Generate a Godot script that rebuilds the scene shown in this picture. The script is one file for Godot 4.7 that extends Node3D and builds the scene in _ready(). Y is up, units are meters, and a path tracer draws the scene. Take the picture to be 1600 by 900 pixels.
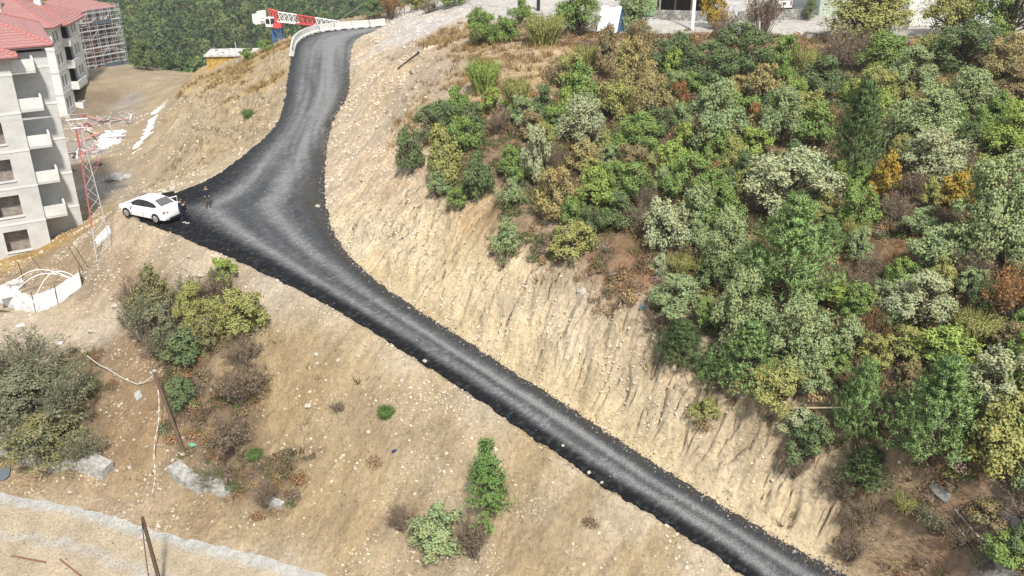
extends Node3D
# A freshly paved hill road above a building site, seen from a drone. x is east, y is up, -z is north ("north" below is -z). Metres.

const CONTROL := [
	-18.13, 130.67, 0.08207, -19.6, 129.56, -0.05392, -21.35, 128.72, -0.02106, -23.1, 127.87, -0.01314, -24.66, 126.79, -0.00978, -26.23, 125.7, -0.04915, -26.93, 123.65, -0.03261, -27.63, 121.59, -0.03747,
	-27.64, 119.71, 0.00393, -27.65, 117.82, -0.0149, -27.66, 115.94, -0.04446, -27.23, 113.63, -0.04681, -26.8, 111.32, -0.05331, -26.37, 109.01, -0.04178, -25.94, 106.7, -0.02838, -25.59, 104.51, -0.08177,
	-25.24, 102.32, -0.07846, -24.89, 100.14, -0.07081, -24.5, 97.97, -0.09047, -24.11, 95.79, -0.15767, -23.72, 93.62, -0.13535, -23.33, 91.45, -0.08472, -23.11, 89.57, -0.07386, -22.88, 87.68, -0.07178,
	-22.65, 85.79, -0.06006, -22.74, 84.05, -0.06431, -22.83, 82.31, -0.06039, -23.13, 80.54, -0.06293, -23.44, 78.78, -0.04989, -23.77, 77.28, -0.04742, -24.1, 75.79, -0.03821, -24.43, 74.51, -0.03361,
	-24.77, 73.22, -0.02807, -25.53, 71.2, -0.00868, -26.45, 69.89, 0.01518, -27.76, 68.63, 0.04568, -28.77, 68.28, 0.01591, -29.25, 67.02, 0.16452, -29.08, 65.32, 0.12541, -27.95, 63.43, -0.04987,
	-26.38, 62.53, -0.28061, -25.24, 61.74, -0.16158, -24.09, 60.95, -0.05193, -22.72, 59.86, -0.06887, -21.34, 58.77, -0.0726, -19.82, 57.69, -0.07183, -18.29, 56.6, -0.07402, -16.82, 55.46, -0.08909,
	-15.36, 54.31, -0.0961, -13.88, 53.19, -0.0952, -12.39, 52.07, -0.09307, -11.22, 51.11, -0.09453, -10.04, 50.14, -0.10394, -8.7, 48.94, -0.12162, -7.36, 47.74, -0.13924, -5.9, 46.37, -0.15408,
	-4.45, 44.99, -0.15593, -3.11, 43.74, -0.15368, -1.78, 42.49, -0.16319, -0.38, 41.04, -0.18491, 1.01, 39.59, -0.16784, 2.13, 38.47, -0.16212, 3.25, 37.36, -0.21632, 5.03, 35.6, -0.24203,
	6.28, 34.53, -0.18893, 7.53, 33.45, -0.21132, 9.33, 31.84, -0.15515, 10.25, 30.71, -0.15036, 11.76, 28.86, -0.37503, -16.57, 128.98, 0.27334, -17.77, 127.34, 0.09158, -18.97, 125.7, 0.04129,
	-19.49, 123.99, 0.06465, -20, 122.29, 0.05515, -20.52, 120.58, 0.02649, -20.38, 118.32, 0.06551, -20.24, 116.06, 0.06729, -20.09, 113.8, 0.06323, -19.78, 111.56, 0.07716, -19.46, 109.32, 0.07407,
	-19.15, 107.08, 0.06729, -18.84, 104.84, 0.07798, -18.52, 102.6, 0.12947, -18.13, 100.27, 0.41884, -17.74, 97.93, 0.20159, -17.35, 95.6, 0.10267, -17.31, 93.88, 0.06903, -17.28, 92.16, 0.08824,
	-17.25, 90.45, 0.12971, -17.41, 88.55, 0.12011, -17.57, 86.66, 0.07632, -17.43, 84.94, 0.0847, -17.29, 83.22, 0.07519, -17.16, 81.5, 0.07628, -16.84, 79.21, 0.08899, -16.52, 76.92, 0.07425,
	-16.21, 74.63, 0.05563, -15.91, 72.86, 0.05008, -15.6, 71.09, 0.05366, -15.3, 69.33, 0.05736, -14.82, 67.25, 0.07977, -14.35, 65.18, 0.07698, -13.62, 63.05, 0.10632, -12.88, 60.93, 0.08324,
	-11.92, 59.18, 0.11445, -10.95, 57.42, 0.10034, -9.75, 55.86, 0.14401, -8.56, 54.29, 0.14215, -7.15, 52.81, 0.18904, -5.74, 51.33, 0.20419, -4.24, 49.81, 0.23919, -2.74, 48.28, 0.24848,
	-1.37, 46.83, 0.2483, 0, 45.38, 0.22635, 1.26, 44.18, 0.22831, 2.52, 42.98, 0.24928, 3.67, 41.74, 0.23816, 4.83, 40.5, 0.23229, 5.89, 39.39, 0.22091, 6.96, 38.28, 0.19953,
	7.95, 37.31, 0.19992, 8.95, 36.35, 0.19649, 9.88, 35.45, 0.19206, 10.81, 34.54, 0.18102, 12.56, 32.92, 0.12477, 14.26, 31.57, -0.10934, 14.98, 31.08, 0.12281, 16.08, 30.17, 0.46921,
	17.19, 29.25, 1.9554, -11.01, 75.68, 0.07667, -10.45, 73.29, 0.12015, -9.89, 70.89, 0.05368, -9.33, 68.49, -0.02384, -8.75, 66.88, -0.00221, -8.16, 65.27, -0.00801, -7.57, 63.66, -0.08045,
	-6.5, 61.6, -0.00612, -5.42, 59.55, 0.12292, -4.34, 57.49, -0.08177, -2.99, 55.46, -0.073, -1.64, 53.43, -0.11513, -0.23, 52.05, -0.14162, 1.18, 50.66, -0.18995, 2.47, 49.39, -0.13988,
	3.76, 48.12, -0.14486, 4.77, 46.83, -0.11652, 5.78, 45.53, -0.13078, 6.54, 44.24, -0.10865, 7.3, 42.95, -0.10578, 8.34, 41.86, -0.10557, 9.37, 40.77, -0.13266, 10.31, 39.56, -0.1042,
	11.25, 38.35, 0.3094, 12.51, 36.5, 0.90535, 13.21, 35.45, 0.1195, 13.91, 34.41, 0.05774, 14.72, 33.45, 0.15484, 15.54, 32.49, 1.43606, -29.54, 68.28, -0.12316, -30.87, 67.02, -0.25042,
	-30.71, 65.32, -0.58954, -28.82, 63.57, -0.37321, -13.93, 86.42, 0.05949, -16.96, 100.14, -0.56126, -12.56, 88.68, -0.37266, -16.27, 111.03, -0.05873, -11.73, 105.42, -0.0655, -8.72, 81.83, -0.12605,
	-5.64, 79.71, -0.01403, -8.52, 73.89, -0.26529, -5.61, 70.85, -0.1057, -2, 69.83, -0.07336, -7, 100.91, -0.06463, -7.53, 109.18, -0.0526, -14.43, 115.69, -0.06806, -1.44, 104.15, 0.02717,
	-1.22, 87.27, -0.01758, 3.32, 78.95, -0.11112, 1.02, 71.68, -0.05693, -13.78, 125.09, -0.28377, -21.72, 136.79, -0.09569, 2.65, 95.96, -0.03604, 7.26, 105.59, 0.00502, 8.12, 89.87, 0.00447,
	12.57, 90.36, 0.01223, 18.98, 90.99, 0.00897, 24.94, 89.6, 0.00394, 30.03, 86.17, -0.01257, 35.58, 83.57, -0.00125, 39.65, 81.06, -0.00972, 44, 78.62, 0.00975, 13.85, 100.31, 0.02634,
	20.78, 100.31, 0.00644, 26.92, 97.33, 0.00593, 32.89, 95.08, 0.00586, 38.57, 91.23, 0.00316, 48.08, 86.55, 0.04772, -3.67, 62.24, -0.07476, -4.43, 59.34, -0.24773, -0.84, 56, -0.03738,
	2, 52.26, 0.1111, 4.34, 58.7, -0.04887, 4.99, 69.39, 0.11001, 8.25, 54.96, 0.10843, 9.31, 64, 0.04396, 10.8, 76.05, 0.10842, 11.09, 47.69, 0.17942, 12.34, 55.15, -0.00161,
	15.01, 69.83, -0.00899, 7.24, 46.11, -0.05008, 8.67, 43.29, -0.02881, 13.38, 42.02, -0.05218, 14.85, 48.67, -0.07952, 17.33, 59.17, -0.04542, 21.05, 74.12, 0.01544, 15.12, 36.45, -0.53067,
	12.43, 37.34, -1.40424, 16.32, 41, 0.1056, 18.16, 47.63, 0.04132, 21.4, 58.46, 0.06165, 16.72, 32.41, -1.83046, 18.12, 37.03, 0.16339, 20.21, 43.44, 0.1002, 23.68, 53.42, 0.01894,
	28.97, 67.58, 0.02534, 18.32, 29.89, -2.01394, 19.63, 33.8, 0.17441, 21.53, 39.03, -0.03343, 24.88, 47.36, -0.00297, 29.86, 58.99, -0.00053, 20.34, 29.57, -0.45086, 22.86, 35.65, -0.05167,
	25.71, 42.13, -0.11316, 31.55, 54.21, -0.05762, 16.76, 31.08, 0.19795, 18.81, 28.51, 0.88737, 19.79, 27.2, -0.61863, 4.49, 32.27, 0.14054, -3.19, 34.45, -0.03919, 7.07, 29.78, 0.0504,
	0.62, 33.56, 0.19735, -9.81, 36.48, 0.10657, -14.05, 38.38, 0.16514, -20.25, 40.88, 0.104, -24.63, 42.64, 0.12897, -30.83, 43.76, -0.02691, -6.45, 33.98, 0.22117, -16.46, 34.68, -0.08258,
	-24.77, 38.61, -0.11921, -27.85, 37.56, 0.02572, -15.49, 37.12, -0.03217, -29.34, 45.53, 0.28472, -32.07, 46.63, -0.02392, -26.74, 44.91, -0.29092, -26.06, 46.63, 0.22306, -23.83, 46.2, 0.05188,
	-21.24, 44.27, 0.00472, -19.55, 45.49, 0.17595, -17.06, 43.46, 0.07181, -31.22, 50.86, -0.15279, -33.55, 56.18, -0.02558, -29.17, 55.62, 0.19522, -37.43, 58.37, -0.10275, -35.73, 61.89, 0.14123,
	-40.76, 66.97, 0.00697, -33.15, 62.06, 0.36879, -31.03, 62.11, -0.28365, -35.87, 66.11, 0.08623, -40.22, 70.34, 0.01433, -43.09, 70.36, -0.02549, -27.58, 58.33, -0.06021, -27.13, 61.39, 0.62795,
	-30.51, 64.31, 0.43448, -33.86, 68.3, -0.02253, -27.25, 50.53, -0.05273, -24.9, 50.03, -0.10468, -26.38, 54.48, 0.08214, -21.65, 54.4, 0.00083, -20.83, 50.92, 0.12022, -19.9, 47.3, -0.19539,
	-41.61, 73, 0.07526, -39.13, 76.7, 0.02096, -41.68, 85.15, -0.05288, -42.22, 88.72, -0.03314, -39.52, 89.59, -0.02811, -35.83, 87.19, 0.68764, -48.96, 97.13, -0.11825, -46.96, 102.83, 0.00228,
	-54.84, 115.96, -0.09158, -60.26, 126.65, 0.33693, -57.68, 127.55, 0.26304, -56.28, 129.19, -0.05992, -47.46, 114.45, 0.18971, -53.38, 131.1, 0.08063, -60.86, 129.2, -0.38328, -59.08, 130.47, -0.14214,
	-55.56, 134.82, 0.01098, -52.14, 136.14, -0.18194, -34.87, 103.24, -0.02594, -29.17, 91.11, 0.14887, -28.42, 83.89, 0.11781, -29.4, 79.09, -0.01062, -32.75, 89.47, -0.14492, -48.87, 136.73, 0.17566,
	-47.92, 123.57, 0.47227, -43.96, 108.75, 0.43641, -41.15, 98.93, 0.53953, -37.54, 90.69, 0.55838, -43.9, 129.05, -0.35634, -43.88, 120.09, -0.37777, -40.52, 106.42, -0.44434, -37.75, 96.27, -0.51027,
	-34.73, 88.29, -0.7925, -30.61, 77.2, 0.09577, -41.66, 122.41, 0.01284, -38.07, 119.67, -0.03719, -35.4, 119.67, 0.00273, -31.99, 120.17, 0.00876, -30.14, 119.83, -0.10424, -29.97, 105.2, 0.27585,
	-27.91, 106.85, -0.1799, -25.89, 94.78, 0.21233, -34.35, 122.2, 0.09176, -60, 60, -0.1135, -60, 45, 0.0877, -60, 85, 0.00579, -75, 110, -0.00751, -90, 70, -0.07884,
	-90, 40, 0.00602, -60, 20, -0.01446, -20, 10, -0.06927, -90, 10, -0.04942, 0, 15, 0.02994, 20, 12, 0.16681, 10, 22, -0.0356, 30, 15, 0.15977,
	45, 12, 0.02731, 60, 20, 0.07506, 75, 10, -0.02287, 40, 30, -0.08323, 60, 50, -0.01215, 80, 40, -0.06036, 90, 80, 0.03008, 60, 90, -0.0361,
	90, 120, 0.01665, 50, 130, 0.01051, 20, 130, 0.03285, 0, 140, -0.08948, -10, 150, -0.11312, -5, 120, -0.05659, 20, 105, 0.01956, -20, 145, 0.01523,
	-30, 135, -0.15198, -36, 128, 0.05804, -40, 140, 0.2398, -30, 150, -0.11498, -30, 170, 0.11524, 0, 170, 0.00268, 40, 170, -0.03925, 90, 170, 0.01005,
	-62, 150, -0.3577, -80, 140, -0.14874, -60, 165, 0.36104, -90, 150, -0.0743, -90, 170, 0.12159, -45, 168, 0.11364, -34, 119, -0.02236,
]
const CONTROL_PLANE := [9.78423, 0.12497, -0.00663]
const ROAD_LEFT := [
	-18.13, 130.67, -19.6, 129.56, -23.1, 127.87, -26.23, 125.7, -27.63, 121.59, -27.66, 115.94, -25.94, 106.7, -24.89, 100.14, -23.33, 91.45, -22.65, 85.79, -22.83, 82.31, -23.44, 78.78,
	-24.1, 75.79, -24.77, 73.22, -25.53, 71.2, -26.45, 69.89, -27.76, 68.63, -28.77, 68.28, -29.25, 67.02, -29.08, 65.32, -27.95, 63.43, -26.38, 62.53, -24.09, 60.95, -21.34, 58.77,
	-18.29, 56.6, -15.36, 54.31, -12.39, 52.07, -10.04, 50.14, -7.36, 47.74, -4.45, 44.99, -1.78, 42.49, 1.01, 39.59, 3.25, 37.36, 5.03, 35.6, 7.53, 33.45, 9.33, 31.84,
	10.25, 30.71, 11.76, 28.86,
]
const ROAD_RIGHT := [
	-16.57, 128.98, -18.97, 125.7, -20.52, 120.58, -20.09, 113.8, -18.52, 102.6, -17.35, 95.6, -17.25, 90.45, -17.57, 86.66, -17.16, 81.5, -16.21, 74.63, -15.3, 69.33, -14.35, 65.18,
	-12.88, 60.93, -10.95, 57.42, -8.56, 54.29, -5.74, 51.33, -2.74, 48.28, 0, 45.38, 2.52, 42.98, 4.83, 40.5, 6.96, 38.28, 8.95, 36.35, 10.81, 34.54, 12.56, 32.92,
	14.26, 31.57, 14.98, 31.08, 17.19, 29.25,
]
# east, north, height, width, kind, colour, label
const PLANTS := [
	[0.98, 94, 3.02, 3.05, "oak", "green", "mid green oak by the dark post by the street, rightmost of 3"],
	[2.87, 82.08, 2.99, 4.42, "broom", "olive", "yellowish green broom shrub by the dark post by the street"],
	[6.39, 87.38, 4.68, 6.05, "oak", "green", "mid green oak by the tarp shelter"],
	[11.99, 90.78, 5.29, 5.17, "oak", "sage", "grey green oak by the tarp shelter"],
	[20.05, 92.23, 4.12, 3.15, "oak", "gold", "golden yellow oak by the white lamp post"],
	[23.65, 86.9, 5.11, 4, "bare", "brown", "bare brown twiggy shrub by the parked white van"],
	[13.34, 75.07, 3.76, 4.99, "oak", "dark", "dark green oak by the white lamp post, leftmost of 3"],
	[16.01, 72.39, 3.48, 5.44, "oak", "dark", "dark green oak by the white lamp post, second from left of 3"],
	[19.05, 74.53, 4.23, 6.19, "oak", "dark", "dark green oak by the white lamp post, rightmost of 3"],
	[7.66, 74.32, 4.15, 2.78, "oak", "tan", "brownish oak by the tarp shelter, leftmost of 2"],
	[11.23, 79.67, 3.28, 3.94, "oak", "tan", "brownish oak by the tarp shelter, rightmost of 2"],
	[9.26, 69.7, 4.72, 4.22, "oak", "straw", "straw coloured oak by the thick middle of the wood, second from left of 3"],
	[4.36, 71.96, 2.99, 3.3, "oak", "olive", "yellowish green oak by the dry grass mound, rightmost of 2"],
	[13.05, 73.86, 2.65, 2.77, "oak", "lime", "bright lime green oak by the white lamp post"],
	[5.52, 69.85, 3, 3.4, "oak", "green", "mid green oak by the dry grass mound, rightmost of 2"],
	[7.39, 65.82, 3.1, 3.35, "oak", "olive", "yellowish green oak by the thick middle of the wood, second from left of 3"],
	[2.36, 64.97, 2.84, 2.87, "oak", "dark", "dark green oak by the dry grass mound"],
	[12.27, 65.76, 2.94, 1.78, "oak", "rust", "rusty orange oak by the thicket below the street, leftmost of 2"],
	[13.52, 59.36, 4.67, 5.31, "oak", "sage", "grey green oak by the thicket below the street, rightmost of 3"],
	[10.04, 64.27, 3.96, 3.94, "oak", "straw", "straw coloured oak by the thick middle of the wood, rightmost of 3"],
	[4.88, 60.33, 3.69, 4.46, "oak", "pale", "pale silvery oak by the thick middle of the wood"],
	[8.74, 59.31, 2.76, 4.6, "oak", "green", "mid green oak by the thick middle of the wood"],
	[18.89, 67.39, 3.19, 2.95, "oak", "straw", "straw coloured oak by the trees below the van"],
	[16.4, 59.57, 2.92, 2.14, "oak", "rust", "rusty orange oak by the thicket below the street, rightmost of 2"],
	[-3.02, 86.23, 3.4, 4.38, "oak", "green", "mid green oak by the dark post by the street, leftmost of 3"],
	[-0.3, 84.79, 2.57, 2.77, "oak", "green", "mid green oak by the dark post by the street, second from left of 3"],
	[-2.28, 70.67, 2.95, 3.23, "broom", "lime", "bright lime green broom shrub by the dry grass mound"],
	[0.24, 67.1, 2.76, 2.66, "broom", "olive", "yellowish green broom shrub by the dry grass mound"],
	[-5.54, 65.83, 2.98, 4.96, "oak", "dark", "dark green oak by the top of the stony bank, second from left of 3"],
	[-2.96, 64.4, 2.58, 2.86, "oak", "dark", "dark green oak by the top of the stony bank, rightmost of 3"],
	[-4.93, 59.9, 4.51, 3.46, "oak", "olive", "yellowish green oak by the top of the stony bank"],
	[-2.43, 56.49, 3.79, 2.59, "oak", "dark", "dark green oak by the edge of the cut bank"],
	[-3.65, 56.72, 1.43, 1.81, "oak", "green", "mid green oak by the edge of the cut bank, leftmost of 2"],
	[-0.13, 57.58, 2.48, 2.82, "oak", "green", "mid green oak by the edge of the cut bank, rightmost of 2"],
	[0, 54.76, 2.01, 2.23, "oak", "sage", "grey green oak by the edge of the cut bank, rightmost of 2"],
	[-7.31, 63.35, 3.74, 2.54, "oak", "dark", "dark green oak by the top of the stony bank, leftmost of 3"],
	[1.6, 56.23, 4.51, 2.27, "oak", "pale", "pale silvery oak by the edge of the cut bank"],
	[2.62, 52.93, 3.77, 2.92, "oak", "straw", "straw coloured oak by the edge of the cut bank"],
	[5.04, 53.18, 2.79, 3.39, "oak", "lime", "bright lime green oak by the open glade in the wood"],
	[7.51, 53.83, 2.68, 3.14, "oak", "green", "mid green oak by the open glade in the wood, rightmost of 3"],
	[6.63, 51.06, 2.14, 2.83, "oak", "dark", "dark green oak by the open glade in the wood, rightmost of 2"],
	[3.44, 49.32, 2.34, 3.4, "oak", "olive", "yellowish green oak by the middle of the cut bank"],
	[9.19, 48.54, 3.28, 3.33, "oak", "pale", "pale silvery oak by the open glade in the wood"],
	[11.16, 52.87, 3.19, 4.2, "oak", "green", "mid green oak by the thicket below the street, second from left of 5"],
	[12.7, 52.26, 2.33, 2.31, "oak", "green", "mid green oak by the thicket below the street, fourth from left of 5"],
	[10.45, 56.08, 2.33, 2.93, "oak", "lime", "bright lime green oak by the thick middle of the wood"],
	[15.94, 49.37, 3.95, 6.58, "oak", "pale", "pale silvery oak by the largest green pine"],
	[12.02, 45.1, 4, 3.81, "oak", "sage", "grey green oak by the largest green pine, leftmost of 4"],
	[10.69, 48.64, 1.84, 2.19, "oak", "sage", "grey green oak by the open glade in the wood, second from left of 3"],
	[8.35, 46.42, 1.39, 1.27, "oak", "pale", "pale silvery oak by the middle of the cut bank"],
	[20.27, 51.1, 7.4, 3.87, "pine", "fir", "dark pine tree by the tall dark pine"],
	[21.33, 48.59, 2.82, 2.4, "oak", "gold", "golden yellow oak by the tall dark pine"],
	[19.32, 46.49, 2.74, 2.58, "oak", "green", "mid green oak by the brown clearing in the wood, second from left of 4"],
	[14.12, 41.72, 7, 5.48, "pine", "pine", "bright green pine tree by the largest green pine, leftmost of 2"],
	[17.11, 45.12, 2.32, 2.31, "pine", "pine", "bright green pine tree by the largest green pine, rightmost of 2"],
	[18.23, 43.77, 1.94, 1.99, "oak", "sage", "grey green oak by the brown clearing in the wood, leftmost of 5"],
	[20.96, 41.28, 2.55, 3.32, "oak", "sage", "grey green oak by the brown clearing in the wood, fourth from left of 5"],
	[23.47, 40.6, 5.03, 5.16, "oak", "sage", "grey green oak by the right edge of the wood, leftmost of 3"],
	[24.03, 46.08, 1.97, 2.53, "oak", "gold", "golden yellow oak by the right edge of the wood"],
	[28.63, 50.33, 3.37, 4.52, "oak", "lime", "bright lime green oak by the right edge of the wood"],
	[24.47, 49.69, 2.91, 4.86, "oak", "pale", "pale silvery oak by the trees below the white house"],
	[32.35, 84.25, 5.49, 9.08, "oak", "olive", "yellowish green oak by the white house, leftmost of 3"],
	[30.72, 95.72, 2.78, 2.04, "juniper", "dark", "dark green conical juniper by the parked white van"],
	[27.16, 75.32, 3.31, 4.69, "bare", "brown", "bare brown twiggy shrub by the trees below the van, leftmost of 2"],
	[22.41, 76.35, 3.03, 3.16, "oak", "green", "mid green oak by the trees below the van, leftmost of 2"],
	[29.64, 72.05, 3.3, 5.5, "oak", "green", "mid green oak by the white house"],
	[39.34, 82.92, 5.56, 6.23, "oak", "olive", "yellowish green oak by the white house, rightmost of 3"],
	[42.9, 79.69, 6.03, 7.3, "oak", "green", "mid green oak by the upper right corner"],
	[34.95, 70.47, 3.93, 6.54, "oak", "dark", "dark green oak by the trees below the white house, leftmost of 2"],
	[29.6, 66.19, 3.33, 4.54, "oak", "sage", "grey green oak by the trees below the white house, leftmost of 3"],
	[36.7, 66.59, 3.37, 4.54, "oak", "straw", "straw coloured oak by the upper right corner"],
	[23.68, 67.41, 3.12, 5.2, "oak", "dark", "dark green oak by the trees below the van"],
	[20.84, 65.76, 2.68, 2.33, "oak", "lime", "bright lime green oak by the trees below the van"],
	[26.21, 64.51, 2.77, 4.45, "oak", "olive", "yellowish green oak by the tall dark pine, leftmost of 2"],
	[25.24, 54.54, 4.08, 5.72, "oak", "sage", "grey green oak by the trees below the white house, second from left of 3"],
	[29.97, 58.3, 3.37, 4.54, "oak", "sage", "grey green oak by the trees below the white house, rightmost of 3"],
	[33.01, 58.83, 2.91, 4.47, "oak", "tan", "brownish oak by the upper right corner"],
	[17.95, 58.23, 3.94, 4.1, "oak", "sage", "grey green oak by the trees below the van"],
	[20.05, 57.48, 3.33, 3.06, "oak", "green", "mid green oak by the tall dark pine, leftmost of 2"],
	[9.03, 43.4, 2.44, 4.06, "oak", "sage", "grey green oak by the middle of the cut bank"],
	[8.84, 41.07, 3.06, 3.42, "pine", "fir", "dark pine tree by the lower end of the cut bank"],
	[11.55, 40.49, 4.4, 4.32, "oak", "sage", "grey green oak by the largest green pine, second from left of 4"],
	[11.69, 38.5, 4.43, 3.95, "pine", "pine", "bright green pine tree by the lower end of the cut bank, rightmost of 2"],
	[14.03, 37.86, 3.98, 4.09, "oak", "sage", "grey green oak by the largest green pine, third from left of 4"],
	[12.94, 37.02, 2.67, 4.45, "oak", "olive", "yellowish green oak by the lower end of the cut bank, rightmost of 2"],
	[15.82, 34.56, 5.14, 2.67, "pine", "pine", "bright green pine tree by the broad pine low in the wood, leftmost of 2"],
	[17.76, 31.45, 5.82, 4.51, "pine", "pine", "bright green pine tree by the broad pine low in the wood, rightmost of 2"],
	[19.45, 35.43, 1.88, 3.13, "oak", "lime", "bright lime green oak by the broad pine low in the wood"],
	[19.41, 37.68, 2.72, 3.97, "oak", "pale", "pale silvery oak by the brown clearing in the wood"],
	[22.48, 35.95, 2.96, 2.92, "bare", "rust", "rusty orange twiggy shrub by the right edge of the wood"],
	[17.37, 37.9, 1.71, 2.1, "bare", "rust", "rusty orange twiggy shrub by the brown clearing in the wood, leftmost of 2"],
	[20.28, 31.8, 2.58, 3.18, "oak", "pale", "pale silvery oak by the lower right edge of the wood"],
	[19.67, 29.42, 2.99, 3.07, "oak", "olive", "yellowish green oak by the lower right edge of the wood, leftmost of 2"],
	[15.97, 33, 2.51, 2.94, "pine", "fir", "dark pine tree by the grey slab"],
	[14.25, 34.96, 2.31, 2.91, "oak", "dark", "dark green oak by the lower end of the cut bank"],
	[21.67, 37.2, 1.6, 1.46, "oak", "dark", "dark green oak by the brown clearing in the wood, rightmost of 2"],
	[19.36, 27.14, 1.56, 2.41, "oak", "green", "mid green oak by the grey slab"],
	[26.16, 44.34, 2.05, 2.35, "oak", "sage", "grey green oak by the right edge of the wood, second from left of 3"],
	[21.21, 46.43, 1.58, 1.94, "bare", "brown", "bare brown twiggy shrub by the brown clearing in the wood, third from left of 6"],
	[13.19, 44.15, 2.48, 2.44, "oak", "green", "mid green oak by the largest green pine, rightmost of 2"],
	[9.93, 38.49, 1.14, 1.91, "oak", "olive", "yellowish green oak by the lower end of the cut bank, leftmost of 2"],
	[18.39, 37.92, 1.77, 2.15, "oak", "dark", "dark green oak by the brown clearing in the wood, leftmost of 2"],
	[22.29, 39.5, 1.63, 2.04, "bare", "brown", "bare brown twiggy shrub by the brown clearing in the wood, rightmost of 6"],
	[21, 31.29, 2.21, 1.84, "oak", "lime", "bright lime green oak by the lower right edge of the wood"],
	[17.2, 32.34, 1.17, 1.95, "oak", "dark", "dark green oak by the broad pine low in the wood, leftmost of 2"],
	[16.39, 41.25, 1.47, 2.3, "oak", "lime", "bright lime green oak by the largest green pine"],
	[16.84, 34.34, 1.47, 1.92, "bare", "brown", "bare brown twiggy shrub by the broad pine low in the wood"],
	[19.63, 33.16, 1.46, 2.26, "oak", "dark", "dark green oak by the broad pine low in the wood, rightmost of 2"],
	[20.23, 28.55, 2.49, 1.78, "oak", "sage", "grey green oak by the lower right edge of the wood"],
	[13.44, 34.95, 1.67, 1.68, "bare", "brown", "bare brown twiggy shrub by the lower end of the cut bank"],
	[15.14, 33.47, 1.49, 1.96, "bare", "brown", "bare brown twiggy shrub by the grey slab, leftmost of 4"],
	[15.77, 32.18, 1.07, 1.91, "bare", "brown", "bare brown twiggy shrub by the grey slab, third from left of 4"],
	[15.33, 31.52, 1.45, 1.91, "bare", "brown", "bare brown twiggy shrub by the grey slab, second from left of 4"],
	[17.69, 29.88, 1.37, 1.8, "bare", "grey", "dusty grey twiggy shrub by the grey slab, leftmost of 2"],
	[18.45, 28.94, 1.32, 1.74, "bare", "brown", "bare brown twiggy shrub by the grey slab, rightmost of 4"],
	[19.19, 28.58, 1.44, 1.82, "oak", "tan", "brownish oak by the grey slab"],
	[16.99, 31.1, 1.11, 1.23, "broom", "olive", "yellowish green broom shrub by the grey slab"],
	[19.8, 27.18, 1.37, 1.74, "oak", "dark", "dark green oak by the grey slab"],
	[18.85, 27.91, 1.08, 1.42, "bare", "grey", "dusty grey twiggy shrub by the grey slab, rightmost of 2"],
	[18, 34.94, 1.37, 1.7, "oak", "tan", "brownish oak by the broad pine low in the wood"],
	[-0.93, 63.56, 1.95, 2.04, "bare", "brown", "bare brown twiggy shrub by the dry grass mound, leftmost of 3"],
	[1.36, 62.06, 2.39, 2.39, "oak", "tan", "brownish oak by the dry grass mound"],
	[2.58, 57.86, 1.78, 1.89, "bare", "brown", "bare brown twiggy shrub by the dry grass mound, second from left of 3"],
	[6.41, 57.57, 1.74, 2, "oak", "sage", "grey green oak by the thick middle of the wood, rightmost of 2"],
	[14.32, 54.97, 2.34, 2.39, "oak", "olive", "yellowish green oak by the thicket below the street, second from left of 3"],
	[14.11, 50.23, 1.36, 1.68, "bare", "brown", "bare brown twiggy shrub by the largest green pine"],
	[8.39, 52.8, 1.42, 1.76, "bare", "brown", "bare brown twiggy shrub by the open glade in the wood, rightmost of 2"],
	[24.24, 54.94, 2.22, 2.67, "bare", "brown", "bare brown twiggy shrub by the tall dark pine"],
	[28, 73.16, 3.01, 2.85, "bare", "brown", "bare brown twiggy shrub by the trees below the van, rightmost of 2"],
	[34.26, 74.77, 2.22, 3.7, "oak", "olive", "yellowish green oak by the white house, second from left of 3"],
	[19.91, 86.35, 2.96, 2.65, "bare", "brown", "bare brown twiggy shrub by the white lamp post"],
	[3.58, 71.63, 1.91, 2.25, "bare", "brown", "bare brown twiggy shrub by the dry grass mound, rightmost of 3"],
	[10.42, 62.01, 2.34, 2.65, "oak", "dark", "dark green oak by the thick middle of the wood"],
	[14.39, 53.34, 2.52, 2.34, "oak", "dark", "dark green oak by the thicket below the street"],
	[17.82, 54.55, 1.98, 2.84, "oak", "dark", "dark green oak by the tall dark pine"],
	[19.63, 42.21, 1.34, 1.45, "bare", "rust", "rusty orange twiggy shrub by the brown clearing in the wood, rightmost of 2"],
	[-24.38, 54.97, 3.84, 3.6, "oak", "khaki", "dull khaki oak by the gully below the car, leftmost of 2"],
	[-21, 52.63, 3.35, 3.67, "oak", "olive", "yellowish green oak by the gully below the car, leftmost of 3"],
	[-24.64, 53.17, 3.49, 3.32, "bare", "grey", "dusty grey twiggy shrub by the gully below the car, leftmost of 3"],
	[-19.01, 51.72, 2.74, 2.74, "oak", "olive", "yellowish green oak by the gully below the car, second from left of 3"],
	[-21.64, 54.3, 2.37, 2.38, "bare", "grey", "dusty grey twiggy shrub by the gully below the car, rightmost of 3"],
	[-23.01, 51.71, 2.16, 2.79, "bare", "grey", "dusty grey twiggy shrub by the gully below the car, second from left of 3"],
	[-19.76, 54.08, 2.35, 2.36, "bare", "brown", "bare brown twiggy shrub by the gully below the car, second from left of 3"],
	[-16.51, 46.87, 2.59, 3.63, "bare", "brown", "bare brown twiggy shrub by the leaning wooden pole, second from left of 3"],
	[-16.69, 44.49, 2.43, 3.12, "bare", "brown", "bare brown twiggy shrub by the leaning wooden pole, leftmost of 3"],
	[-20.69, 47.86, 2.44, 2.35, "oak", "dark", "dark green oak by the leaning wooden pole"],
	[-32.49, 51.71, 3.25, 6.11, "bare", "grey", "dusty grey twiggy shrub by the hillside above the dirt road, leftmost of 4"],
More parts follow.
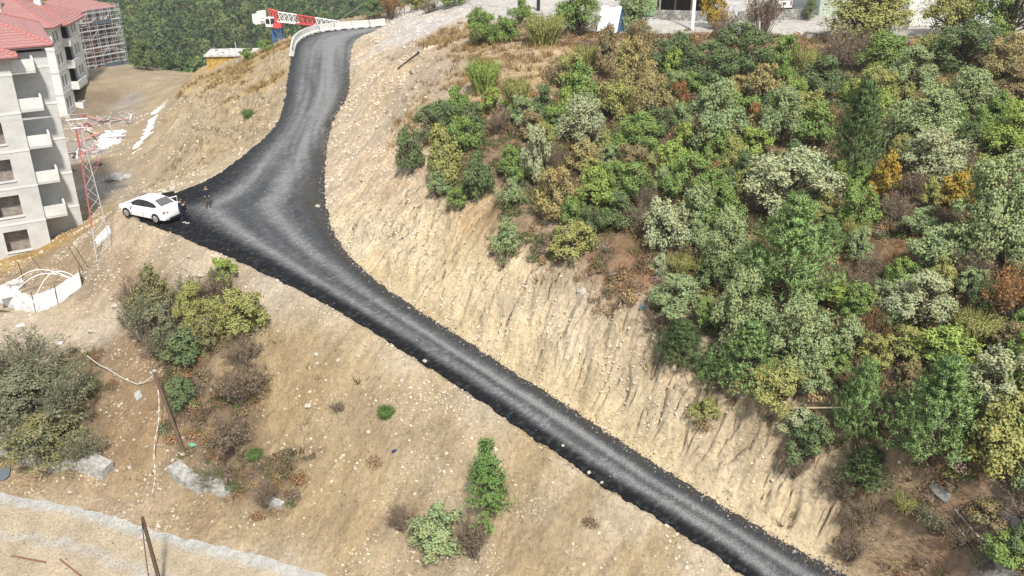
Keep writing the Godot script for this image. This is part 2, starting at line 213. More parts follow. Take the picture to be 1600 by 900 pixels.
	[-28.31, 48.73, 3.55, 4.34, "bare", "grey", "dusty grey twiggy shrub by the hillside above the dirt road, third from left of 4"],
	[-29.81, 46.8, 3.49, 6.65, "bare", "grey", "dusty grey twiggy shrub by the hillside above the dirt road, second from left of 4"],
	[-21.26, 50.88, 2.56, 3.22, "oak", "dark", "dark green oak by the gully below the car"],
	[-22.76, 52.48, 3.01, 2.99, "oak", "grey", "dusty grey oak by the gully below the car"],
	[-19.49, 50.89, 2.58, 3.1, "oak", "khaki", "dull khaki oak by the gully below the car, rightmost of 2"],
	[-16.96, 49.21, 1.82, 2.67, "bare", "brown", "bare brown twiggy shrub by the gully below the car, rightmost of 3"],
	[-19.4, 55.12, 2.45, 2.13, "oak", "lime", "bright lime green oak by the gully below the car"],
	[-16.91, 51.08, 3.28, 3.47, "oak", "olive", "yellowish green oak by the gully below the car, rightmost of 3"],
	[-26.3, 55.74, 2.95, 2.45, "bare", "brown", "bare brown twiggy shrub by the gully below the car, leftmost of 3"],
	[-17.73, 42.9, 1.09, 2.07, "bare", "grey", "dusty grey twiggy shrub by the leaning wooden pole"],
	[-31.02, 49.08, 3, 7.51, "mound", "grey", "dusty grey bramble mound by the hillside above the dirt road, rightmost of 2"],
	[-28.65, 46.42, 2.73, 6.83, "mound", "khaki", "dull khaki bramble mound by the hillside above the dirt road"],
	[-31.67, 47.58, 2.68, 4.24, "mound", "grey", "dusty grey bramble mound by the hillside above the dirt road, leftmost of 2"],
	[-26.08, 45.15, 2.37, 2.85, "bare", "grey", "dusty grey twiggy shrub by the hillside above the dirt road, rightmost of 4"],
	[-1.23, 36.08, 5.18, 3.43, "juniper", "leaf", "fresh green conical juniper by the foot of the fill slope"],
	[-3.58, 35.64, 2.49, 3.51, "oak", "sage", "grey green oak by the foot of the fill slope"],
	[-5.8, 37.45, 1.56, 1.93, "bare", "brown", "bare brown twiggy shrub by the foot of the fill slope, leftmost of 2"],
	[-1.92, 34.93, 2.52, 2.11, "bare", "brown", "bare brown twiggy shrub by the foot of the fill slope, rightmost of 2"],
	[-7.18, 43.09, 0.83, 1.2, "broom", "leaf", "fresh green broom shrub by the bare fill slope"],
	[-10.2, 44.52, 0.57, 0.99, "bare", "brown", "bare brown twiggy shrub by the bare fill slope"],
	[-15.16, 43.56, 0.74, 1.16, "broom", "leaf", "fresh green broom shrub by the leaning wooden pole"],
	[-13.98, 40.79, 1.69, 1.6, "bare", "brown", "bare brown twiggy shrub by the leaning wooden pole, rightmost of 3"],
	[-27.02, 90.47, 1.36, 1.44, "broom", "leaf", "fresh green broom shrub by the yellow hut"],
	[-33.86, 116.63, 1.73, 2.31, "oak", "green", "mid green oak by the yellow hut, leftmost of 2"],
	[-31.72, 117.42, 1.52, 2.51, "oak", "green", "mid green oak by the yellow hut, rightmost of 2"],
	[-57.53, 142.66, 4.45, 5.9, "oak", "dark", "dark green oak by the scaffolded building"],
	[-19.81, 133.16, 4.77, 4.87, "juniper", "dark", "dark green conical juniper by the end of the road barrier"],
	[-17.3, 133.13, 3.94, 4.25, "bare", "rust", "rusty orange twiggy shrub by the end of the road barrier"],
	[-12.71, 123.11, 2.97, 4.96, "oak", "olive", "yellowish green oak by the white gravel patch"],
	[-7.91, 115, 3.33, 5.55, "oak", "green", "mid green oak by the white gravel patch"],
	[-10.33, 115.33, 1.64, 2.62, "bare", "brown", "bare brown twiggy shrub by the white gravel patch"],
	[29.35, 61.72, 1.93, 2.55, "oak", "olive", "yellowish green oak by the trees below the white house, rightmost of 2"],
	[20.14, 30.26, 2.18, 2.66, "oak", "olive", "yellowish green oak by the lower right edge of the wood, rightmost of 2"],
	[16.21, 37.64, 1.77, 2.37, "oak", "sage", "grey green oak by the largest green pine, rightmost of 4"],
	[15.83, 56.88, 2.24, 2.85, "oak", "lime", "bright lime green oak by the thicket below the street, rightmost of 3"],
	[23.35, 52.79, 1.83, 2.24, "oak", "olive", "yellowish green oak by the tall dark pine, rightmost of 2"],
	[22.61, 44.09, 1.41, 1.74, "bare", "brown", "bare brown twiggy shrub by the brown clearing in the wood, fifth from left of 6"],
	[4.81, 50.54, 2.06, 2.09, "oak", "dark", "dark green oak by the open glade in the wood, leftmost of 2"],
	[17.53, 40.95, 1.59, 1.96, "bare", "brown", "bare brown twiggy shrub by the brown clearing in the wood, leftmost of 6"],
	[-3.51, 61.87, 2.83, 3.04, "oak", "green", "mid green oak by the top of the stony bank, rightmost of 2"],
	[20.84, 35.53, 1.61, 2.35, "broom", "olive", "yellowish green broom shrub by the broad pine low in the wood"],
	[11.14, 43.99, 2.18, 2.81, "oak", "dark", "dark green oak by the largest green pine"],
	[6.26, 76.4, 2.19, 2.61, "broom", "olive", "yellowish green broom shrub by the tarp shelter"],
	[-1.3, 66.85, 1.96, 2.6, "oak", "lime", "bright lime green oak by the dry grass mound, leftmost of 2"],
	[14.52, 36.79, 1.89, 2.4, "oak", "sage", "grey green oak by the lower end of the cut bank"],
	[-0.16, 51.87, 2.24, 2.48, "oak", "sage", "grey green oak by the edge of the cut bank, leftmost of 2"],
	[18.43, 39.65, 1.77, 2.03, "oak", "sage", "grey green oak by the brown clearing in the wood, second from left of 5"],
	[-5.09, 58.79, 1.98, 2.38, "oak", "sage", "grey green oak by the top of the stony bank"],
	[27.58, 52.26, 1.85, 2.3, "oak", "dark", "dark green oak by the trees below the white house, rightmost of 2"],
	[20.98, 39.56, 1.6, 1.71, "oak", "olive", "yellowish green oak by the brown clearing in the wood, rightmost of 2"],
	[18.86, 65.15, 1.64, 1.91, "pine", "pine", "bright green pine tree by the trees below the van"],
	[17.99, 48.52, 1.66, 2.16, "oak", "olive", "yellowish green oak by the largest green pine"],
	[20.61, 62, 2.61, 3.11, "oak", "olive", "yellowish green oak by the trees below the van"],
	[17.16, 36.66, 1.75, 2.15, "oak", "olive", "yellowish green oak by the broad pine low in the wood, leftmost of 2"],
	[11.05, 50.05, 2.66, 3.09, "oak", "sage", "grey green oak by the open glade in the wood, rightmost of 3"],
	[4.69, 57.39, 2.29, 2.39, "oak", "straw", "straw coloured oak by the thick middle of the wood, leftmost of 3"],
	[24.09, 74.53, 2.27, 2.44, "broom", "olive", "yellowish green broom shrub by the trees below the van"],
	[13.88, 51.49, 2.07, 2.18, "oak", "olive", "yellowish green oak by the thicket below the street, rightmost of 3"],
	[24.01, 38.92, 1.85, 2.46, "oak", "sage", "grey green oak by the right edge of the wood, rightmost of 3"],
	[13.41, 57.39, 2.26, 2.28, "oak", "green", "mid green oak by the thicket below the street, third from left of 5"],
	[21.8, 33.05, 1.7, 1.85, "oak", "green", "mid green oak by the lower right edge of the wood, leftmost of 2"],
	[26.44, 47.73, 1.89, 2.25, "oak", "olive", "yellowish green oak by the right edge of the wood"],
	[9.42, 46.11, 1.41, 1.79, "broom", "olive", "yellowish green broom shrub by the open glade in the wood"],
	[21.62, 34.26, 1.44, 2.06, "oak", "tan", "brownish oak by the lower right edge of the wood"],
	[20.46, 50.06, 1.97, 2.11, "oak", "green", "mid green oak by the tall dark pine, rightmost of 2"],
	[12.63, 49.45, 2.52, 2.74, "oak", "green", "mid green oak by the largest green pine, leftmost of 2"],
	[3.92, 65.15, 2.56, 2.49, "oak", "lime", "bright lime green oak by the dry grass mound, rightmost of 2"],
	[19.25, 50.61, 1.93, 1.96, "oak", "lime", "bright lime green oak by the tall dark pine, leftmost of 3"],
	[29.02, 54.59, 2.02, 2.15, "oak", "green", "mid green oak by the trees below the white house, second from left of 3"],
	[6.28, 55.5, 2, 2.14, "oak", "green", "mid green oak by the open glade in the wood, second from left of 3"],
	[10.23, 39.97, 2.08, 2.32, "pine", "pine", "bright green pine tree by the lower end of the cut bank, leftmost of 2"],
	[28.91, 48.49, 1.42, 1.85, "oak", "pale", "pale silvery oak by the right edge of the wood"],
	[20.13, 27.96, 1.56, 2.12, "bare", "brown", "bare brown twiggy shrub by the lower right edge of the wood"],
	[0.7, 64.21, 2.62, 2.57, "oak", "sage", "grey green oak by the dry grass mound"],
	[21.9, 72.58, 2.26, 2.48, "oak", "green", "mid green oak by the trees below the van, rightmost of 2"],
	[11.88, 59.08, 2.04, 2.39, "oak", "lime", "bright lime green oak by the thicket below the street, leftmost of 3"],
	[17.46, 69.21, 1.97, 2.38, "oak", "straw", "straw coloured oak by the thicket below the street"],
	[5.25, 56.22, 1.68, 2.06, "oak", "olive", "yellowish green oak by the open glade in the wood, leftmost of 2"],
	[18.55, 42.05, 1.45, 1.78, "bare", "brown", "bare brown twiggy shrub by the brown clearing in the wood, second from left of 6"],
	[26.13, 49.56, 1.45, 1.74, "bare", "brown", "bare brown twiggy shrub by the right edge of the wood, leftmost of 2"],
	[2.29, 59.72, 2.2, 2.27, "oak", "olive", "yellowish green oak by the dry grass mound, leftmost of 2"],
	[21.7, 38.46, 1.57, 1.78, "oak", "sage", "grey green oak by the brown clearing in the wood, rightmost of 5"],
	[18.74, 45.52, 1.54, 1.77, "broom", "olive", "yellowish green broom shrub by the brown clearing in the wood"],
	[16.15, 66.25, 2.15, 2.07, "oak", "lime", "bright lime green oak by the thicket below the street, second from left of 3"],
	[13.62, 35.99, 1.71, 1.98, "oak", "pale", "pale silvery oak by the lower end of the cut bank"],
	[27.95, 56.15, 2.13, 2.15, "oak", "green", "mid green oak by the trees below the white house, leftmost of 3"],
	[10.76, 46.05, 1.48, 2.06, "oak", "olive", "yellowish green oak by the open glade in the wood, rightmost of 2"],
	[12.69, 70.26, 2.22, 2.18, "oak", "sage", "grey green oak by the thicket below the street, leftmost of 3"],
	[22.74, 46.2, 1.86, 1.84, "oak", "olive", "yellowish green oak by the brown clearing in the wood, leftmost of 2"],
	[18.35, 36.53, 1.66, 2.38, "oak", "olive", "yellowish green oak by the broad pine low in the wood, rightmost of 2"],
	[22.54, 34.66, 1.35, 1.94, "oak", "green", "mid green oak by the lower right edge of the wood, rightmost of 2"],
	[5.9, 66.87, 1.62, 2.15, "oak", "sage", "grey green oak by the thick middle of the wood, leftmost of 2"],
	[14, 70.29, 1.83, 2.3, "oak", "green", "mid green oak by the thicket below the street, leftmost of 5"],
	[24.68, 59.2, 2.7, 2.72, "oak", "lime", "bright lime green oak by the tall dark pine, rightmost of 3"],
	[3.96, 51.94, 1.94, 1.99, "oak", "green", "mid green oak by the open glade in the wood, leftmost of 3"],
	[7.98, 43.04, 1.43, 2.21, "bare", "brown", "bare brown twiggy shrub by the middle of the cut bank"],
	[17.07, 39.36, 1.94, 2.26, "oak", "green", "mid green oak by the brown clearing in the wood, leftmost of 4"],
	[27.62, 63.09, 1.76, 2.07, "oak", "olive", "yellowish green oak by the trees below the white house, leftmost of 2"],
	[14.67, 57.68, 1.82, 2.14, "oak", "olive", "yellowish green oak by the thicket below the street, leftmost of 3"],
	[21.57, 44.37, 1.72, 2.47, "oak", "sage", "grey green oak by the brown clearing in the wood, third from left of 5"],
	[9.1, 56.54, 1.55, 2.22, "oak", "olive", "yellowish green oak by the thick middle of the wood, rightmost of 3"],
	[22.63, 48.07, 1.56, 1.71, "bare", "brown", "bare brown twiggy shrub by the brown clearing in the wood, fourth from left of 6"],
	[7.79, 56.47, 2.54, 2.51, "oak", "tan", "brownish oak by the thick middle of the wood, leftmost of 2"],
	[15.42, 37.13, 1.28, 1.89, "oak", "green", "mid green oak by the broad pine low in the wood"],
	[24.69, 65.44, 1.78, 2.09, "oak", "lime", "bright lime green oak by the tall dark pine, second from left of 3"],
	[22.52, 41.3, 1.73, 1.8, "oak", "green", "mid green oak by the brown clearing in the wood, rightmost of 4"],
	[16.78, 63.37, 2.28, 3.07, "oak", "green", "mid green oak by the thicket below the street, rightmost of 5"],
	[12.34, 63.85, 2.06, 2.06, "oak", "sage", "grey green oak by the thicket below the street, second from left of 3"],
	[11.6, 75.19, 2.05, 2.25, "oak", "tan", "brownish oak by the thick middle of the wood, rightmost of 2"],
	[27.65, 46.18, 1.29, 1.56, "bare", "brown", "bare brown twiggy shrub by the right edge of the wood, rightmost of 2"],
	[7.81, 50.19, 1.83, 2.07, "bare", "brown", "bare brown twiggy shrub by the open glade in the wood, leftmost of 2"],
	[9.47, 77.4, 2.32, 2.75, "oak", "olive", "yellowish green oak by the tarp shelter"],
	[6.32, 59.1, 1.96, 1.99, "oak", "olive", "yellowish green oak by the thick middle of the wood, leftmost of 3"],
	[9.49, 54.13, 1.83, 2.19, "oak", "sage", "grey green oak by the open glade in the wood, leftmost of 3"],
	[3.06, 62.47, 2.41, 2.67, "oak", "green", "mid green oak by the dry grass mound, leftmost of 2"],
	[10.02, 42.12, 1.68, 2.07, "oak", "green", "mid green oak by the lower end of the cut bank"],
	[19.32, 40.43, 1.85, 2.02, "oak", "green", "mid green oak by the brown clearing in the wood, third from left of 4"],
	[-4.44, 68.04, 2.65, 2.77, "oak", "green", "mid green oak by the top of the stony bank, leftmost of 2"],
	[30.82, 56.4, 2, 2.11, "oak", "green", "mid green oak by the trees below the white house, rightmost of 3"],
]
# east, north, kind of soil
const SOILS := {
	"fill": [Color(0.345, 0.262, 0.155), 0.55, 0],
	"rim": [Color(0.47, 0.395, 0.29), 0.3, 0],
	"fillgrey": [Color(0.37, 0.295, 0.195), 0.5, 0],
	"pylonsoil": [Color(0.315, 0.24, 0.16), 0.5, 0],
	"orange": [Color(0.42, 0.28, 0.11), 0.4, 0],
	"bench": [Color(0.47, 0.39, 0.29), 0.25, 0],
	"gully": [Color(0.2, 0.148, 0.095), 0.9, 0],
	"leftsoil": [Color(0.21, 0.15, 0.095), 0.7, 0],
	"slide": [Color(0.28, 0.2, 0.12), 0.5, 0],
	"dirtedge": [Color(0.36, 0.275, 0.18), 0.3, 0],
	"dirtroad": [Color(0.42, 0.345, 0.25), 0.05, 0],
	"cut": [Color(0.57, 0.48, 0.335), 0.5, 1],
	"cutochre": [Color(0.53, 0.42, 0.25), 0.5, 0.8],
	"cutbrown": [Color(0.42, 0.335, 0.225), 0.6, 1],
	"bank": [Color(0.52, 0.415, 0.29), 0.5, 0.25],
	"bankorange": [Color(0.42, 0.29, 0.16), 0.6, 0.3],
	"white": [Color(0.56, 0.51, 0.46), 0.3, 0],
	"bankgrey": [Color(0.42, 0.34, 0.25), 0.5, 0.2],
	"drygrass": [Color(0.5, 0.38, 0.24), 0.5, 0],
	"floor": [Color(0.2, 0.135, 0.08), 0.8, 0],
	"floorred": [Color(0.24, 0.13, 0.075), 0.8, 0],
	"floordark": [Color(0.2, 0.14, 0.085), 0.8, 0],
	"lowerright": [Color(0.27, 0.2, 0.145), 0.9, 0.2],
	"lightdirt": [Color(0.44, 0.34, 0.2), 0.5, 0.5],
	"rock": [Color(0.4, 0.38, 0.36), 0.6, 0],
	"yard": [Color(0.385, 0.305, 0.205), 0.6, 0],
	"yardgrey": [Color(0.36, 0.32, 0.275), 0.5, 0],
	"pitwall": [Color(0.25, 0.195, 0.135), 0.6, 0.6],
	"leftbank": [Color(0.4, 0.32, 0.21), 1.5, 1.0],
	"leftgold": [Color(0.47, 0.345, 0.18), 0.6, 0],
	"car": [Color(0.46, 0.37, 0.26), 0.3, 0],
	"street": [Color(0.55, 0.52, 0.48), 0.05, 0],
	"verge": [Color(0.36, 0.25, 0.17), 0.6, 0],
}
const SOIL_SPOTS := [
	["fill", -12, 49.7, -3.8, 46.6, -12.4, 46.6, -7.5, 45.1, -13.3, 45, -8.7, 42.1, -3.5, 41, -18.2, 49.2, -5.1, 38, -11.5, 40.5, -8.2, 37.2, 1.6, 38.1, 3.1, 35.3, 0, 34.7, 6, 32.4, -15.2, 49, -21.7, 44.3, -18.5, 41.6, -15.1, 39.8],
	["rim", -21.7, 58.3, -16.2, 54.3, -11.4, 50.8, -6, 46, -1.4, 41.9, 2.6, 37.6, 6.1, 34.2, 8.5, 32.1, -26.2, 62, -28.4, 63],
	["fillgrey", -4.8, 39.7, -3.6, 42.4, -3.7, 38.1, -6.1, 37.1, -2.6, 35.4, -8.1, 36.9, 1.6, 36.3],
	["pylonsoil", -33.6, 63.3, -28.8, 62.3, -38.5, 67, -40.1, 65.7, -29.9, 59.3, -25.7, 58.6, -28.3, 60.4],
	["orange", -39.7, 69.4, -41.7, 69.8],
	["bench", -35.8, 59, -32.1, 57.2, -30.4, 56.4, -36.4, 58.3, -29, 56.5],
	["gully", -21.8, 51.2, -18.8, 47.8, -17.1, 45.4, -19.9, 47.4, -19.9, 50.6, -16.7, 48, -22.9, 54, -18.8, 51.8, -15.9, 43.8, -18.7, 45.2, -14, 41.9],
	["leftsoil", -31.2, 50.9, -30, 47.6, -27.6, 49, -33.3, 49.4],
	["slide", -24.5, 48.5, -23, 46.1, -24.4, 45.5, -23.6, 49.9, -22.3, 46.7, -25.9, 47.3, -25.6, 52.1, -20.9, 44.3, -17.8, 41.8],
	["dirtedge", -25.1, 43.9, -28.9, 44.7, -20.6, 41.9, -30.7, 45.1],
	["dirtroad", -26.7, 39.7, -23.3, 39.3, -19.4, 38.3, -28.6, 42.2, -25.4, 41.6, -15.6, 37.6, -17.3, 37.3, -11.7, 35.7, -27.4, 38.1],
	["cut", -11.1, 60.3, -7.9, 57, -5, 53.8, -2.4, 51.1, 0, 48.1, 2.2, 45.6, 3.7, 46, 5, 43.6, 6.2, 41.8, 8, 39.9, 9.7, 37.6, 1.5, 48.4, -0.8, 51.1, -4.2, 55.3, -7.1, 58.4, 11, 36.1, 5.5, 41.1, 8.2, 38.3, 2.9, 43.7, 11.4, 37, 4.3, 44.4, 2.2, 44.6],
	["cutochre", -2.5, 52.9, 6.7, 39.5, 10.2, 36.7, 12.3, 35.1, 4.6, 42.8, 0.8, 47, 13.6, 33.9, -0.8, 51.8],
	["cutbrown", 3, 48.1, 4.7, 45.9, 6.9, 42.4, 8.7, 40.7, 10.4, 38.4, 5.7, 44.2],
	["bank", -15.5, 81.9, -12.9, 72.5, -12.6, 66.9, -12.7, 64.5, -11, 67.1, -15, 86.8, -10.6, 72.7, -16, 98.5, -11.9, 93.4, -12.1, 84.9, -12.4, 77.8, -14.8, 100.3, -18.5, 110.1],
	["bankorange", -8.5, 63.3, -6.3, 60, -9.6, 63.8, -7.3, 60.3],
	["white", -12, 108.3, -10.8, 111.7, -12.3, 103.8, -8.2, 108.5, -10.2, 104.6],
	["bankgrey", -7.9, 79.7, -6.6, 85.3, -10.9, 96.8, -5.2, 72.5, -10.1, 77.7],
	["drygrass", -5, 69, -4.3, 74.6, -2.1, 74.4, -4.8, 85.4, 1.6, 73.3, 2.7, 77.6, 3.2, 74.9, 1.1, 78, -3, 69.5, -8.4, 72.1, -0.5, 75.2, 0, 78.6, -7.4, 96.2],
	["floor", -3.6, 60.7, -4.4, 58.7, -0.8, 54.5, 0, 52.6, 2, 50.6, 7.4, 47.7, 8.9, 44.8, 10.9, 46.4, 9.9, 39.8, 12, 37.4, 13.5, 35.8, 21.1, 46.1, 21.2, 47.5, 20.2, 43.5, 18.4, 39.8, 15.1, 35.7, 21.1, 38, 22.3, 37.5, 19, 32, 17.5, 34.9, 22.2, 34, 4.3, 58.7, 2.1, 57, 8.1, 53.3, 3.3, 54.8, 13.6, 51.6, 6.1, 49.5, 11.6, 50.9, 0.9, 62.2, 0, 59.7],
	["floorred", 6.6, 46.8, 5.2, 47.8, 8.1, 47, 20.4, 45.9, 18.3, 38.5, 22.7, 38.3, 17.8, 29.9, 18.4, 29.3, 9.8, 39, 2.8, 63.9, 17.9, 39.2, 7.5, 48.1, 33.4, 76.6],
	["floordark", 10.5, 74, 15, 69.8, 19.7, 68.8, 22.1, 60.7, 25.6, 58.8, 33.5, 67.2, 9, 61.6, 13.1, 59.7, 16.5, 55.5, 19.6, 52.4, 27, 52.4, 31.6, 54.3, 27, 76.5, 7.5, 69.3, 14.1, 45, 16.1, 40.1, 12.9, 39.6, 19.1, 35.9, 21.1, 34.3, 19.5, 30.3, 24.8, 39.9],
	["lowerright", 16.8, 30.8, 15.8, 31.6, 17.7, 29.7, 16.4, 31.5, 15.6, 32.9, 18.4, 28.8, 17.1, 31],
	["lightdirt", 16.8, 30.4, 15.5, 31.2, 14.7, 32.4],
	["rock", 18.7, 28.2, 19.2, 27.4, 19.8, 26.9],
	["yard", -47, 102.8, -40.1, 93.4, -45.9, 95, -47.5, 114.6, -48.4, 110.2, -49.1, 127, -54.9, 133, -47.9, 129.2, -53.1, 113.6, -52, 132.8, -38.2, 89.8, -42.7, 81.7, -59.1, 131.6, -57.1, 133.8, -60.8, 130.2],
	["pitwall", -60.7, 128.3, -59, 128.7, -57.9, 129.4, -59.6, 127.5, -56.9, 129.2],
	["yardgrey", -54.9, 120.1, -56.1, 128.1, -52.9, 111.2, -40.9, 89.6, -42.2, 87.8, -42.4, 91.8, -51.1, 105],
	["leftbank", -38.2, 103.6, -34.9, 103.3, -32.8, 89.6, -33.3, 86.7, -33.2, 105.6, -30.9, 92.2, -29.4, 97.3, -29.9, 105, -29.3, 84.7, -41, 114.5, -37.4, 120.5, -29.2, 109, -25.3, 84.7, -26.2, 96.3],
	["leftgold", -38.4, 117.7, -34.6, 113.5, -32.1, 107.4, -36.4, 113.9, -41.5, 119.2, -42.9, 126.4, -28.6, 100],
	["car", -29.4, 64.3, -30.1, 65, -30.6, 64.8, -37.4, 87.6, -29.3, 75.4],
	["street", 12.8, 92.1, 19.6, 94.4, 26, 93.6, 31.4, 90.6, 36.5, 87.5, 41.9, 86.1, 10.5, 101.5, 5.7, 103.3, 1.4, 102.1, -3.1, 111.6],
	["verge", 21.4, 87.7, 17, 87.2, 12.1, 86.6, 22.2, 85.9, 29.4, 84.2, 35.5, 81.8, 16.7, 85.2, 6, 85.6, 9.7, 86.6],
	["cut", -13.6, 64.4, -12.6, 65.4, -13.1, 63.2, -12, 63.9, -12.6, 62, -11.3, 62.4, -12.1, 60.8, -10.8, 61.1, -9.4, 61.1, -8.1, 60.9, -7.1, 60.8, -11.4, 59.6, -10, 59.8, -8.5, 59.6, -7.2, 59.3, -6.1, 59.1, -10.8, 58.6, -9.2, 58.6, -7.7, 58.4, -6.3, 57.9, -5.1, 57.4, -8.5, 57.4, -6.9, 57, -5.4, 56.6, -7.5, 56, -5.9, 55.6, -4.5, 55.3, -6.5, 54.8, -5.5, 53.5, -4, 53.3, -2.7, 53, -4.5, 52.3, -3, 52.1, -1.7, 51.9, -3.5, 51.3, -2, 51.1, -0.7, 51, -2.5, 50.3, -1.1, 50.2, 0.2, 50.1, -1.5, 49.2, -0.1, 49.2, 1.1, 49.1, -0.5, 48.1, 0.8, 48.1, 1.9, 48.1, 1.7, 47.2, 2.8, 47.2, 2.5, 46.3, 3.5, 46.4, 2.3, 45.2, 3.2, 45.4, 4.1, 45.5, 3.1, 44.3, 4, 44.5, 4.8, 44.7, 4.7, 43.7, 4.5, 42.7, 5.3, 42.9, 5.2, 41.9, 5.9, 42.2, 6.5, 42.4, 7.3, 41.7, 6.6, 40.3, 7.3, 40.6, 8, 40.8, 7.3, 39.6, 8, 39.9, 8.6, 40.1, 8, 38.9, 8.7, 39.1, 9.3, 39.5, 9.3, 38.5, 9.9, 38.7, 9.3, 37.4, 10.5, 38, 10.5, 37, 11, 37.2, 10.5, 36.1, 11, 36.4, 11.5, 36.6, 11, 35.5, 11.5, 35.8, 12, 36, 11.6, 35, 12.5, 35.4, 12.2, 34.4, 12.6, 34.6, 13, 34.8, 13.1, 34, 13.5, 34.2, 13.4, 33.2, 13.7, 33.4, 14.1, 33.5, 14, 32.5, 14.4, 32.8, 14.7, 32.9],
	["cutochre", -10.1, 57.5, -9, 56, -8, 54.7, -4.9, 54.4, -3.6, 54.1, -7, 53.5, -6, 52.3, -4.9, 51.2, -3.9, 50.1, -2.8, 49.1, -1.8, 48, -0.7, 46.8, 0.5, 47.1, 0.3, 45.8, 1.4, 46.1, 1.2, 44.8, 2.1, 43.9, 3, 43.1, 3.8, 43.4, 5.4, 44, 3.7, 42.3, 6, 43.2, 4.5, 41.4, 5.2, 40.7, 5.9, 41.1, 6.6, 41.3, 5.9, 39.9, 6.6, 39.1, 7.3, 38.5, 8, 37.8, 8.7, 38.1, 8.6, 37.1, 9.9, 37.8, 9.3, 36.5, 9.9, 36.8, 9.9, 35.8, 10.5, 35.3, 11.1, 34.7, 12.1, 35.2, 11.7, 34, 12.2, 33.5, 12.7, 33.8, 13, 32.9, 13.7, 32.3],
	["cutbrown", -1.6, 52.7, -0.6, 51.9, 0.3, 50.9, 1.2, 50.1, 2, 49.2, 2.8, 48.3, 3.7, 47.4, 4.2, 46.5, 4.8, 45.7, 5.4, 44.9, 6, 44.1, 6.5, 43.4, 7.1, 42.6, 7.8, 41.8, 8.5, 41.1, 9.2, 40.4, 9.7, 39.6, 10.3, 38.8, 10.9, 38.1, 11.4, 37.3, 11.8, 36.6, 12.4, 36.2, 12.9, 35.6, 13.3, 35, 13.8, 34.3, 14.3, 33.7, 14.9, 33],
	["bank", -11.6, 66.1, -10.6, 66.5, -9.8, 66.8, -10.8, 64.3, -9.7, 64.4, -8.8, 64.4, -10.1, 62.6, -8.9, 62.5, -7.9, 62.3],
	["bankorange", -4.2, 56.2, -3.3, 55, -2.4, 53.9],
]
const DIRT_EDGE := [-32.01, 43.81, -28.15, 42.91, -24.44, 42.11, -19.73, 40.40, -16.77, 39.19, -14.06, 38.35, -11.28, 37.01, -9.82, 36.48, -7.92, 35.25]
const DIRT_ROAD := [-32.01, 43.81, -28.15, 42.91, -24.44, 42.11, -19.73, 40.40, -16.77, 39.19, -14.06, 38.35, -11.28, 37.01, -9.82, 36.48, -7.92, 35.25, -5.04, 32.98, -9.26, 31.33, -19.22, 33.07, -26.66, 35.10, -29.95, 37.56]
const STREET := [-5.01, 112.14, 0.00, 105.87, 5.01, 90.08, 9.27, 88.84, 12.41, 89.09, 18.87, 90.38, 24.64, 88.43, 29.73, 85.20, 35.16, 82.49, 39.22, 80.10, 44.64, 75.78, 49.23, 84.32, 42.82, 88.12, 37.58, 88.69, 32.20, 92.92, 24.92, 94.62, 16.12, 97.08, 11.13, 100.81, 5.91, 107.52, 0.00, 114.09, -5.23, 117.47]
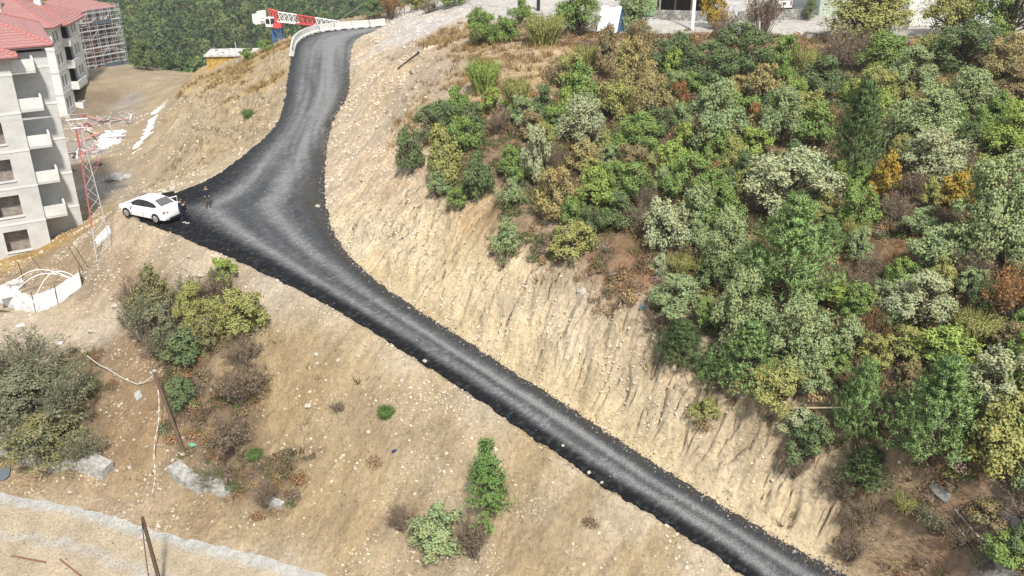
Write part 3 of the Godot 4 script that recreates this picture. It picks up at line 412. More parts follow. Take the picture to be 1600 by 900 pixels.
const ROCKS := [
	[-15.61, 54.23, 0.19, "pale stone on the bare fill slope below the road", "stones on the fill slope"],
	[-11.99, 48.10, 0.16, "pale stone on the bare fill slope below the road", "stones on the fill slope"],
	[-10.51, 47.28, 0.16, "pale stone on the bare fill slope below the road", "stones on the fill slope"],
	[-11.82, 47.47, 0.14, "pale stone on the bare fill slope below the road", "stones on the fill slope"],
	[-12.13, 45.43, 0.23, "pale stone on the bare fill slope below the road", "stones on the fill slope"],
	[-9.28, 47.33, 0.12, "pale stone on the bare fill slope below the road", "stones on the fill slope"],
	[-8.87, 47.84, 0.12, "pale stone on the bare fill slope below the road", "stones on the fill slope"],
	[-6.69, 44.85, 0.11, "pale stone on the bare fill slope below the road", "stones on the fill slope"],
	[-6.39, 44.86, 0.13, "pale stone on the bare fill slope below the road", "stones on the fill slope"],
	[-5.11, 45.84, 0.13, "pale stone on the bare fill slope below the road", "stones on the fill slope"],
	[-8.16, 42.74, 0.15, "pale stone on the bare fill slope below the road", "stones on the fill slope"],
	[-13.46, 43.60, 0.13, "pale stone on the bare fill slope below the road", "stones on the fill slope"],
	[-11.42, 38.71, 0.16, "pale stone on the bare fill slope below the road", "stones on the fill slope"],
	[-8.73, 41.07, 0.11, "pale stone on the bare fill slope below the road", "stones on the fill slope"],
	[-10.01, 44.62, 0.09, "pale stone on the bare fill slope below the road", "stones on the fill slope"],
	[-7.63, 46.62, 0.10, "pale stone on the bare fill slope below the road", "stones on the fill slope"],
	[-3.61, 43.22, 0.11, "pale stone on the bare fill slope below the road", "stones on the fill slope"],
	[0.67, 39.40, 0.10, "pale stone on the bare fill slope below the road", "stones on the fill slope"],
	[1.97, 37.98, 0.10, "pale stone on the bare fill slope below the road", "stones on the fill slope"],
	[-5.67, 41.40, 0.09, "pale stone on the bare fill slope below the road", "stones on the fill slope"],
	[-4.64, 42.18, 0.09, "pale stone on the bare fill slope below the road", "stones on the fill slope"],
	[-13.65, 45.72, 0.12, "pale stone on the bare fill slope below the road", "stones on the fill slope"],
	[-12.96, 46.46, 0.10, "pale stone on the bare fill slope below the road", "stones on the fill slope"],
	[-14.41, 44.28, 0.11, "pale stone on the bare fill slope below the road", "stones on the fill slope"],
	[-9.60, 40.32, 0.09, "pale stone on the bare fill slope below the road", "stones on the fill slope"],
	[-12.08, 37.91, 0.10, "pale stone on the bare fill slope below the road", "stones on the fill slope"],
	[-0.69, 40.84, 0.10, "pale stone on the bare fill slope below the road", "stones on the fill slope"],
	[3.87, 36.90, 0.11, "pale stone on the bare fill slope below the road", "stones on the fill slope"],
	[4.45, 36.21, 0.10, "pale stone on the bare fill slope below the road", "stones on the fill slope"],
	[2.67, 38.88, 0.08, "pale stone on the bare fill slope below the road", "stones on the fill slope"],
	[-23.28, 44.82, 0.16, "pale stone on the brown slide by the leaning pole", "stones on the slide"],
	[-24.06, 44.70, 0.16, "pale stone on the brown slide by the leaning pole", "stones on the slide"],
	[-25.03, 48.88, 0.12, "pale stone on the brown slide by the leaning pole", "stones on the slide"],
	[-25.64, 48.26, 0.10, "pale stone on the brown slide by the leaning pole", "stones on the slide"],
	[-23.16, 47.54, 0.10, "pale stone on the brown slide by the leaning pole", "stones on the slide"],
	[-22.54, 45.99, 0.12, "pale stone on the brown slide by the leaning pole", "stones on the slide"],
	[-23.52, 46.53, 0.10, "pale stone on the brown slide by the leaning pole", "stones on the slide"],
	[-26.39, 43.36, 0.15, "pale stone on the brown slide by the leaning pole", "stones on the slide"],
	[-27.46, 44.09, 0.12, "pale stone on the brown slide by the leaning pole", "stones on the slide"],
	[-21.90, 45.16, 0.10, "pale stone on the brown slide by the leaning pole", "stones on the slide"],
	[-24.49, 43.89, 0.12, "pale stone on the brown slide by the leaning pole", "stones on the slide"],
	[-20.98, 43.32, 0.11, "pale stone on the brown slide by the leaning pole", "stones on the slide"],
	[-19.76, 41.79, 0.11, "pale stone on the brown slide by the leaning pole", "stones on the slide"],
	[-18.48, 41.36, 0.11, "pale stone on the brown slide by the leaning pole", "stones on the slide"],
	[-17.74, 41.43, 0.11, "pale stone on the brown slide by the leaning pole", "stones on the slide"],
	[-15.23, 66.37, 0.23, "pale rock on the stony bank by the upper road", "rocks on the upper bank"],
	[-11.83, 67.71, 0.20, "pale rock on the stony bank by the upper road", "rocks on the upper bank"],
	[-6.73, 59.24, 0.18, "pale rock on the stony bank by the upper road", "rocks on the upper bank"],
	[-11.72, 76.73, 0.25, "pale rock on the stony bank by the upper road", "rocks on the upper bank"],
	[-16.02, 109.11, 0.34, "pale rock on the stony bank by the upper road", "rocks on the upper bank"],
	[-12.13, 73.28, 0.16, "pale rock on the stony bank by the upper road", "rocks on the upper bank"],
	[-10.09, 68.19, 0.15, "pale rock on the stony bank by the upper road", "rocks on the upper bank"],
	[-13.60, 77.54, 0.17, "pale rock on the stony bank by the upper road", "rocks on the upper bank"],
	[-8.72, 65.13, 0.17, "pale rock on the stony bank by the upper road", "rocks on the upper bank"],
	[-7.41, 61.66, 0.14, "pale rock on the stony bank by the upper road", "rocks on the upper bank"],
	[-14.57, 81.98, 0.18, "pale rock on the stony bank by the upper road", "rocks on the upper bank"],
	[-5.47, 68.54, 0.15, "pale rock on the stony bank by the upper road", "rocks on the upper bank"],
	[-10.63, 77.35, 0.17, "pale rock on the stony bank by the upper road", "rocks on the upper bank"],
	[-13.11, 85.08, 0.21, "pale rock on the stony bank by the upper road", "rocks on the upper bank"],
	[-10.20, 81.59, 0.17, "pale rock on the stony bank by the upper road", "rocks on the upper bank"],
	[-6.73, 58.63, 0.13, "pale rock on the stony bank by the upper road", "rocks on the upper bank"],
	[-5.90, 59.18, 0.11, "pale rock on the stony bank by the upper road", "rocks on the upper bank"],
	[-10.80, 63.54, 0.14, "pale rock on the stony bank by the upper road", "rocks on the upper bank"],
	[-42.35, 75.49, 0.26, "pale rock in the loose soil around the pylon", "rocks round the pylon"],
	[-40.98, 74.79, 0.32, "pale rock in the loose soil around the pylon", "rocks round the pylon"],
	[-39.22, 68.94, 0.24, "pale rock in the loose soil around the pylon", "rocks round the pylon"],
	[-40.84, 68.19, 0.21, "pale rock in the loose soil around the pylon", "rocks round the pylon"],
	[-36.15, 66.73, 0.18, "pale rock in the loose soil around the pylon", "rocks round the pylon"],
	[-35.29, 67.19, 0.21, "pale rock in the loose soil around the pylon", "rocks round the pylon"],
	[-42.50, 74.81, 0.23, "pale rock in the loose soil around the pylon", "rocks round the pylon"],
	[-28.48, 61.13, 0.17, "pale rock in the loose soil around the pylon", "rocks round the pylon"],
	[-26.38, 59.22, 0.16, "pale rock in the loose soil around the pylon", "rocks round the pylon"],
	[-23.00, 58.70, 0.18, "pale rock in the loose soil around the pylon", "rocks round the pylon"],
	[-21.70, 56.79, 0.27, "pale rock in the loose soil around the pylon", "rocks round the pylon"],
	[-24.70, 60.42, 0.14, "pale rock in the loose soil around the pylon", "rocks round the pylon"],
	[-30.64, 60.02, 0.14, "pale rock in the loose soil around the pylon", "rocks round the pylon"],
	[-28.66, 57.80, 0.14, "pale rock in the loose soil around the pylon", "rocks round the pylon"],
	[-28.23, 57.20, 0.25, "pale rock in the loose soil around the pylon", "rocks round the pylon"],
	[-21.31, 54.83, 0.26, "pale rock in the loose soil around the pylon", "rocks round the pylon"],
	[-25.87, 56.72, 0.18, "pale rock in the loose soil around the pylon", "rocks round the pylon"],
	[-29.40, 55.63, 0.31, "large pale boulder at the edge of the bench above the grey bush", "boulders"],
	[-28.22, 69.33, 0.31, "white rock at the road edge behind the parked car, left one", "boulders"],
	[-28.00, 70.46, 0.26, "white rock at the road edge behind the parked car, right one", "boulders"],
	[-26.05, 57.83, 0.32, "pale boulder under the khaki shrub below the pylon", "boulders"],
	[4.09, 47.09, 0.33, "grey boulder at the top edge of the cut bank", "boulders"],
	[-20.05, 45.17, 0.23, "white rock at the foot of the leaning wooden pole", "boulders"],
]

# ---------------------------------------------------------------- mesh helper
class Shape:
	var v := PackedVector3Array()
	var n := PackedVector3Array()
	var c := PackedColorArray()
	func tri(a: Vector3, b: Vector3, d: Vector3, col := Color.WHITE) -> void:      # counter-clockwise seen from outside
		var m := (b - a).cross(d - a).normalized()
		v.append(a); v.append(d); v.append(b)
		n.append(m); n.append(m); n.append(m)
		c.append(col); c.append(col); c.append(col)
	func quad(a: Vector3, b: Vector3, d: Vector3, e: Vector3, col := Color.WHITE) -> void:
		tri(a, b, d, col); tri(a, d, e, col)
	func smooth(a: Vector3, b: Vector3, d: Vector3, na: Vector3, nb: Vector3, nd: Vector3, col := Color.WHITE) -> void:
		v.append(a); v.append(d); v.append(b)
		n.append(na); n.append(nd); n.append(nb)
		c.append(col); c.append(col); c.append(col)
	func box(at: Vector3, size: Vector3, turn := Basis.IDENTITY, col := Color.WHITE) -> void:
		var h := size * 0.5
		var p := []
		for k in 8:
			p.append(at + turn * Vector3(h.x * (1 if k & 1 else -1), h.y * (1 if k & 2 else -1), h.z * (1 if k & 4 else -1)))
		quad(p[4], p[5], p[7], p[6], col); quad(p[1], p[0], p[2], p[3], col)
		quad(p[5], p[1], p[3], p[7], col); quad(p[0], p[4], p[6], p[2], col)
		quad(p[6], p[7], p[3], p[2], col); quad(p[0], p[1], p[5], p[4], col)
	func span(lo: Vector3, hi: Vector3, col := Color.WHITE) -> void:
		box((lo + hi) * 0.5, hi - lo, Basis.IDENTITY, col)
	func bar(a: Vector3, b: Vector3, w: float, col := Color.WHITE) -> void:         # square bar
		tube(a, b, w * 0.5, w * 0.5, 4, col)
	func tube(a: Vector3, b: Vector3, ra: float, rb: float, sides := 6, col := Color.WHITE, caps := true) -> void:
		var d := (b - a).normalized()
		var s := d.cross(Vector3.UP if absf(d.y) < 0.9 else Vector3.RIGHT).normalized()
		var t := d.cross(s)
		for k in sides:
			var u0 := s * cos(TAU * k / sides) + t * sin(TAU * k / sides)
			var u1 := s * cos(TAU * (k + 1) / sides) + t * sin(TAU * (k + 1) / sides)
			if sides <= 4:
				quad(a + u0 * ra, a + u1 * ra, b + u1 * rb, b + u0 * rb, col)
			else:
				smooth(a + u0 * ra, a + u1 * ra, b + u1 * rb, u0, u1, u1, col)
				smooth(a + u0 * ra, b + u1 * rb, b + u0 * rb, u0, u1, u0, col)
			if caps:
				tri(a, a + u1 * ra, a + u0 * ra, col); tri(b, b + u0 * rb, b + u1 * rb, col)
	func line(pts: Array, r: float, sides := 5, col := Color.WHITE) -> void:
		for k in pts.size() - 1:
			tube(pts[k], pts[k + 1], r, r, sides, col, k == 0 or k == pts.size() - 2)
	func prism(outline: Array, y0: float, y1: float, col := Color.WHITE) -> void:   # outline counter-clockwise seen from above, in x/z as Vector2(x, -z)
		var m := outline.size()
		var tris := Geometry2D.triangulate_polygon(PackedVector2Array(outline))
		for k in range(0, tris.size(), 3):
			var q := [outline[tris[k]], outline[tris[k + 1]], outline[tris[k + 2]]]
			if (q[1] - q[0]).cross(q[2] - q[0]) < 0:
				q = [q[0], q[2], q[1]]
			tri(Vector3(q[0].x, y1, -q[0].y), Vector3(q[1].x, y1, -q[1].y), Vector3(q[2].x, y1, -q[2].y), col)
			tri(Vector3(q[0].x, y0, -q[0].y), Vector3(q[2].x, y0, -q[2].y), Vector3(q[1].x, y0, -q[1].y), col)
		for k in m:
			var a: Vector2 = outline[k]
			var b: Vector2 = outline[(k + 1) % m]
			quad(Vector3(a.x, y0, -a.y), Vector3(b.x, y0, -b.y), Vector3(b.x, y1, -b.y), Vector3(a.x, y1, -a.y), col)
	func mesh() -> ArrayMesh:
		var arr := []
		arr.resize(Mesh.ARRAY_MAX)
		arr[Mesh.ARRAY_VERTEX] = v; arr[Mesh.ARRAY_NORMAL] = n; arr[Mesh.ARRAY_COLOR] = c
		var m := ArrayMesh.new()
		m.add_surface_from_arrays(Mesh.PRIMITIVE_TRIANGLES, arr)
		return m

var rng := RandomNumberGenerator.new()
var M := {}                       # materials
var used := {}                    # names taken
var noise := FastNoiseLite.new()
var noise2 := FastNoiseLite.new()

func numbered(called: String) -> String:
	if not used.has(called):
		used[called] = 0
		return called
	used[called] += 1
	return "%s_%03d" % [called, used[called]]

func tag(o, label, category, group = "", kind = ""):
	if label: o.set_meta("label", label)
	if category: o.set_meta("category", category)
	if group: o.set_meta("group", group)
	if kind: o.set_meta("kind", kind)
	return o

func part(called: String, shape, m: Material, parent = self) -> MeshInstance3D:
	var o := MeshInstance3D.new()
	o.mesh = shape.mesh() if shape is Shape else shape
	o.material_override = m
	if parent == self:
		o.name = numbered(called)
		add_child(o)
	else:
		o.name = called
		parent.add_child(o, true)
	return o

func thing(called, label, category, at := Vector3.ZERO, turn := 0.0, group = "") -> Node3D:
	var o := Node3D.new()
	o.name = numbered(called)
	add_child(o)
	o.position = at
	o.rotation.y = turn
	tag(o, label, category, group)
	return o

func mat(c: Color, rough := 0.9, metal := 0.0, tex: Texture2D = null, scale := 1.0, bump: Texture2D = null, bump_scale := 1.0) -> StandardMaterial3D:
	var m := StandardMaterial3D.new()
	m.albedo_color = Color(c.r, c.g, c.b).linear_to_srgb()          # colours here are linear base colours
	m.roughness = rough
	m.metallic = metal
	m.vertex_color_use_as_albedo = true
	if rough > 0.8: m.metallic_specular = 0.25
	if tex or bump:
		m.uv1_triplanar = true
		m.uv1_world_triplanar = true
		m.uv1_scale = Vector3.ONE * scale
		m.albedo_texture = tex
		if bump:
			m.normal_enabled = true
			m.normal_texture = bump
			m.normal_scale = bump_scale
	return m

# A tileable grey texture around white: octaves of noise, optionally pale pebbles
func grain(size: int, freq: float, low: float, high: float, pebbles := 0, seed_ := 1, kind := FastNoiseLite.TYPE_SIMPLEX_SMOOTH) -> ImageTexture:
	var nz := FastNoiseLite.new()
	nz.noise_type = kind
	nz.seed = seed_
	nz.frequency = freq
	nz.fractal_octaves = 5
	nz.fractal_gain = 0.6
	var im := nz.get_seamless_image(size, size)
	im.convert(Image.FORMAT_RGB8)
	var r := RandomNumberGenerator.new()
	r.seed = seed_
	var out := Image.create(size, size, false, Image.FORMAT_RGB8)
	for y in size:
		for x in size:
			var g := lerpf(low, high, clampf((im.get_pixel(x, y).r - 0.5) * 1.5 + 0.5, 0, 1)) + r.randf_range(-0.05, 0.05)
			out.set_pixel(x, y, Color(g, g, g))
	for k in pebbles:
		var px := r.randi_range(0, size - 1)
		var py := r.randi_range(0, size - 1)
		var rad := r.randf_range(0.7, 3.2) * (2.0 if r.randf() < 0.06 else 1.0)
		var tone := r.randf_range(0.86, 1.0) if r.randf() < 0.75 else r.randf_range(0.5, 0.7)
		var sq := r.randf_range(0.6, 1.4)
		for dy in range(-7, 8):
			for dx in range(-7, 8):
				if Vector2(dx * sq, dy / sq).length() < rad:
					out.set_pixel(posmod(px + dx, size), posmod(py + dy, size), Color(tone, tone, tone * 0.985))
	return ImageTexture.create_from_image(out)

func bumps(size: int, freq: float, strength: float, seed_ := 3, kind := FastNoiseLite.TYPE_SIMPLEX_SMOOTH) -> ImageTexture:
	var nz := FastNoiseLite.new()
	nz.noise_type = kind
	nz.seed = seed_
	nz.frequency = freq
	nz.fractal_octaves = 4
	var im := nz.get_seamless_image(size, size)
	im.convert(Image.FORMAT_RGB8)
	im.bump_map_to_normal_map(strength)
	return ImageTexture.create_from_image(im)

# ---------------------------------------------------------------- terrain
const GX0 := -96.0
const GF0 := 7.0
const GW := 193
const GH := 167
var coarse_h := PackedFloat32Array()
var coarse_c := PackedColorArray()
var coarse_r := PackedFloat32Array()
var coarse_g := PackedFloat32Array()
var coarse_s := PackedInt32Array()
var soil_names := []
var ax := PackedFloat32Array()          # fine grid axes
var af := PackedFloat32Array()
var fine_h := PackedFloat32Array()
var left_edge := PackedVector2Array()
var right_edge := PackedVector2Array()
var road_outline := PackedVector2Array()
const RS := 0.3
const RX0 := -36.0
const RF0 := 25.0
const RW := 196
const RH := 376
var road_d := PackedFloat32Array()      # signed distance to the asphalt's edge, inside is negative
var road_u := PackedFloat32Array()      # 0 at the valley edge, 1 at the hill edge
var road_s := PackedFloat32Array()

func soft(x: float, k := 3.0) -> float:
	return x if x > 60.0 else log(1.0 + exp(x / k)) * k

func road_height(x: float, f: float) -> float:
	var s := (x + 17.0) * 0.72 - (f - 58.0) * 0.69
	return 15.6 + 0.095 * (soft(f - 62.0) - soft(f - 108.0)) - 0.105 * soft(s)

func make_coarse() -> void:
	var pts := PackedVector2Array()
	var w := PackedFloat32Array()
	for k in range(0, CONTROL.size(), 3):
		pts.append(Vector2(CONTROL[k], CONTROL[k + 1])); w.append(CONTROL[k + 2])
	var spots := PackedVector2Array()
	var spot_kind := PackedInt32Array()
	soil_names = SOILS.keys()
	for row in SOIL_SPOTS:
		for k in range(1, row.size(), 2):
			spots.append(Vector2(row[k], row[k + 1])); spot_kind.append(soil_names.find(row[0]))
	var cols := []
	for s in soil_names: cols.append(SOILS[s])
	for j in GH:
		for i in GW:
			var p := Vector2(GX0 + i, GF0 + j)
			var h: float = CONTROL_PLANE[0] + CONTROL_PLANE[1] * p.x + CONTROL_PLANE[2] * p.y
			for k in pts.size():
				h += w[k] * p.distance_to(pts[k])
			coarse_h.append(h)
			var sum := 0.0
			var c := Vector3.ZERO
			var r := 0.0
			var g := 0.0
			var best := 1e9
			var which := 0
			for k in spots.size():
				var d := p.distance_squared_to(spots[k])
				if d < best:
					best = d; which = spot_kind[k]
				if d < 150.0:
					var e := 1.0 / (d * d + 0.3)
					var q = cols[spot_kind[k]]
					sum += e; c += Vector3(q[0].r, q[0].g, q[0].b) * e; r += q[1] * e; g += q[2] * e
			if sum == 0.0:
				var q = cols[which]
				sum = 1.0; c = Vector3(q[0].r, q[0].g, q[0].b); r = q[1]; g = q[2]
			c /= sum
			coarse_c.append(Color(c.x, c.y, c.z)); coarse_r.append(r / sum); coarse_g.append(g / sum); coarse_s.append(which)

func coarse(a, x: float, f: float):
	var u := clampf(x - GX0, 0.0, GW - 1.001)
	var w := clampf(f - GF0, 0.0, GH - 1.001)
	var i := int(u)
	var j := int(w)
	u -= i; w -= j
	var k := j * GW + i
	if a is PackedColorArray:
		return a[k].lerp(a[k + 1], u).lerp(a[k + GW].lerp(a[k + GW + 1], u), w)
	return lerpf(lerpf(a[k], a[k + 1], u), lerpf(a[k + GW], a[k + GW + 1], u), w)

func soil_at(x: float, f: float) -> String:
	var i := clampi(roundi(x - GX0 + noise.get_noise_2d(x * 9.0, f * 9.0) * 1.6), 0, GW - 1)
	var j := clampi(roundi(f - GF0 + noise.get_noise_2d(x * 9.0 + 300.0, f * 9.0) * 1.6), 0, GH - 1)
	return soil_names[coarse_s[j * GW + i]]

func rounded(e: PackedVector2Array) -> PackedVector2Array:
	var q := PackedVector2Array([e[0]])
	for k in e.size() - 1:
		q.append(e[k].lerp(e[k + 1], 0.25)); q.append(e[k].lerp(e[k + 1], 0.75))
	q.append(e[e.size() - 1])
	return q

func make_road_field() -> void:
	for k in range(0, ROAD_LEFT.size(), 2): left_edge.append(Vector2(ROAD_LEFT[k], ROAD_LEFT[k + 1]))
	for k in range(0, ROAD_RIGHT.size(), 2): right_edge.append(Vector2(ROAD_RIGHT[k], ROAD_RIGHT[k + 1]))
	left_edge = rounded(rounded(left_edge))
	right_edge = rounded(rounded(right_edge))
	road_outline = left_edge.duplicate()
	for k in range(right_edge.size() - 1, -1, -1): road_outline.append(right_edge[k])
	var run := [0.0]
	for k in right_edge.size() - 1: run.append(run[k] + right_edge[k].distance_to(right_edge[k + 1]))
	for j in RH:
		for i in RW:
			var p := Vector2(RX0 + i * RS, RF0 + j * RS)
			var dl := 1e9
			var dr := 1e9
			var s := 0.0
			for k in range(0, left_edge.size() - 1):
				if absf(left_edge[k].x - p.x) < 12.0 and absf(left_edge[k].y - p.y) < 12.0:
					dl = minf(dl, p.distance_squared_to(Geometry2D.get_closest_point_to_segment(p, left_edge[k], left_edge[k + 1])))
			for k in range(0, right_edge.size() - 1):
				if absf(right_edge[k].x - p.x) < 20.0 and absf(right_edge[k].y - p.y) < 20.0:
					var q := Geometry2D.get_closest_point_to_segment(p, right_edge[k], right_edge[k + 1])
					var d := p.distance_squared_to(q)
					if d < dr:
						dr = d; s = run[k] + q.distance_to(right_edge[k])
			dl = minf(sqrt(dl), 20.0); dr = minf(sqrt(dr), 20.0)
			var d := minf(dl, dr)
			if d < 12.0 and Geometry2D.is_point_in_polygon(p, road_outline): d = -d
			road_d.append(d); road_u.append(dl / maxf(dl + dr, 0.01)); road_s.append(s)

func mend_road_field() -> void:
	for j in range(1, RH - 1):
		for i in range(1, RW - 1):
			var k := j * RW + i
			var s := 0
			for q in [k - 1, k + 1, k - RW, k + RW]: s += 1 if road_d[q] > 0.0 else -1
			if absf(road_d[k]) > 0.35 and s * road_d[k] < 0.0 and absi(s) == 4: road_d[k] = -road_d[k]

func road_at(a: PackedFloat32Array, x: float, f: float) -> float:
	var u := (x - RX0) / RS
	var w := (f - RF0) / RS
	if u < 0 or w < 0 or u > RW - 1.01 or w > RH - 1.01: return 20.0
	var i := int(u)
	var j := int(w)
	u -= i; w -= j
	var k := j * RW + i
	return lerpf(lerpf(a[k], a[k + 1], u), lerpf(a[k + RW], a[k + RW + 1], u), w)

func axis(lo: float, hi: float, a: float, b: float, fine: float, grow: float, most: float) -> PackedFloat32Array:
	var out := PackedFloat32Array()
	var p := a
	var s := fine
	var left := []
	while p > lo:
		s = minf(s * grow, most); p -= s; left.append(p)
	left.reverse()
	for q in left: out.append(q)
	p = a
	while p < b:
		out.append(p); p += fine
	s = fine
	while p < hi:
		out.append(p); s = minf(s * grow, most); p += s
	return out

func raw_ground(x: float, f: float) -> float:
	var d := road_at(road_d, x, f) + noise.get_noise_2d(x * 40.0, f * 40.0) * 0.2
	var h: float = coarse(coarse_h, x, f)
	var rough: float = coarse(coarse_r, x, f)
	var groove: float = coarse(coarse_g, x, f)
	var away := smoothstep(0.1, 1.6, d)
	var bump := noise.get_noise_2d(x * 14.0, f * 14.0) * 0.34 + noise.get_noise_2d(x * 45.0, f * 45.0) * 0.17 + noise2.get_noise_2d(x * 100.0, f * 100.0) * 0.10
	h += rough * bump * away
	# soft rills down the fill slope
	if x < 8.0 and f < 58.0 and groove < 0.3:
		var s1 := x * 0.72 - f * 0.69
		var t1 := x * 0.69 + f * 0.72
		h += rough * away * (noise2.get_noise_2d(s1 * 30.0 + noise.get_noise_2d(x * 9.0, f * 9.0) * 12.0, t1 * 7.0) * 0.30 + noise2.get_noise_2d(x * 210.0, f * 210.0) * 0.10)
	if groove > 0.05:
		var s := x * 0.72 - f * 0.69 + noise.get_noise_2d(x * 7.0, f * 7.0) * 1.6
		var t := x * 0.69 + f * 0.72
		var g := absf(noise2.get_noise_2d(s * 120.0, t * 9.0 + 77.0))
		h += groove * away * ((0.25 - g) * 1.45 + noise2.get_noise_2d(s * 34.0, t * 20.0) * 0.28 + noise2.get_noise_2d(x * 170.0, f * 170.0) * 0.20)
	if d < 0.9:
		var rh := road_height(x, f) - 0.09
		h = rh if d <= 0.0 else lerpf(rh + 0.06, h, smoothstep(0.0, 0.9, d))
		if d > 0.0 and road_at(road_u, x, f) < 0.5: h += 0.10 * smoothstep(0.0, 0.25, d) * (1.0 - smoothstep(0.3, 0.9, d))
	return h

func find(a: PackedFloat32Array, p: float) -> int:
	return clampi(a.bsearch(p) - 1, 0, a.size() - 2)

func ground(x: float, f: float) -> float:
	var i := find(ax, x)
	var j := find(af, f)
	var u := clampf((x - ax[i]) / (ax[i + 1] - ax[i]), 0, 1)
	var w := clampf((f - af[j]) / (af[j + 1] - af[j]), 0, 1)
	var k := j * ax.size() + i
	return lerpf(lerpf(fine_h[k], fine_h[k + 1], u), lerpf(fine_h[k + ax.size()], fine_h[k + ax.size() + 1], u), w)

func ground_point(x: float, f: float, up := 0.0) -> Vector3:
	if road_at(road_d, x, f) < 0.0: return Vector3(x, road_height(x, f) + 0.05 + up, -f)
	return Vector3(x, ground(x, f) + up, -f)

func slope_up(x: float, f: float) -> Vector3:
	var e := 0.5
	return Vector3(ground(x - e, f) - ground(x + e, f), 2.0 * e, ground(x, f + e) - ground(x, f - e)).normalized()

func make_ground() -> void:
	ax = axis(-94.0, 94.0, -35.0, 20.0, 0.165, 1.06, 1.3)
	af = axis(9.0, 171.0, 28.0, 68.0, 0.165, 1.035, 0.7)
	var nx := ax.size()
	var nf := af.size()
	var v := PackedVector3Array()
	var nn := PackedVector3Array()
	var c := PackedColorArray()
	var idx := PackedInt32Array()
	fine_h.resize(nx * nf)
	for j in nf:
		for i in nx:
			fine_h[j * nx + i] = raw_ground(ax[i], af[j])
	for j in nf:
		for i in nx:
			var x := ax[i]
			var f := af[j]
			v.append(Vector3(x, fine_h[j * nx + i], -f))
			var i0 := maxi(i - 1, 0)
			var i1 := mini(i + 1, nx - 1)
			var j0 := maxi(j - 1, 0)
			var j1 := mini(j + 1, nf - 1)
			var sx := (fine_h[j * nx + i1] - fine_h[j * nx + i0]) / (ax[i1] - ax[i0])
			var sf := (fine_h[j1 * nx + i] - fine_h[j0 * nx + i]) / (af[j1] - af[j0])
			nn.append(Vector3(-sx, 1, sf).normalized())
			var wx := noise.get_noise_2d(x * 11.0 + 50.0, f * 11.0) * 1.1 + noise2.get_noise_2d(x * 60.0, f * 60.0) * 0.7
			var wf := noise.get_noise_2d(x * 11.0, f * 11.0 + 90.0) * 1.1 + noise2.get_noise_2d(x * 60.0 + 40.0, f * 60.0) * 0.7
			var q: Color = coarse(coarse_c, x + wx, f + wf)
			var mott := 1.0 + noise.get_noise_2d(x * 20.0, f * 20.0 + 500.0) * 0.26 + noise2.get_noise_2d(x * 75.0, f * 75.0) * 0.14 + noise2.get_noise_2d(x * 160.0, f * 160.0) * 0.14
			var warm := noise.get_noise_2d(x * 6.0 + 900.0, f * 6.0) * 0.09
			c.append(Color(q.r * mott * (1.0 + warm * 0.4), q.g * mott, q.b * mott * (1.0 - warm)))
	for j in nf - 1:
		for i in nx - 1:
			var k := j * nx + i
			idx.append_array([k, k + nx, k + nx + 1, k, k + nx + 1, k + 1])
	var arr := []
	arr.resize(Mesh.ARRAY_MAX)
	arr[Mesh.ARRAY_VERTEX] = v; arr[Mesh.ARRAY_NORMAL] = nn; arr[Mesh.ARRAY_COLOR] = c; arr[Mesh.ARRAY_INDEX] = idx
	var m := ArrayMesh.new()
	m.add_surface_from_arrays(Mesh.PRIMITIVE_TRIANGLES, arr)
	tag(part("ground", m, M.soil), "", "", "", "structure")

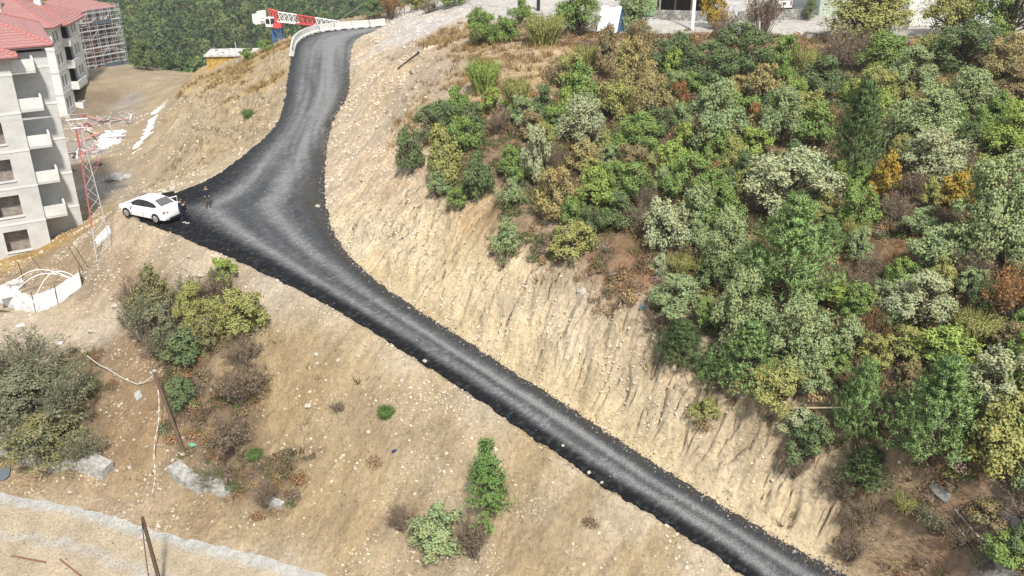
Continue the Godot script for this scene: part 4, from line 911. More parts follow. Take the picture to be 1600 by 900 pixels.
# A sheet cut out of a grid along the zero line of a distance field, with a skirt of the given thickness
func sheet(called: String, lo: Vector2, hi: Vector2, step: float, field: Callable, height: Callable, colour: Callable, thick: float, m: Material):
	var nx := int((hi.x - lo.x) / step) + 1
	var nf := int((hi.y - lo.y) / step) + 1
	var d := PackedFloat32Array()
	for j in nf:
		for i in nx: d.append(field.call(lo.x + i * step, lo.y + j * step))
	var v := PackedVector3Array()
	var nn := PackedVector3Array()
	var c := PackedColorArray()
	var put := func(p: Vector2, down := 0.0):
		v.append(Vector3(p.x, height.call(p.x, p.y) - down, -p.y)); c.append(colour.call(p.x, p.y))
	for j in nf - 1:
		for i in nx - 1:
			var p := [Vector2(lo.x + i * step, lo.y + j * step), Vector2(lo.x + (i + 1) * step, lo.y + j * step), Vector2(lo.x + (i + 1) * step, lo.y + (j + 1) * step), Vector2(lo.x + i * step, lo.y + (j + 1) * step)]
			var e := [d[j * nx + i], d[j * nx + i + 1], d[(j + 1) * nx + i + 1], d[(j + 1) * nx + i]]
			if e.min() > 0.0: continue
			for t in [[0, 1, 2], [0, 2, 3]]:
				var poly := []
				var cut := []
				for k in 3:
					var a: int = t[k]
					var b: int = t[(k + 1) % 3]
					if e[a] <= 0.0: poly.append(p[a])
					if (e[a] <= 0.0) != (e[b] <= 0.0):
						var q: Vector2 = p[a].lerp(p[b], e[a] / (e[a] - e[b]))
						poly.append(q); cut.append([q, e[a] <= 0.0])
				for k in range(1, poly.size() - 1):
					for q in [poly[0], poly[k + 1], poly[k]]:
						put.call(q)
						var h := 0.12
						nn.append(Vector3((height.call(q.x - h, q.y) - height.call(q.x + h, q.y)) / (2 * h), 1, (height.call(q.x, q.y + h) - height.call(q.x, q.y - h)) / (2 * h)).normalized())
				if cut.size() == 2 and thick > 0.0:
					var a: Vector2 = cut[0][0] if cut[0][1] else cut[1][0]
					var b: Vector2 = cut[1][0] if cut[0][1] else cut[0][0]
					var side := Vector3(b.y - a.y, 0, b.x - a.x).normalized()
					for q in [[a, thick], [b, 0.0], [b, thick], [a, thick], [a, 0.0], [b, 0.0]]:
						put.call(q[0], q[1]); nn.append(side)
	var arr := []
	arr.resize(Mesh.ARRAY_MAX)
	arr[Mesh.ARRAY_VERTEX] = v; arr[Mesh.ARRAY_NORMAL] = nn; arr[Mesh.ARRAY_COLOR] = c
	var me := ArrayMesh.new()
	me.add_surface_from_arrays(Mesh.PRIMITIVE_TRIANGLES, arr)
	return tag(part(called, me, m), "", "", "", "structure")

func polygon_field(poly: PackedVector2Array, ragged: float) -> Callable:
	return func(x: float, f: float) -> float:
		var p := Vector2(x, f)
		var d := 1e9
		for k in poly.size():
			d = minf(d, p.distance_squared_to(Geometry2D.get_closest_point_to_segment(p, poly[k], poly[(k + 1) % poly.size()])))
		d = sqrt(d)
		if Geometry2D.is_point_in_polygon(p, poly): d = -d
		return d + noise.get_noise_2d(x * 30.0, f * 30.0) * ragged

func asphalt_colour(x: float, f: float) -> Color:
	var u := road_at(road_u, x, f)
	var s := road_at(road_s, x, f)
	var wide := smoothstep(62.0, 44.0, s)                     # the upper, wider stretch
	var streak := noise.get_noise_2d(u * lerpf(70.0, 130.0, wide), s * 0.7) * 0.6 + noise2.get_noise_2d(u * lerpf(230.0, 330.0, wide), s * 1.6 + 40.0) * 0.6
	var blot := noise.get_noise_2d(x * 25.0, f * 25.0) * 0.35 + noise2.get_noise_2d(x * 110.0, f * 110.0) * 0.35
	var dust := 0.0
	for b in [[0.34, 0.75, 0.07], [0.46, 0.25, 0.04], [0.66, 1.0, 0.08]]:
		dust += b[1] * exp(-pow((u - b[0] + noise.get_noise_2d(s * 3.0, b[0] * 700.0) * 0.05) / b[2], 2.0))
	dust *= (1.2 + streak * 1.0 + blot * 0.5) * (1.0 - 0.6 * wide)
	dust += 0.60 * wide * smoothstep(0.05, 0.3, u) * (1.0 + streak * 1.2 + blot * 0.6)
	dust += smoothstep(30.0, 6.0, s) * (0.75 + blot + streak * 0.5) * exp(-pow((u - 0.55) / 0.24, 2.0))     # pale dirt carried onto the top of the road
	dust += maxf(0.0, 0.06 + streak * 0.4 + blot * 0.3) * smoothstep(0.18, 0.32, u)
	dust += maxf(0.0, noise2.get_noise_2d(x * 330.0, f * 330.0) - 0.12) * 1.6 * (0.25 + dust)      # grit
	dust = clampf(dust, 0.0, 1.35)
	var base := Color(0.050, 0.056, 0.066).lerp(Color(0.090, 0.098, 0.111), clampf(0.5 + blot + wide * 0.35, 0, 1.2))
	base = base.lerp(Color(0.013, 0.015, 0.019), smoothstep(0.30, 0.16, u + blot * 0.06) * (1.0 - wide * 0.6))
	var col := base.lerp(Color(0.32, 0.322, 0.325), dust * 0.8)
	var crumbs := smoothstep(0.78, 0.92, u + blot * 0.10) * smoothstep(14.0, 34.0, s)
	return col.lerp(Color(0.075, 0.062, 0.050), crumbs * clampf(0.6 + blot, 0.0, 0.9))

func make_road() -> void:
	var field := func(x, f): return road_at(road_d, x, f) + noise.get_noise_2d(x * 40.0, f * 40.0) * 0.2 + noise2.get_noise_2d(x * 160.0, f * 160.0) * 0.10
	var height := func(x, f): return road_height(x, f) + 0.05 + noise2.get_noise_2d(x * 12.0, f * 12.0) * 0.015
	sheet("road", Vector2(-35.5, 25.6), Vector2(22.0, 133.0), 0.18, field, height, asphalt_colour, 0.16, M.asphalt)

# ---------------------------------------------------------------- plants
const LEAF := {
	"green": Color(0.215, 0.295, 0.095), "dark": Color(0.150, 0.195, 0.090), "olive": Color(0.330, 0.330, 0.125), "sage": Color(0.290, 0.350, 0.175), "pale": Color(0.390, 0.415, 0.250),
	"straw": Color(0.380, 0.325, 0.155), "lime": Color(0.300, 0.375, 0.105), "gold": Color(0.400, 0.290, 0.065), "rust": Color(0.300, 0.170, 0.080), "tan": Color(0.290, 0.235, 0.130),
	"brown": Color(0.225, 0.170, 0.125), "fir": Color(0.190, 0.265, 0.115), "pine": Color(0.350, 0.490, 0.200), "khaki": Color(0.235, 0.220, 0.105), "grey": Color(0.205, 0.205, 0.130), "leaf": Color(0.150, 0.245, 0.075),
}
var crowns := {}
var trunks := {}
var leaf_mats := {}

func rand_dir() -> Vector3:
	var z := rng.randf_range(-1, 1)
	var a := rng.randf() * TAU
	return Vector3(sqrt(1 - z * z) * cos(a), z, sqrt(1 - z * z) * sin(a))

func leaf(s: Shape, at: Vector3, out: Vector3, size: float, tint: Color, slim := 0.55) -> void:
	var nrm := (out + rand_dir() * 0.9).normalized()
	var t := nrm.cross(rand_dir()).normalized()
	var b := nrm.cross(t)
	var a0 := at - t * size * 0.5
	var a1 := at + b * size * slim * 0.5 + nrm * size * 0.08
	var a2 := at + t * size * 0.5
	var a3 := at - b * size * slim * 0.5 + nrm * size * 0.08
	var sm := (nrm + out * 0.8).normalized()
	s.smooth(a0, a3, a2, sm, sm, sm, tint)
	s.smooth(a0, a2, a1, sm, sm, sm, tint)

func tint_of(amount: float) -> Color:
	var l := 1.0 + rng.randf_range(-amount, amount)
	var h := rng.randf_range(-amount, amount) * 0.5
	return Color(l * (1.0 + h), l, l * (1.0 - h * 0.6))

# Broadleaf crown: unit radius, 1.6 high, built of clumps of sprigs
func oak_crown(seed_: int, clumps: int, leaves: int, size: float, low := 0.18, cone := 0.0) -> Array:
	rng.seed = seed_
	var s := Shape.new()
	var tw := Shape.new()
	var balls := []
	for k in clumps:
		var a := TAU * (k * 0.618) + rng.randf_range(-0.5, 0.5)
		var up := rng.randf()
		var reach := sqrt(1.0 - pow(up - 0.35, 2.0) * 1.3) * rng.randf_range(0.35, 0.78)
		reach *= 1.0 - cone * (up * 1.15 - 0.25)
		if k < clumps / 5: reach *= 0.35
		var r := rng.randf_range(0.20, 0.40) * (1.0 - 0.3 * up)
		r *= rng.randf_range(0.7, 1.2) * (1.0 - 0.35 * cone * up)
		balls.append([Vector3(cos(a) * reach + 0.12 * sin(seed_ * 1.7), low + r * 0.6 + up * (1.25 + 0.18 * cone - low), sin(a) * reach + 0.12 * cos(seed_ * 2.3)), r, tint_of(0.22)])
	for b in balls:
		var root := Vector3(0, rng.randf_range(0.1, 0.5), 0)
		var mid: Vector3 = root.lerp(b[0], 0.55) + rand_dir() * 0.07
		tw.tube(root, mid, 0.030, 0.018, 5); tw.tube(mid, b[0], 0.018, 0.008, 4)
		for k in 3: tw.tube(b[0], b[0] + (rand_dir() + Vector3.UP * 0.5) * b[1] * 0.8, 0.009, 0.004, 3)
	tw.tube(Vector3(0, -0.12, 0), Vector3(0.02, 0.35, 0.01), 0.065, 0.045, 7)
	for b in balls:      # shoots that carry the leaves and give the crown a feathery edge
		var shoots := []
		for k in 22:
			var d: Vector3 = (rand_dir() + Vector3(0, 0.55, 0) + (b[0] - Vector3(0, 0.6, 0)).normalized() * 0.45).normalized()
			shoots.append([d, b[1] * rng.randf_range(0.75, 1.5)])
		b.append(shoots)
	for k in leaves:
		var b = balls[rng.randi() % balls.size()]
		var d := rand_dir()
		var at: Vector3
		if rng.randf() < 0.62:
			var sh = b[3][rng.randi() % b[3].size()]
			var fr := pow(rng.randf(), 0.65)
			d = sh[0]
			at = b[0] + d * sh[1] * fr + rand_dir() * b[1] * (0.30 - 0.20 * fr)
		else:
			d = (d + Vector3(0, 0.35, 0) + (b[0] - Vector3(0, 0.6, 0)).normalized() * 0.35).normalized()
			at = b[0] + d * b[1] * pow(rng.randf(), 0.4)
		if at.y < 0.03: continue
		var t: Color = b[2] * tint_of(0.26)
		if rng.randf() < 0.06: t = t * Color(1.5, 1.2, 0.8)
		leaf(s, at, (d + Vector3.UP * 0.4).normalized(), size * rng.randf_range(0.6, 1.4), t, rng.randf_range(0.45, 0.75))
	return [s.mesh(), tw.mesh()]

# Pine: unit radius, 2.2 high, whorls of rising branches that end in bristling tufts
func pine_crown(seed_: int, whorls: int, per: int, needles: int, top := 2.2) -> Array:
	rng.seed = seed_
	var s := Shape.new()
	var tw := Shape.new()
	tw.tube(Vector3(0, -0.15, 0), Vector3(0, top * 0.93, 0), 0.06, 0.012, 7)
	for w in whorls:
		var t := maxf(0.0, w + rng.randf_range(-0.2, 0.2)) / float(whorls)
		var y := top * (0.10 + 0.86 * t)
		var reach := pow(1.0 - t, 0.85) * rng.randf_range(0.78, 1.05) + 0.05
		for k in per:
			var a := TAU * (k + rng.randf_range(-0.35, 0.35)) / per + w * 0.7
			var out := Vector3(cos(a), 0, sin(a))
			var l := reach * rng.randf_range(0.7, 1.1)
			var tone := tint_of(0.16)
			var prev := Vector3(0, y, 0)
			for q in 4:
				var fr := (q + 1) / 4.0
				var p := Vector3(0, y, 0) + out * l * fr + Vector3.UP * l * (0.12 * fr + 0.30 * fr * fr) + rand_dir() * 0.03
				tw.tube(prev, p, 0.018 * (1.15 - fr), 0.016 * (1.1 - fr) + 0.002, 4)
				prev = p
				if q == 0 and l > 0.5: continue
				for side in (5 if q < 3 else 3):
					var c := p + (rand_dir() * Vector3(1, 0.4, 1)) * l * 0.24 * (1.25 - fr * 0.4)
					var axis_ := (out * 0.7 + Vector3.UP * 0.75 + rand_dir() * 0.5).normalized()
					for nd in needles:
						var d := (axis_ + rand_dir() * 0.95).normalized()
						var base := c + d * 0.02 + axis_ * rng.randf_range(-0.06, 0.07)
						var tip := base + d * rng.randf_range(0.045, 0.085)
						var sd := d.cross(rand_dir()).normalized() * rng.randf_range(0.0045, 0.008)
						var sm := (d * 0.4 + axis_ + rand_dir() * 0.3).normalized()
						s.smooth(base - sd, base + sd, tip, sm, sm, sm, tone * tint_of(0.18))
	return [s.mesh(), tw.mesh()]

# Conical juniper: unit radius, 2.4 high
func juniper_crown(seed_: int, leaves: int) -> Array:
	rng.seed = seed_
	var s := Shape.new()
	var tw := Shape.new()
	tw.tube(Vector3(0, -0.15, 0), Vector3(0.02, 2.1, 0), 0.055, 0.01, 7)
	var sprays := []
	for k in 70:
		var t := pow(rng.randf(), 0.8)
		var a := rng.randf() * TAU
		var l := (1.05 - t) * rng.randf_range(0.65, 1.05) + 0.05
		var tip := Vector3(cos(a) * l, 0.15 + t * 2.15 + l * 0.25, sin(a) * l)
		sprays.append([Vector3(0, 0.1 + t * 2.05, 0), tip, tint_of(0.16)])
		tw.tube(sprays[k][0], tip, 0.014, 0.004, 3)
	for k in leaves:
		var b = sprays[rng.randi() % sprays.size()]
		var fr := pow(rng.randf(), 0.6)
		var at: Vector3 = b[0].lerp(b[1], fr) + rand_dir() * (0.05 + 0.10 * fr)
		leaf(s, at, ((b[1] - b[0]).normalized() + Vector3.UP * 0.5).normalized(), rng.randf_range(0.06, 0.12), b[2] * tint_of(0.2), 0.32)
	return [s.mesh(), tw.mesh()]

# Broom: upright thin shoots, unit radius, 1.6 high
func broom_crown(seed_: int, shoots: int) -> Array:
	rng.seed = seed_
	var s := Shape.new()
	var tw := Shape.new()
	for k in 14:
		var a := rng.randf() * TAU
		tw.tube(Vector3(0, -0.1, 0), Vector3(cos(a) * 0.5, 0.8, sin(a) * 0.5), 0.03, 0.01, 4)
	for k in shoots:
		var a := rng.randf() * TAU
		var r0 := sqrt(rng.randf()) * 0.55
		var base := Vector3(cos(a) * r0, rng.randf_range(0.0, 0.7), sin(a) * r0)
		var lean := Vector3(cos(a), 0, sin(a)) * rng.randf_range(0.1, 0.55) + rand_dir() * 0.16
		var hgt := (1.5 - base.y) * rng.randf_range(0.55, 1.05) * (1.0 - r0 * 0.35)
		var p1 := base + Vector3.UP * hgt * 0.55 + lean * 0.45
		var p2 := base + Vector3.UP * hgt + lean
		var sd := rand_dir() * 0.012
		var t := tint_of(0.25)
		var sm := (lean + Vector3.UP * 0.9).normalized()
		s.smooth(base - sd, base + sd, p1, sm, sm, sm, t)
		s.smooth(p1 - sd, p1 + sd, p2, sm, sm, sm, t)
		for q in 4:
			leaf(s, p1.lerp(p2, rng.randf()) + rand_dir() * 0.02, sm, rng.randf_range(0.04, 0.08), t * tint_of(0.2), 0.4)
	return [s.mesh(), tw.mesh()]

# Bare twiggy shrub with a few dry leaves: unit radius, 1.6 high
func bare_crown(seed_: int, stems: int, dry: int) -> Array:
	rng.seed = seed_
	var s := Shape.new()
	var tw := Shape.new()
	var tips := []
	for k in stems:
		var a := rng.randf() * TAU
		var out := Vector3(cos(a), 0, sin(a)) * rng.randf_range(0.2, 0.95)
		var p := Vector3(out.x * 0.15, 0.0, out.z * 0.15)
		var end := out + Vector3.UP * rng.randf_range(0.7, 1.55) * (1.15 - out.length() * 0.4)
		var mid := p.lerp(end, 0.5) + rand_dir() * 0.10
		tw.tube(p - Vector3.UP * 0.1, mid, 0.022, 0.014, 4, Color.WHITE, false)
		tw.tube(mid, end, 0.014, 0.005, 4, Color.WHITE, false)
		for q in 9:
			var b := mid.lerp(end, rng.randf())
			var e := b + (rand_dir() + (end - mid).normalized() * 1.2).normalized() * rng.randf_range(0.12, 0.38)
			s.tube(b, e, 0.008, 0.003, 3, tint_of(0.25), false)
			tips.append(e); tips.append(b.lerp(e, 0.6))
			for z in 2:
				var e2 := e + (rand_dir() + (e - b).normalized()).normalized() * rng.randf_range(0.06, 0.16)
				s.tube(b.lerp(e, 0.7), e2, 0.005, 0.002, 3, tint_of(0.25), false)
	for k in dry:
		var t: Vector3 = tips[rng.randi() % tips.size()]
		leaf(s, t + rand_dir() * 0.08, rand_dir(), rng.randf_range(0.05, 0.10), tint_of(0.4), 0.6)
	return [s.mesh(), tw.mesh()]

func make_crowns() -> void:
	crowns.oak = []
	for k in 7: crowns.oak.append(oak_crown(100 + k, 24 + k * 3, 9000, 0.070 + 0.005 * (k % 3), 0.12, [0.0, 0.6, 0.3, 0.8, 0.1, 0.5, 0.7][k]))
	crowns.big_oak = []
	for k in 4: crowns.big_oak.append(oak_crown(150 + k, 38 + k * 5, 17000, 0.048, 0.1, [0.1, 0.5, 0.3, 0.75][k]))
	crowns.pine = []
	for k in 3: crowns.pine.append(pine_crown(200 + k, 11 + k, 8, 26))
	crowns.juniper = [juniper_crown(301, 6500), juniper_crown(302, 6500)]
	crowns.broom = [broom_crown(401, 1100), broom_crown(402, 900)]
	crowns.bare = [bare_crown(501, 42, 900), bare_crown(502, 50, 400), bare_crown(503, 40, 1500)]
	for c in LEAF:
		var m := mat(LEAF[c], 0.85)
		m.metallic_specular = 0.12
		m.backlight_enabled = true
		m.backlight = (LEAF[c] * 0.6).linear_to_srgb()
		leaf_mats[c] = m

const UNIT_HIGH := {"oak": 1.6, "pine": 2.4, "juniper": 2.4, "broom": 1.55, "bare": 1.55, "mound": 1.6}
const PLANT_NAME := {"oak": "oak_tree", "pine": "pine_tree", "juniper": "juniper_tree", "broom": "broom_shrub", "bare": "bare_shrub", "mound": "bramble_shrub"}
const PLANT_CATEGORY := {"oak": "tree", "pine": "tree", "juniper": "tree", "broom": "shrub", "bare": "shrub", "mound": "shrub"}

func plant(kind: String, colour: String, at: Vector3, high: float, wide: float, label: String, group := "", variant := -1) -> Node3D:
	var o := thing(PLANT_NAME[kind], label, PLANT_CATEGORY[kind], at, rng.randf() * TAU, group)
	var list: Array = crowns["big_oak" if kind == "mound" or kind == "oak" and wide > 3.6 else kind]
	var pick = list[(rng.randi() if variant < 0 else variant) % list.size()]
	var s := Vector3(wide * 0.5, high / UNIT_HIGH[kind], wide * 0.5)
	var t := part("trunk" if kind in ["oak", "pine", "juniper"] else "stems", pick[1], M.bark if kind != "bare" else M.twig, o)
	t.scale = s
	var c := part("crown" if kind in ["oak", "pine", "juniper"] else "shoots", pick[0], leaf_mats[colour], o)
	c.scale = s
	return o

func make_plants() -> void:
	rng.seed = 11
	for p in PLANTS:
		var g := "trees and shrubs of the wood" if p[0] > -14.0 and p[1] < 100.0 and p[2] > 0.0 and not (p[0] < 0.0 and p[1] < 45.0) else "plants around the slopes and the road"
		plant(p[4], p[5], ground_point(p[0], p[1], -0.05), p[2], p[3], p[6], g)

func instances(called: String, mesh: Mesh, m: Material, places: Array, tints: Array, label: String) -> void:
	var mm := MultiMesh.new()
	mm.transform_format = MultiMesh.TRANSFORM_3D
	mm.use_colors = true
	mm.mesh = mesh
	mm.instance_count = places.size()
	for k in places.size():
		mm.set_instance_transform(k, places[k]); mm.set_instance_color(k, tints[k])
	var o := MultiMeshInstance3D.new()
	o.multimesh = mm
	o.material_override = m
	o.name = numbered(called)
	add_child(o)
	tag(o, label, "", "", "stuff")

func pebble_shape(seed_: int, rings := 4, sides := 7) -> ArrayMesh:
	rng.seed = seed_
	var pts := []
	var stretch := Vector3(rng.randf_range(0.8, 1.3), rng.randf_range(0.5, 0.8), rng.randf_range(0.8, 1.2))
	for r in rings + 1:
		var row := []
		for k in sides:
			var th := PI * r / rings
			var ph := TAU * k / sides
			row.append(Vector3(sin(th) * cos(ph), cos(th), sin(th) * sin(ph)) * stretch * (1.0 if r == 0 or r == rings else rng.randf_range(0.75, 1.1)))
		pts.append(row)
	var s := Shape.new()
	for r in rings:
		for k in sides:
			var l := (k + 1) % sides
			if r > 0: s.tri(pts[r][k], pts[r][l], pts[r + 1][l])
			if r < rings - 1: s.tri(pts[r][k], pts[r + 1][l], pts[r + 1][k])
			elif r == rings - 1 and r == 0: pass
	return s.mesh()

func crumpled(seed_: int) -> ArrayMesh:
	rng.seed = seed_
	var s := Shape.new()
	var n := 6
	var g := []
	for i in n + 1:
		var row := []
		for j in n + 1: row.append(Vector3((i / float(n) - 0.5) * 2.0 + rng.randf_range(-0.14, 0.14), rng.randf_range(-0.25, 0.35), (j / float(n) - 0.5) * rng.randf_range(1.2, 2.0)))
		g.append(row)
	for i in n:
		for j in n:
			s.quad(g[i][j], g[i][j + 1], g[i + 1][j + 1], g[i + 1][j])
	return s.mesh()

func make_scatter() -> void:
	# stones
	var kinds := [pebble_shape(1, 3, 5), pebble_shape(2, 3, 6), pebble_shape(3, 4, 6)]
	var dens := {"fill": 0.35, "fillgrey": 1.0, "rim": 0.5, "pylonsoil": 0.8, "slide": 0.7, "bench": 0.3, "gully": 0.25, "dirtedge": 0.9, "cut": 1.1, "cutochre": 0.9, "cutbrown": 0.8, "bank": 1.0, "bankorange": 1.0, "bankgrey": 0.5, "leftbank": 0.5, "lowerright": 0.45, "lightdirt": 0.3, "car": 0.5, "yardgrey": 0.7, "yard": 0.15, "orange": 0.5, "white": 0.4, "rock": 0.5, "leftsoil": 0.1}
	rng.seed = 21
	var spots := [[], [], []]
	var tints := [[], [], []]
	var tries := 0
	var made := 0
	while made < 42000 and tries < 190000:
		tries += 1
		var far := rng.randf() < 0.3
		var x := rng.randf_range(-45.0, 24.0) if not far else rng.randf_range(-60.0, 0.0)
		var f := rng.randf_range(27.0, 72.0) if not far else rng.randf_range(68.0, 125.0)
		if road_at(road_d, x, f) < 0.1: continue
		var q: float = dens.get(soil_at(x, f), 0.0)
		q *= clampf(0.38 + noise.get_noise_2d(x * 13.0, f * 13.0 + 200.0) * 3.0, 0.06, 1.3)
		if rng.randf() > q: continue
		var size := 0.022 + 0.10 * pow(rng.randf(), 4.0)
		if far: size *= 1.5
		var b := Basis(rand_dir(), rng.randf() * TAU).scaled(Vector3.ONE * size)
		var k := rng.randi() % 3
		var base: Color = coarse(coarse_c, x, f)
		var t := base.lerp(Color(0.60, 0.54, 0.45), rng.randf_range(0.15, 0.85)) * rng.randf_range(0.75, 1.05)
		spots[k].append(Transform3D(b, ground_point(x, f, size * 0.25))); tints[k].append(t)
		made += 1
	for k in 26000:      # streaks of dense gravel that ran down the fill
		var x := rng.randf_range(-22.0, 6.0)
		var f := rng.randf_range(30.0, 56.0)
		if not soil_at(x, f) in ["fillgrey", "dirtedge", "slide"] or road_at(road_d, x, f) < 0.4: continue
		var s1 := x * 0.72 - f * 0.69
		if noise2.get_noise_2d(s1 * 28.0, (x * 0.69 + f * 0.72) * 6.0 + 33.0) < 0.05: continue
		var size := rng.randf_range(0.02, 0.06)
		var q := rng.randi() % 3
		spots[q].append(Transform3D(Basis(rand_dir(), rng.randf() * TAU).scaled(Vector3.ONE * size), ground_point(x, f, size * 0.3)))
		tints[q].append(Color(0.46, 0.40, 0.31) * rng.randf_range(0.7, 1.15))
	for k in 3: instances("loose_gravel", kinds[k], M.stone, spots[k], tints[k], "small pale stones strewn over the bare slopes")
	var grit := [[], []]
	for k in 520:
		var x := rng.randf_range(-28.0, 16.0)
		var f := rng.randf_range(28.0, 105.0)
		if road_at(road_d, x, f) > -0.3: continue
		var size := rng.randf_range(0.015, 0.045)
		grit[0].append(Transform3D(Basis(rand_dir(), rng.randf() * TAU).scaled(Vector3(size, size * 0.6, size)), ground_point(x, f, size * 0.2)))
		var g := rng.randf_range(0.35, 0.6)
		grit[1].append(Color(g, g * 0.97, g * 0.92))
	instances("road_grit", kinds[0], M.stone, grit[0], grit[1], "white grit scattered on the new asphalt")
	# dry crumbs of asphalt along the hill edge of the road
	spots = [[]]; tints = [[]]
	for k in 3000:
		var e := rng.randi_range(14, right_edge.size() - 2)
		var p := right_edge[e].lerp(right_edge[e + 1], rng.randf())
		var out := (right_edge[e + 1] - right_edge[e]).normalized()
		p += Vector2(-out.y, out.x) * rng.randfn(-0.05, 0.22)
		var size := rng.randf_range(0.02, 0.055) * (1.8 if rng.randf() < 0.05 else 1.0)
		var dark := rng.randf() < 0.68
		var g := rng.randf_range(0.03, 0.08) if dark else rng.randf_range(0.15, 0.4)
		spots[0].append(Transform3D(Basis(rand_dir(), rng.randf() * TAU).scaled(Vector3.ONE * size), ground_point(p.x, p.y, size * 0.3))); tints[0].append(Color(g, g * 0.94, g * 0.85))
	instances("asphalt_crumbs", kinds[1], M.stone, spots[0], tints[0], "dark crumbs of asphalt along the hill edge of the road")
	# undergrowth
	var grass := Shape.new()
	rng.seed = 31
	for k in 26:
		var a := rng.randf() * TAU
		var base := Vector3(cos(a), 0, sin(a)) * rng.randf() * 0.22
		var tip := base + Vector3(cos(a) * rng.randf_range(0.05, 0.35), rng.randf_range(0.25, 0.6), sin(a) * rng.randf_range(0.05, 0.35))
		var sd := rand_dir() * 0.016
		grass.smooth(base - sd, base + sd, tip, Vector3.UP, Vector3.UP, Vector3.UP, tint_of(0.25))
	var low := Shape.new()
	for k in 230:
		var d := rand_dir()
		d.y = absf(d.y)
		leaf(low, d * Vector3(0.5, 0.42, 0.5) * pow(rng.randf(), 0.4), d, rng.randf_range(0.07, 0.14), tint_of(0.28), 0.6)
	for k in 14:
		var d := rand_dir()
		d.y = absf(d.y)
		low.tube(Vector3.ZERO, d * 0.45, 0.012, 0.004, 3, Color(0.7, 0.6, 0.5))
	var sticks := Shape.new()
	for k in 26:
		var d := (rand_dir() * Vector3(1, 0.6, 1)).normalized()
		d.y = absf(d.y)
		var p := rand_dir() * Vector3(0.3, 0.02, 0.3)
		sticks.tube(p, p + d * rng.randf_range(0.2, 0.55), 0.010, 0.003, 3, tint_of(0.3), false)
	var shapes := [grass.mesh(), low.mesh(), sticks.mesh()]
	# soil: [chance, grass share, leafy share, colours]
	var browns := [Color(0.22, 0.145, 0.085), Color(0.28, 0.165, 0.085), Color(0.17, 0.12, 0.085), Color(0.33, 0.24, 0.13), Color(0.15, 0.13, 0.07), Color(0.24, 0.18, 0.14)]
	var greens := [Color(0.12, 0.14, 0.05), Color(0.09, 0.12, 0.05), Color(0.17, 0.16, 0.06), Color(0.16, 0.18, 0.10)]
	var golds := [Color(0.42, 0.29, 0.13), Color(0.36, 0.25, 0.12), Color(0.30, 0.21, 0.11)]
	var rule := {"floor": [0.9, 0.4, 0.4, browns + greens], "floorred": [0.9, 0.35, 0.45, browns], "floordark": [0.9, 0.2, 0.65, greens + browns], "gully": [0.95, 0.25, 0.35, browns + browns + greens], "leftsoil": [0.9, 0.2, 0.4, browns + greens], "drygrass": [0.65, 0.8, 0.05, golds], "leftgold": [0.8, 0.85, 0.0, golds], "verge": [0.7, 0.5, 0.3, browns + golds], "lowerright": [0.95, 0.4, 0.2, browns], "bankgrey": [0.08, 0.6, 0.0, browns], "lightdirt": [0.3, 0.6, 0.05, browns + golds], "rock": [0.5, 0.3, 0.5, browns + greens], "cutbrown": [0.2, 0.5, 0.1, browns], "fill": [0.010, 0.4, 0.15, browns + greens], "leftbank": [0.02, 0.8, 0.0, golds + browns]}
	rng.seed = 41
	spots = [[], [], []]; tints = [[], [], []]
	for k in 90000:
		var x := rng.randf_range(-44.0, 56.0)
		var f := 24.0 + 96.0 * pow(rng.randf(), 1.5)
		if absf(x) > f * 0.68 + 3.0 or road_at(road_d, x, f) < 0.5: continue
		var q = rule.get(soil_at(x, f))
		if q == null or rng.randf() > q[0]: continue
		if noise.get_noise_2d(x * 16.0, f * 16.0 + 700.0) < -0.22: continue
		var r := rng.randf()
		var kind := 0 if r < q[1] else 1 if r < q[1] + q[2] else 2
		var size := rng.randf_range(0.6, 1.6) * (1.0 if kind != 1 else 0.8)
		var b := Basis(Vector3.UP, rng.randf() * TAU).scaled(Vector3(size, size * rng.randf_range(0.6, 1.1), size))
		spots[kind].append(Transform3D(b, ground_point(x, f, -0.03)))
		tints[kind].append(q[3][rng.randi() % q[3].size()] * rng.randf_range(0.8, 1.2))
	instances("dry_grass", shapes[0], M.tuft, spots[0], tints[0], "dry grass tufts on the wood floor and the mound")
	instances("undergrowth", shapes[1], M.tuft, spots[1], tints[1], "low leafy undergrowth between the trees")
	instances("brushwood", shapes[2], M.tuft, spots[2], tints[2], "dead twigs lying between the trees")

# ---------------------------------------------------------------- far valley
func valley(x: float, f: float) -> float:
	var y := lerpf(-3.5, -8.5, smoothstep(165.0, 215.0, f))
	y = lerpf(y, -29.0, smoothstep(225.0, 335.0, f))
	y += maxf(0.0, f - 338.0 + noise.get_noise_2d(x * 0.9, f * 0.9) * 22.0) * 0.26
	y += noise.get_noise_2d(x * 0.5 + 90.0, f * 0.5) * 5.0 * smoothstep(240.0, 300.0, f)
	if f < 172.0: y = minf(y, -3.5 - (172.0 - f) * 0.3)
	return y

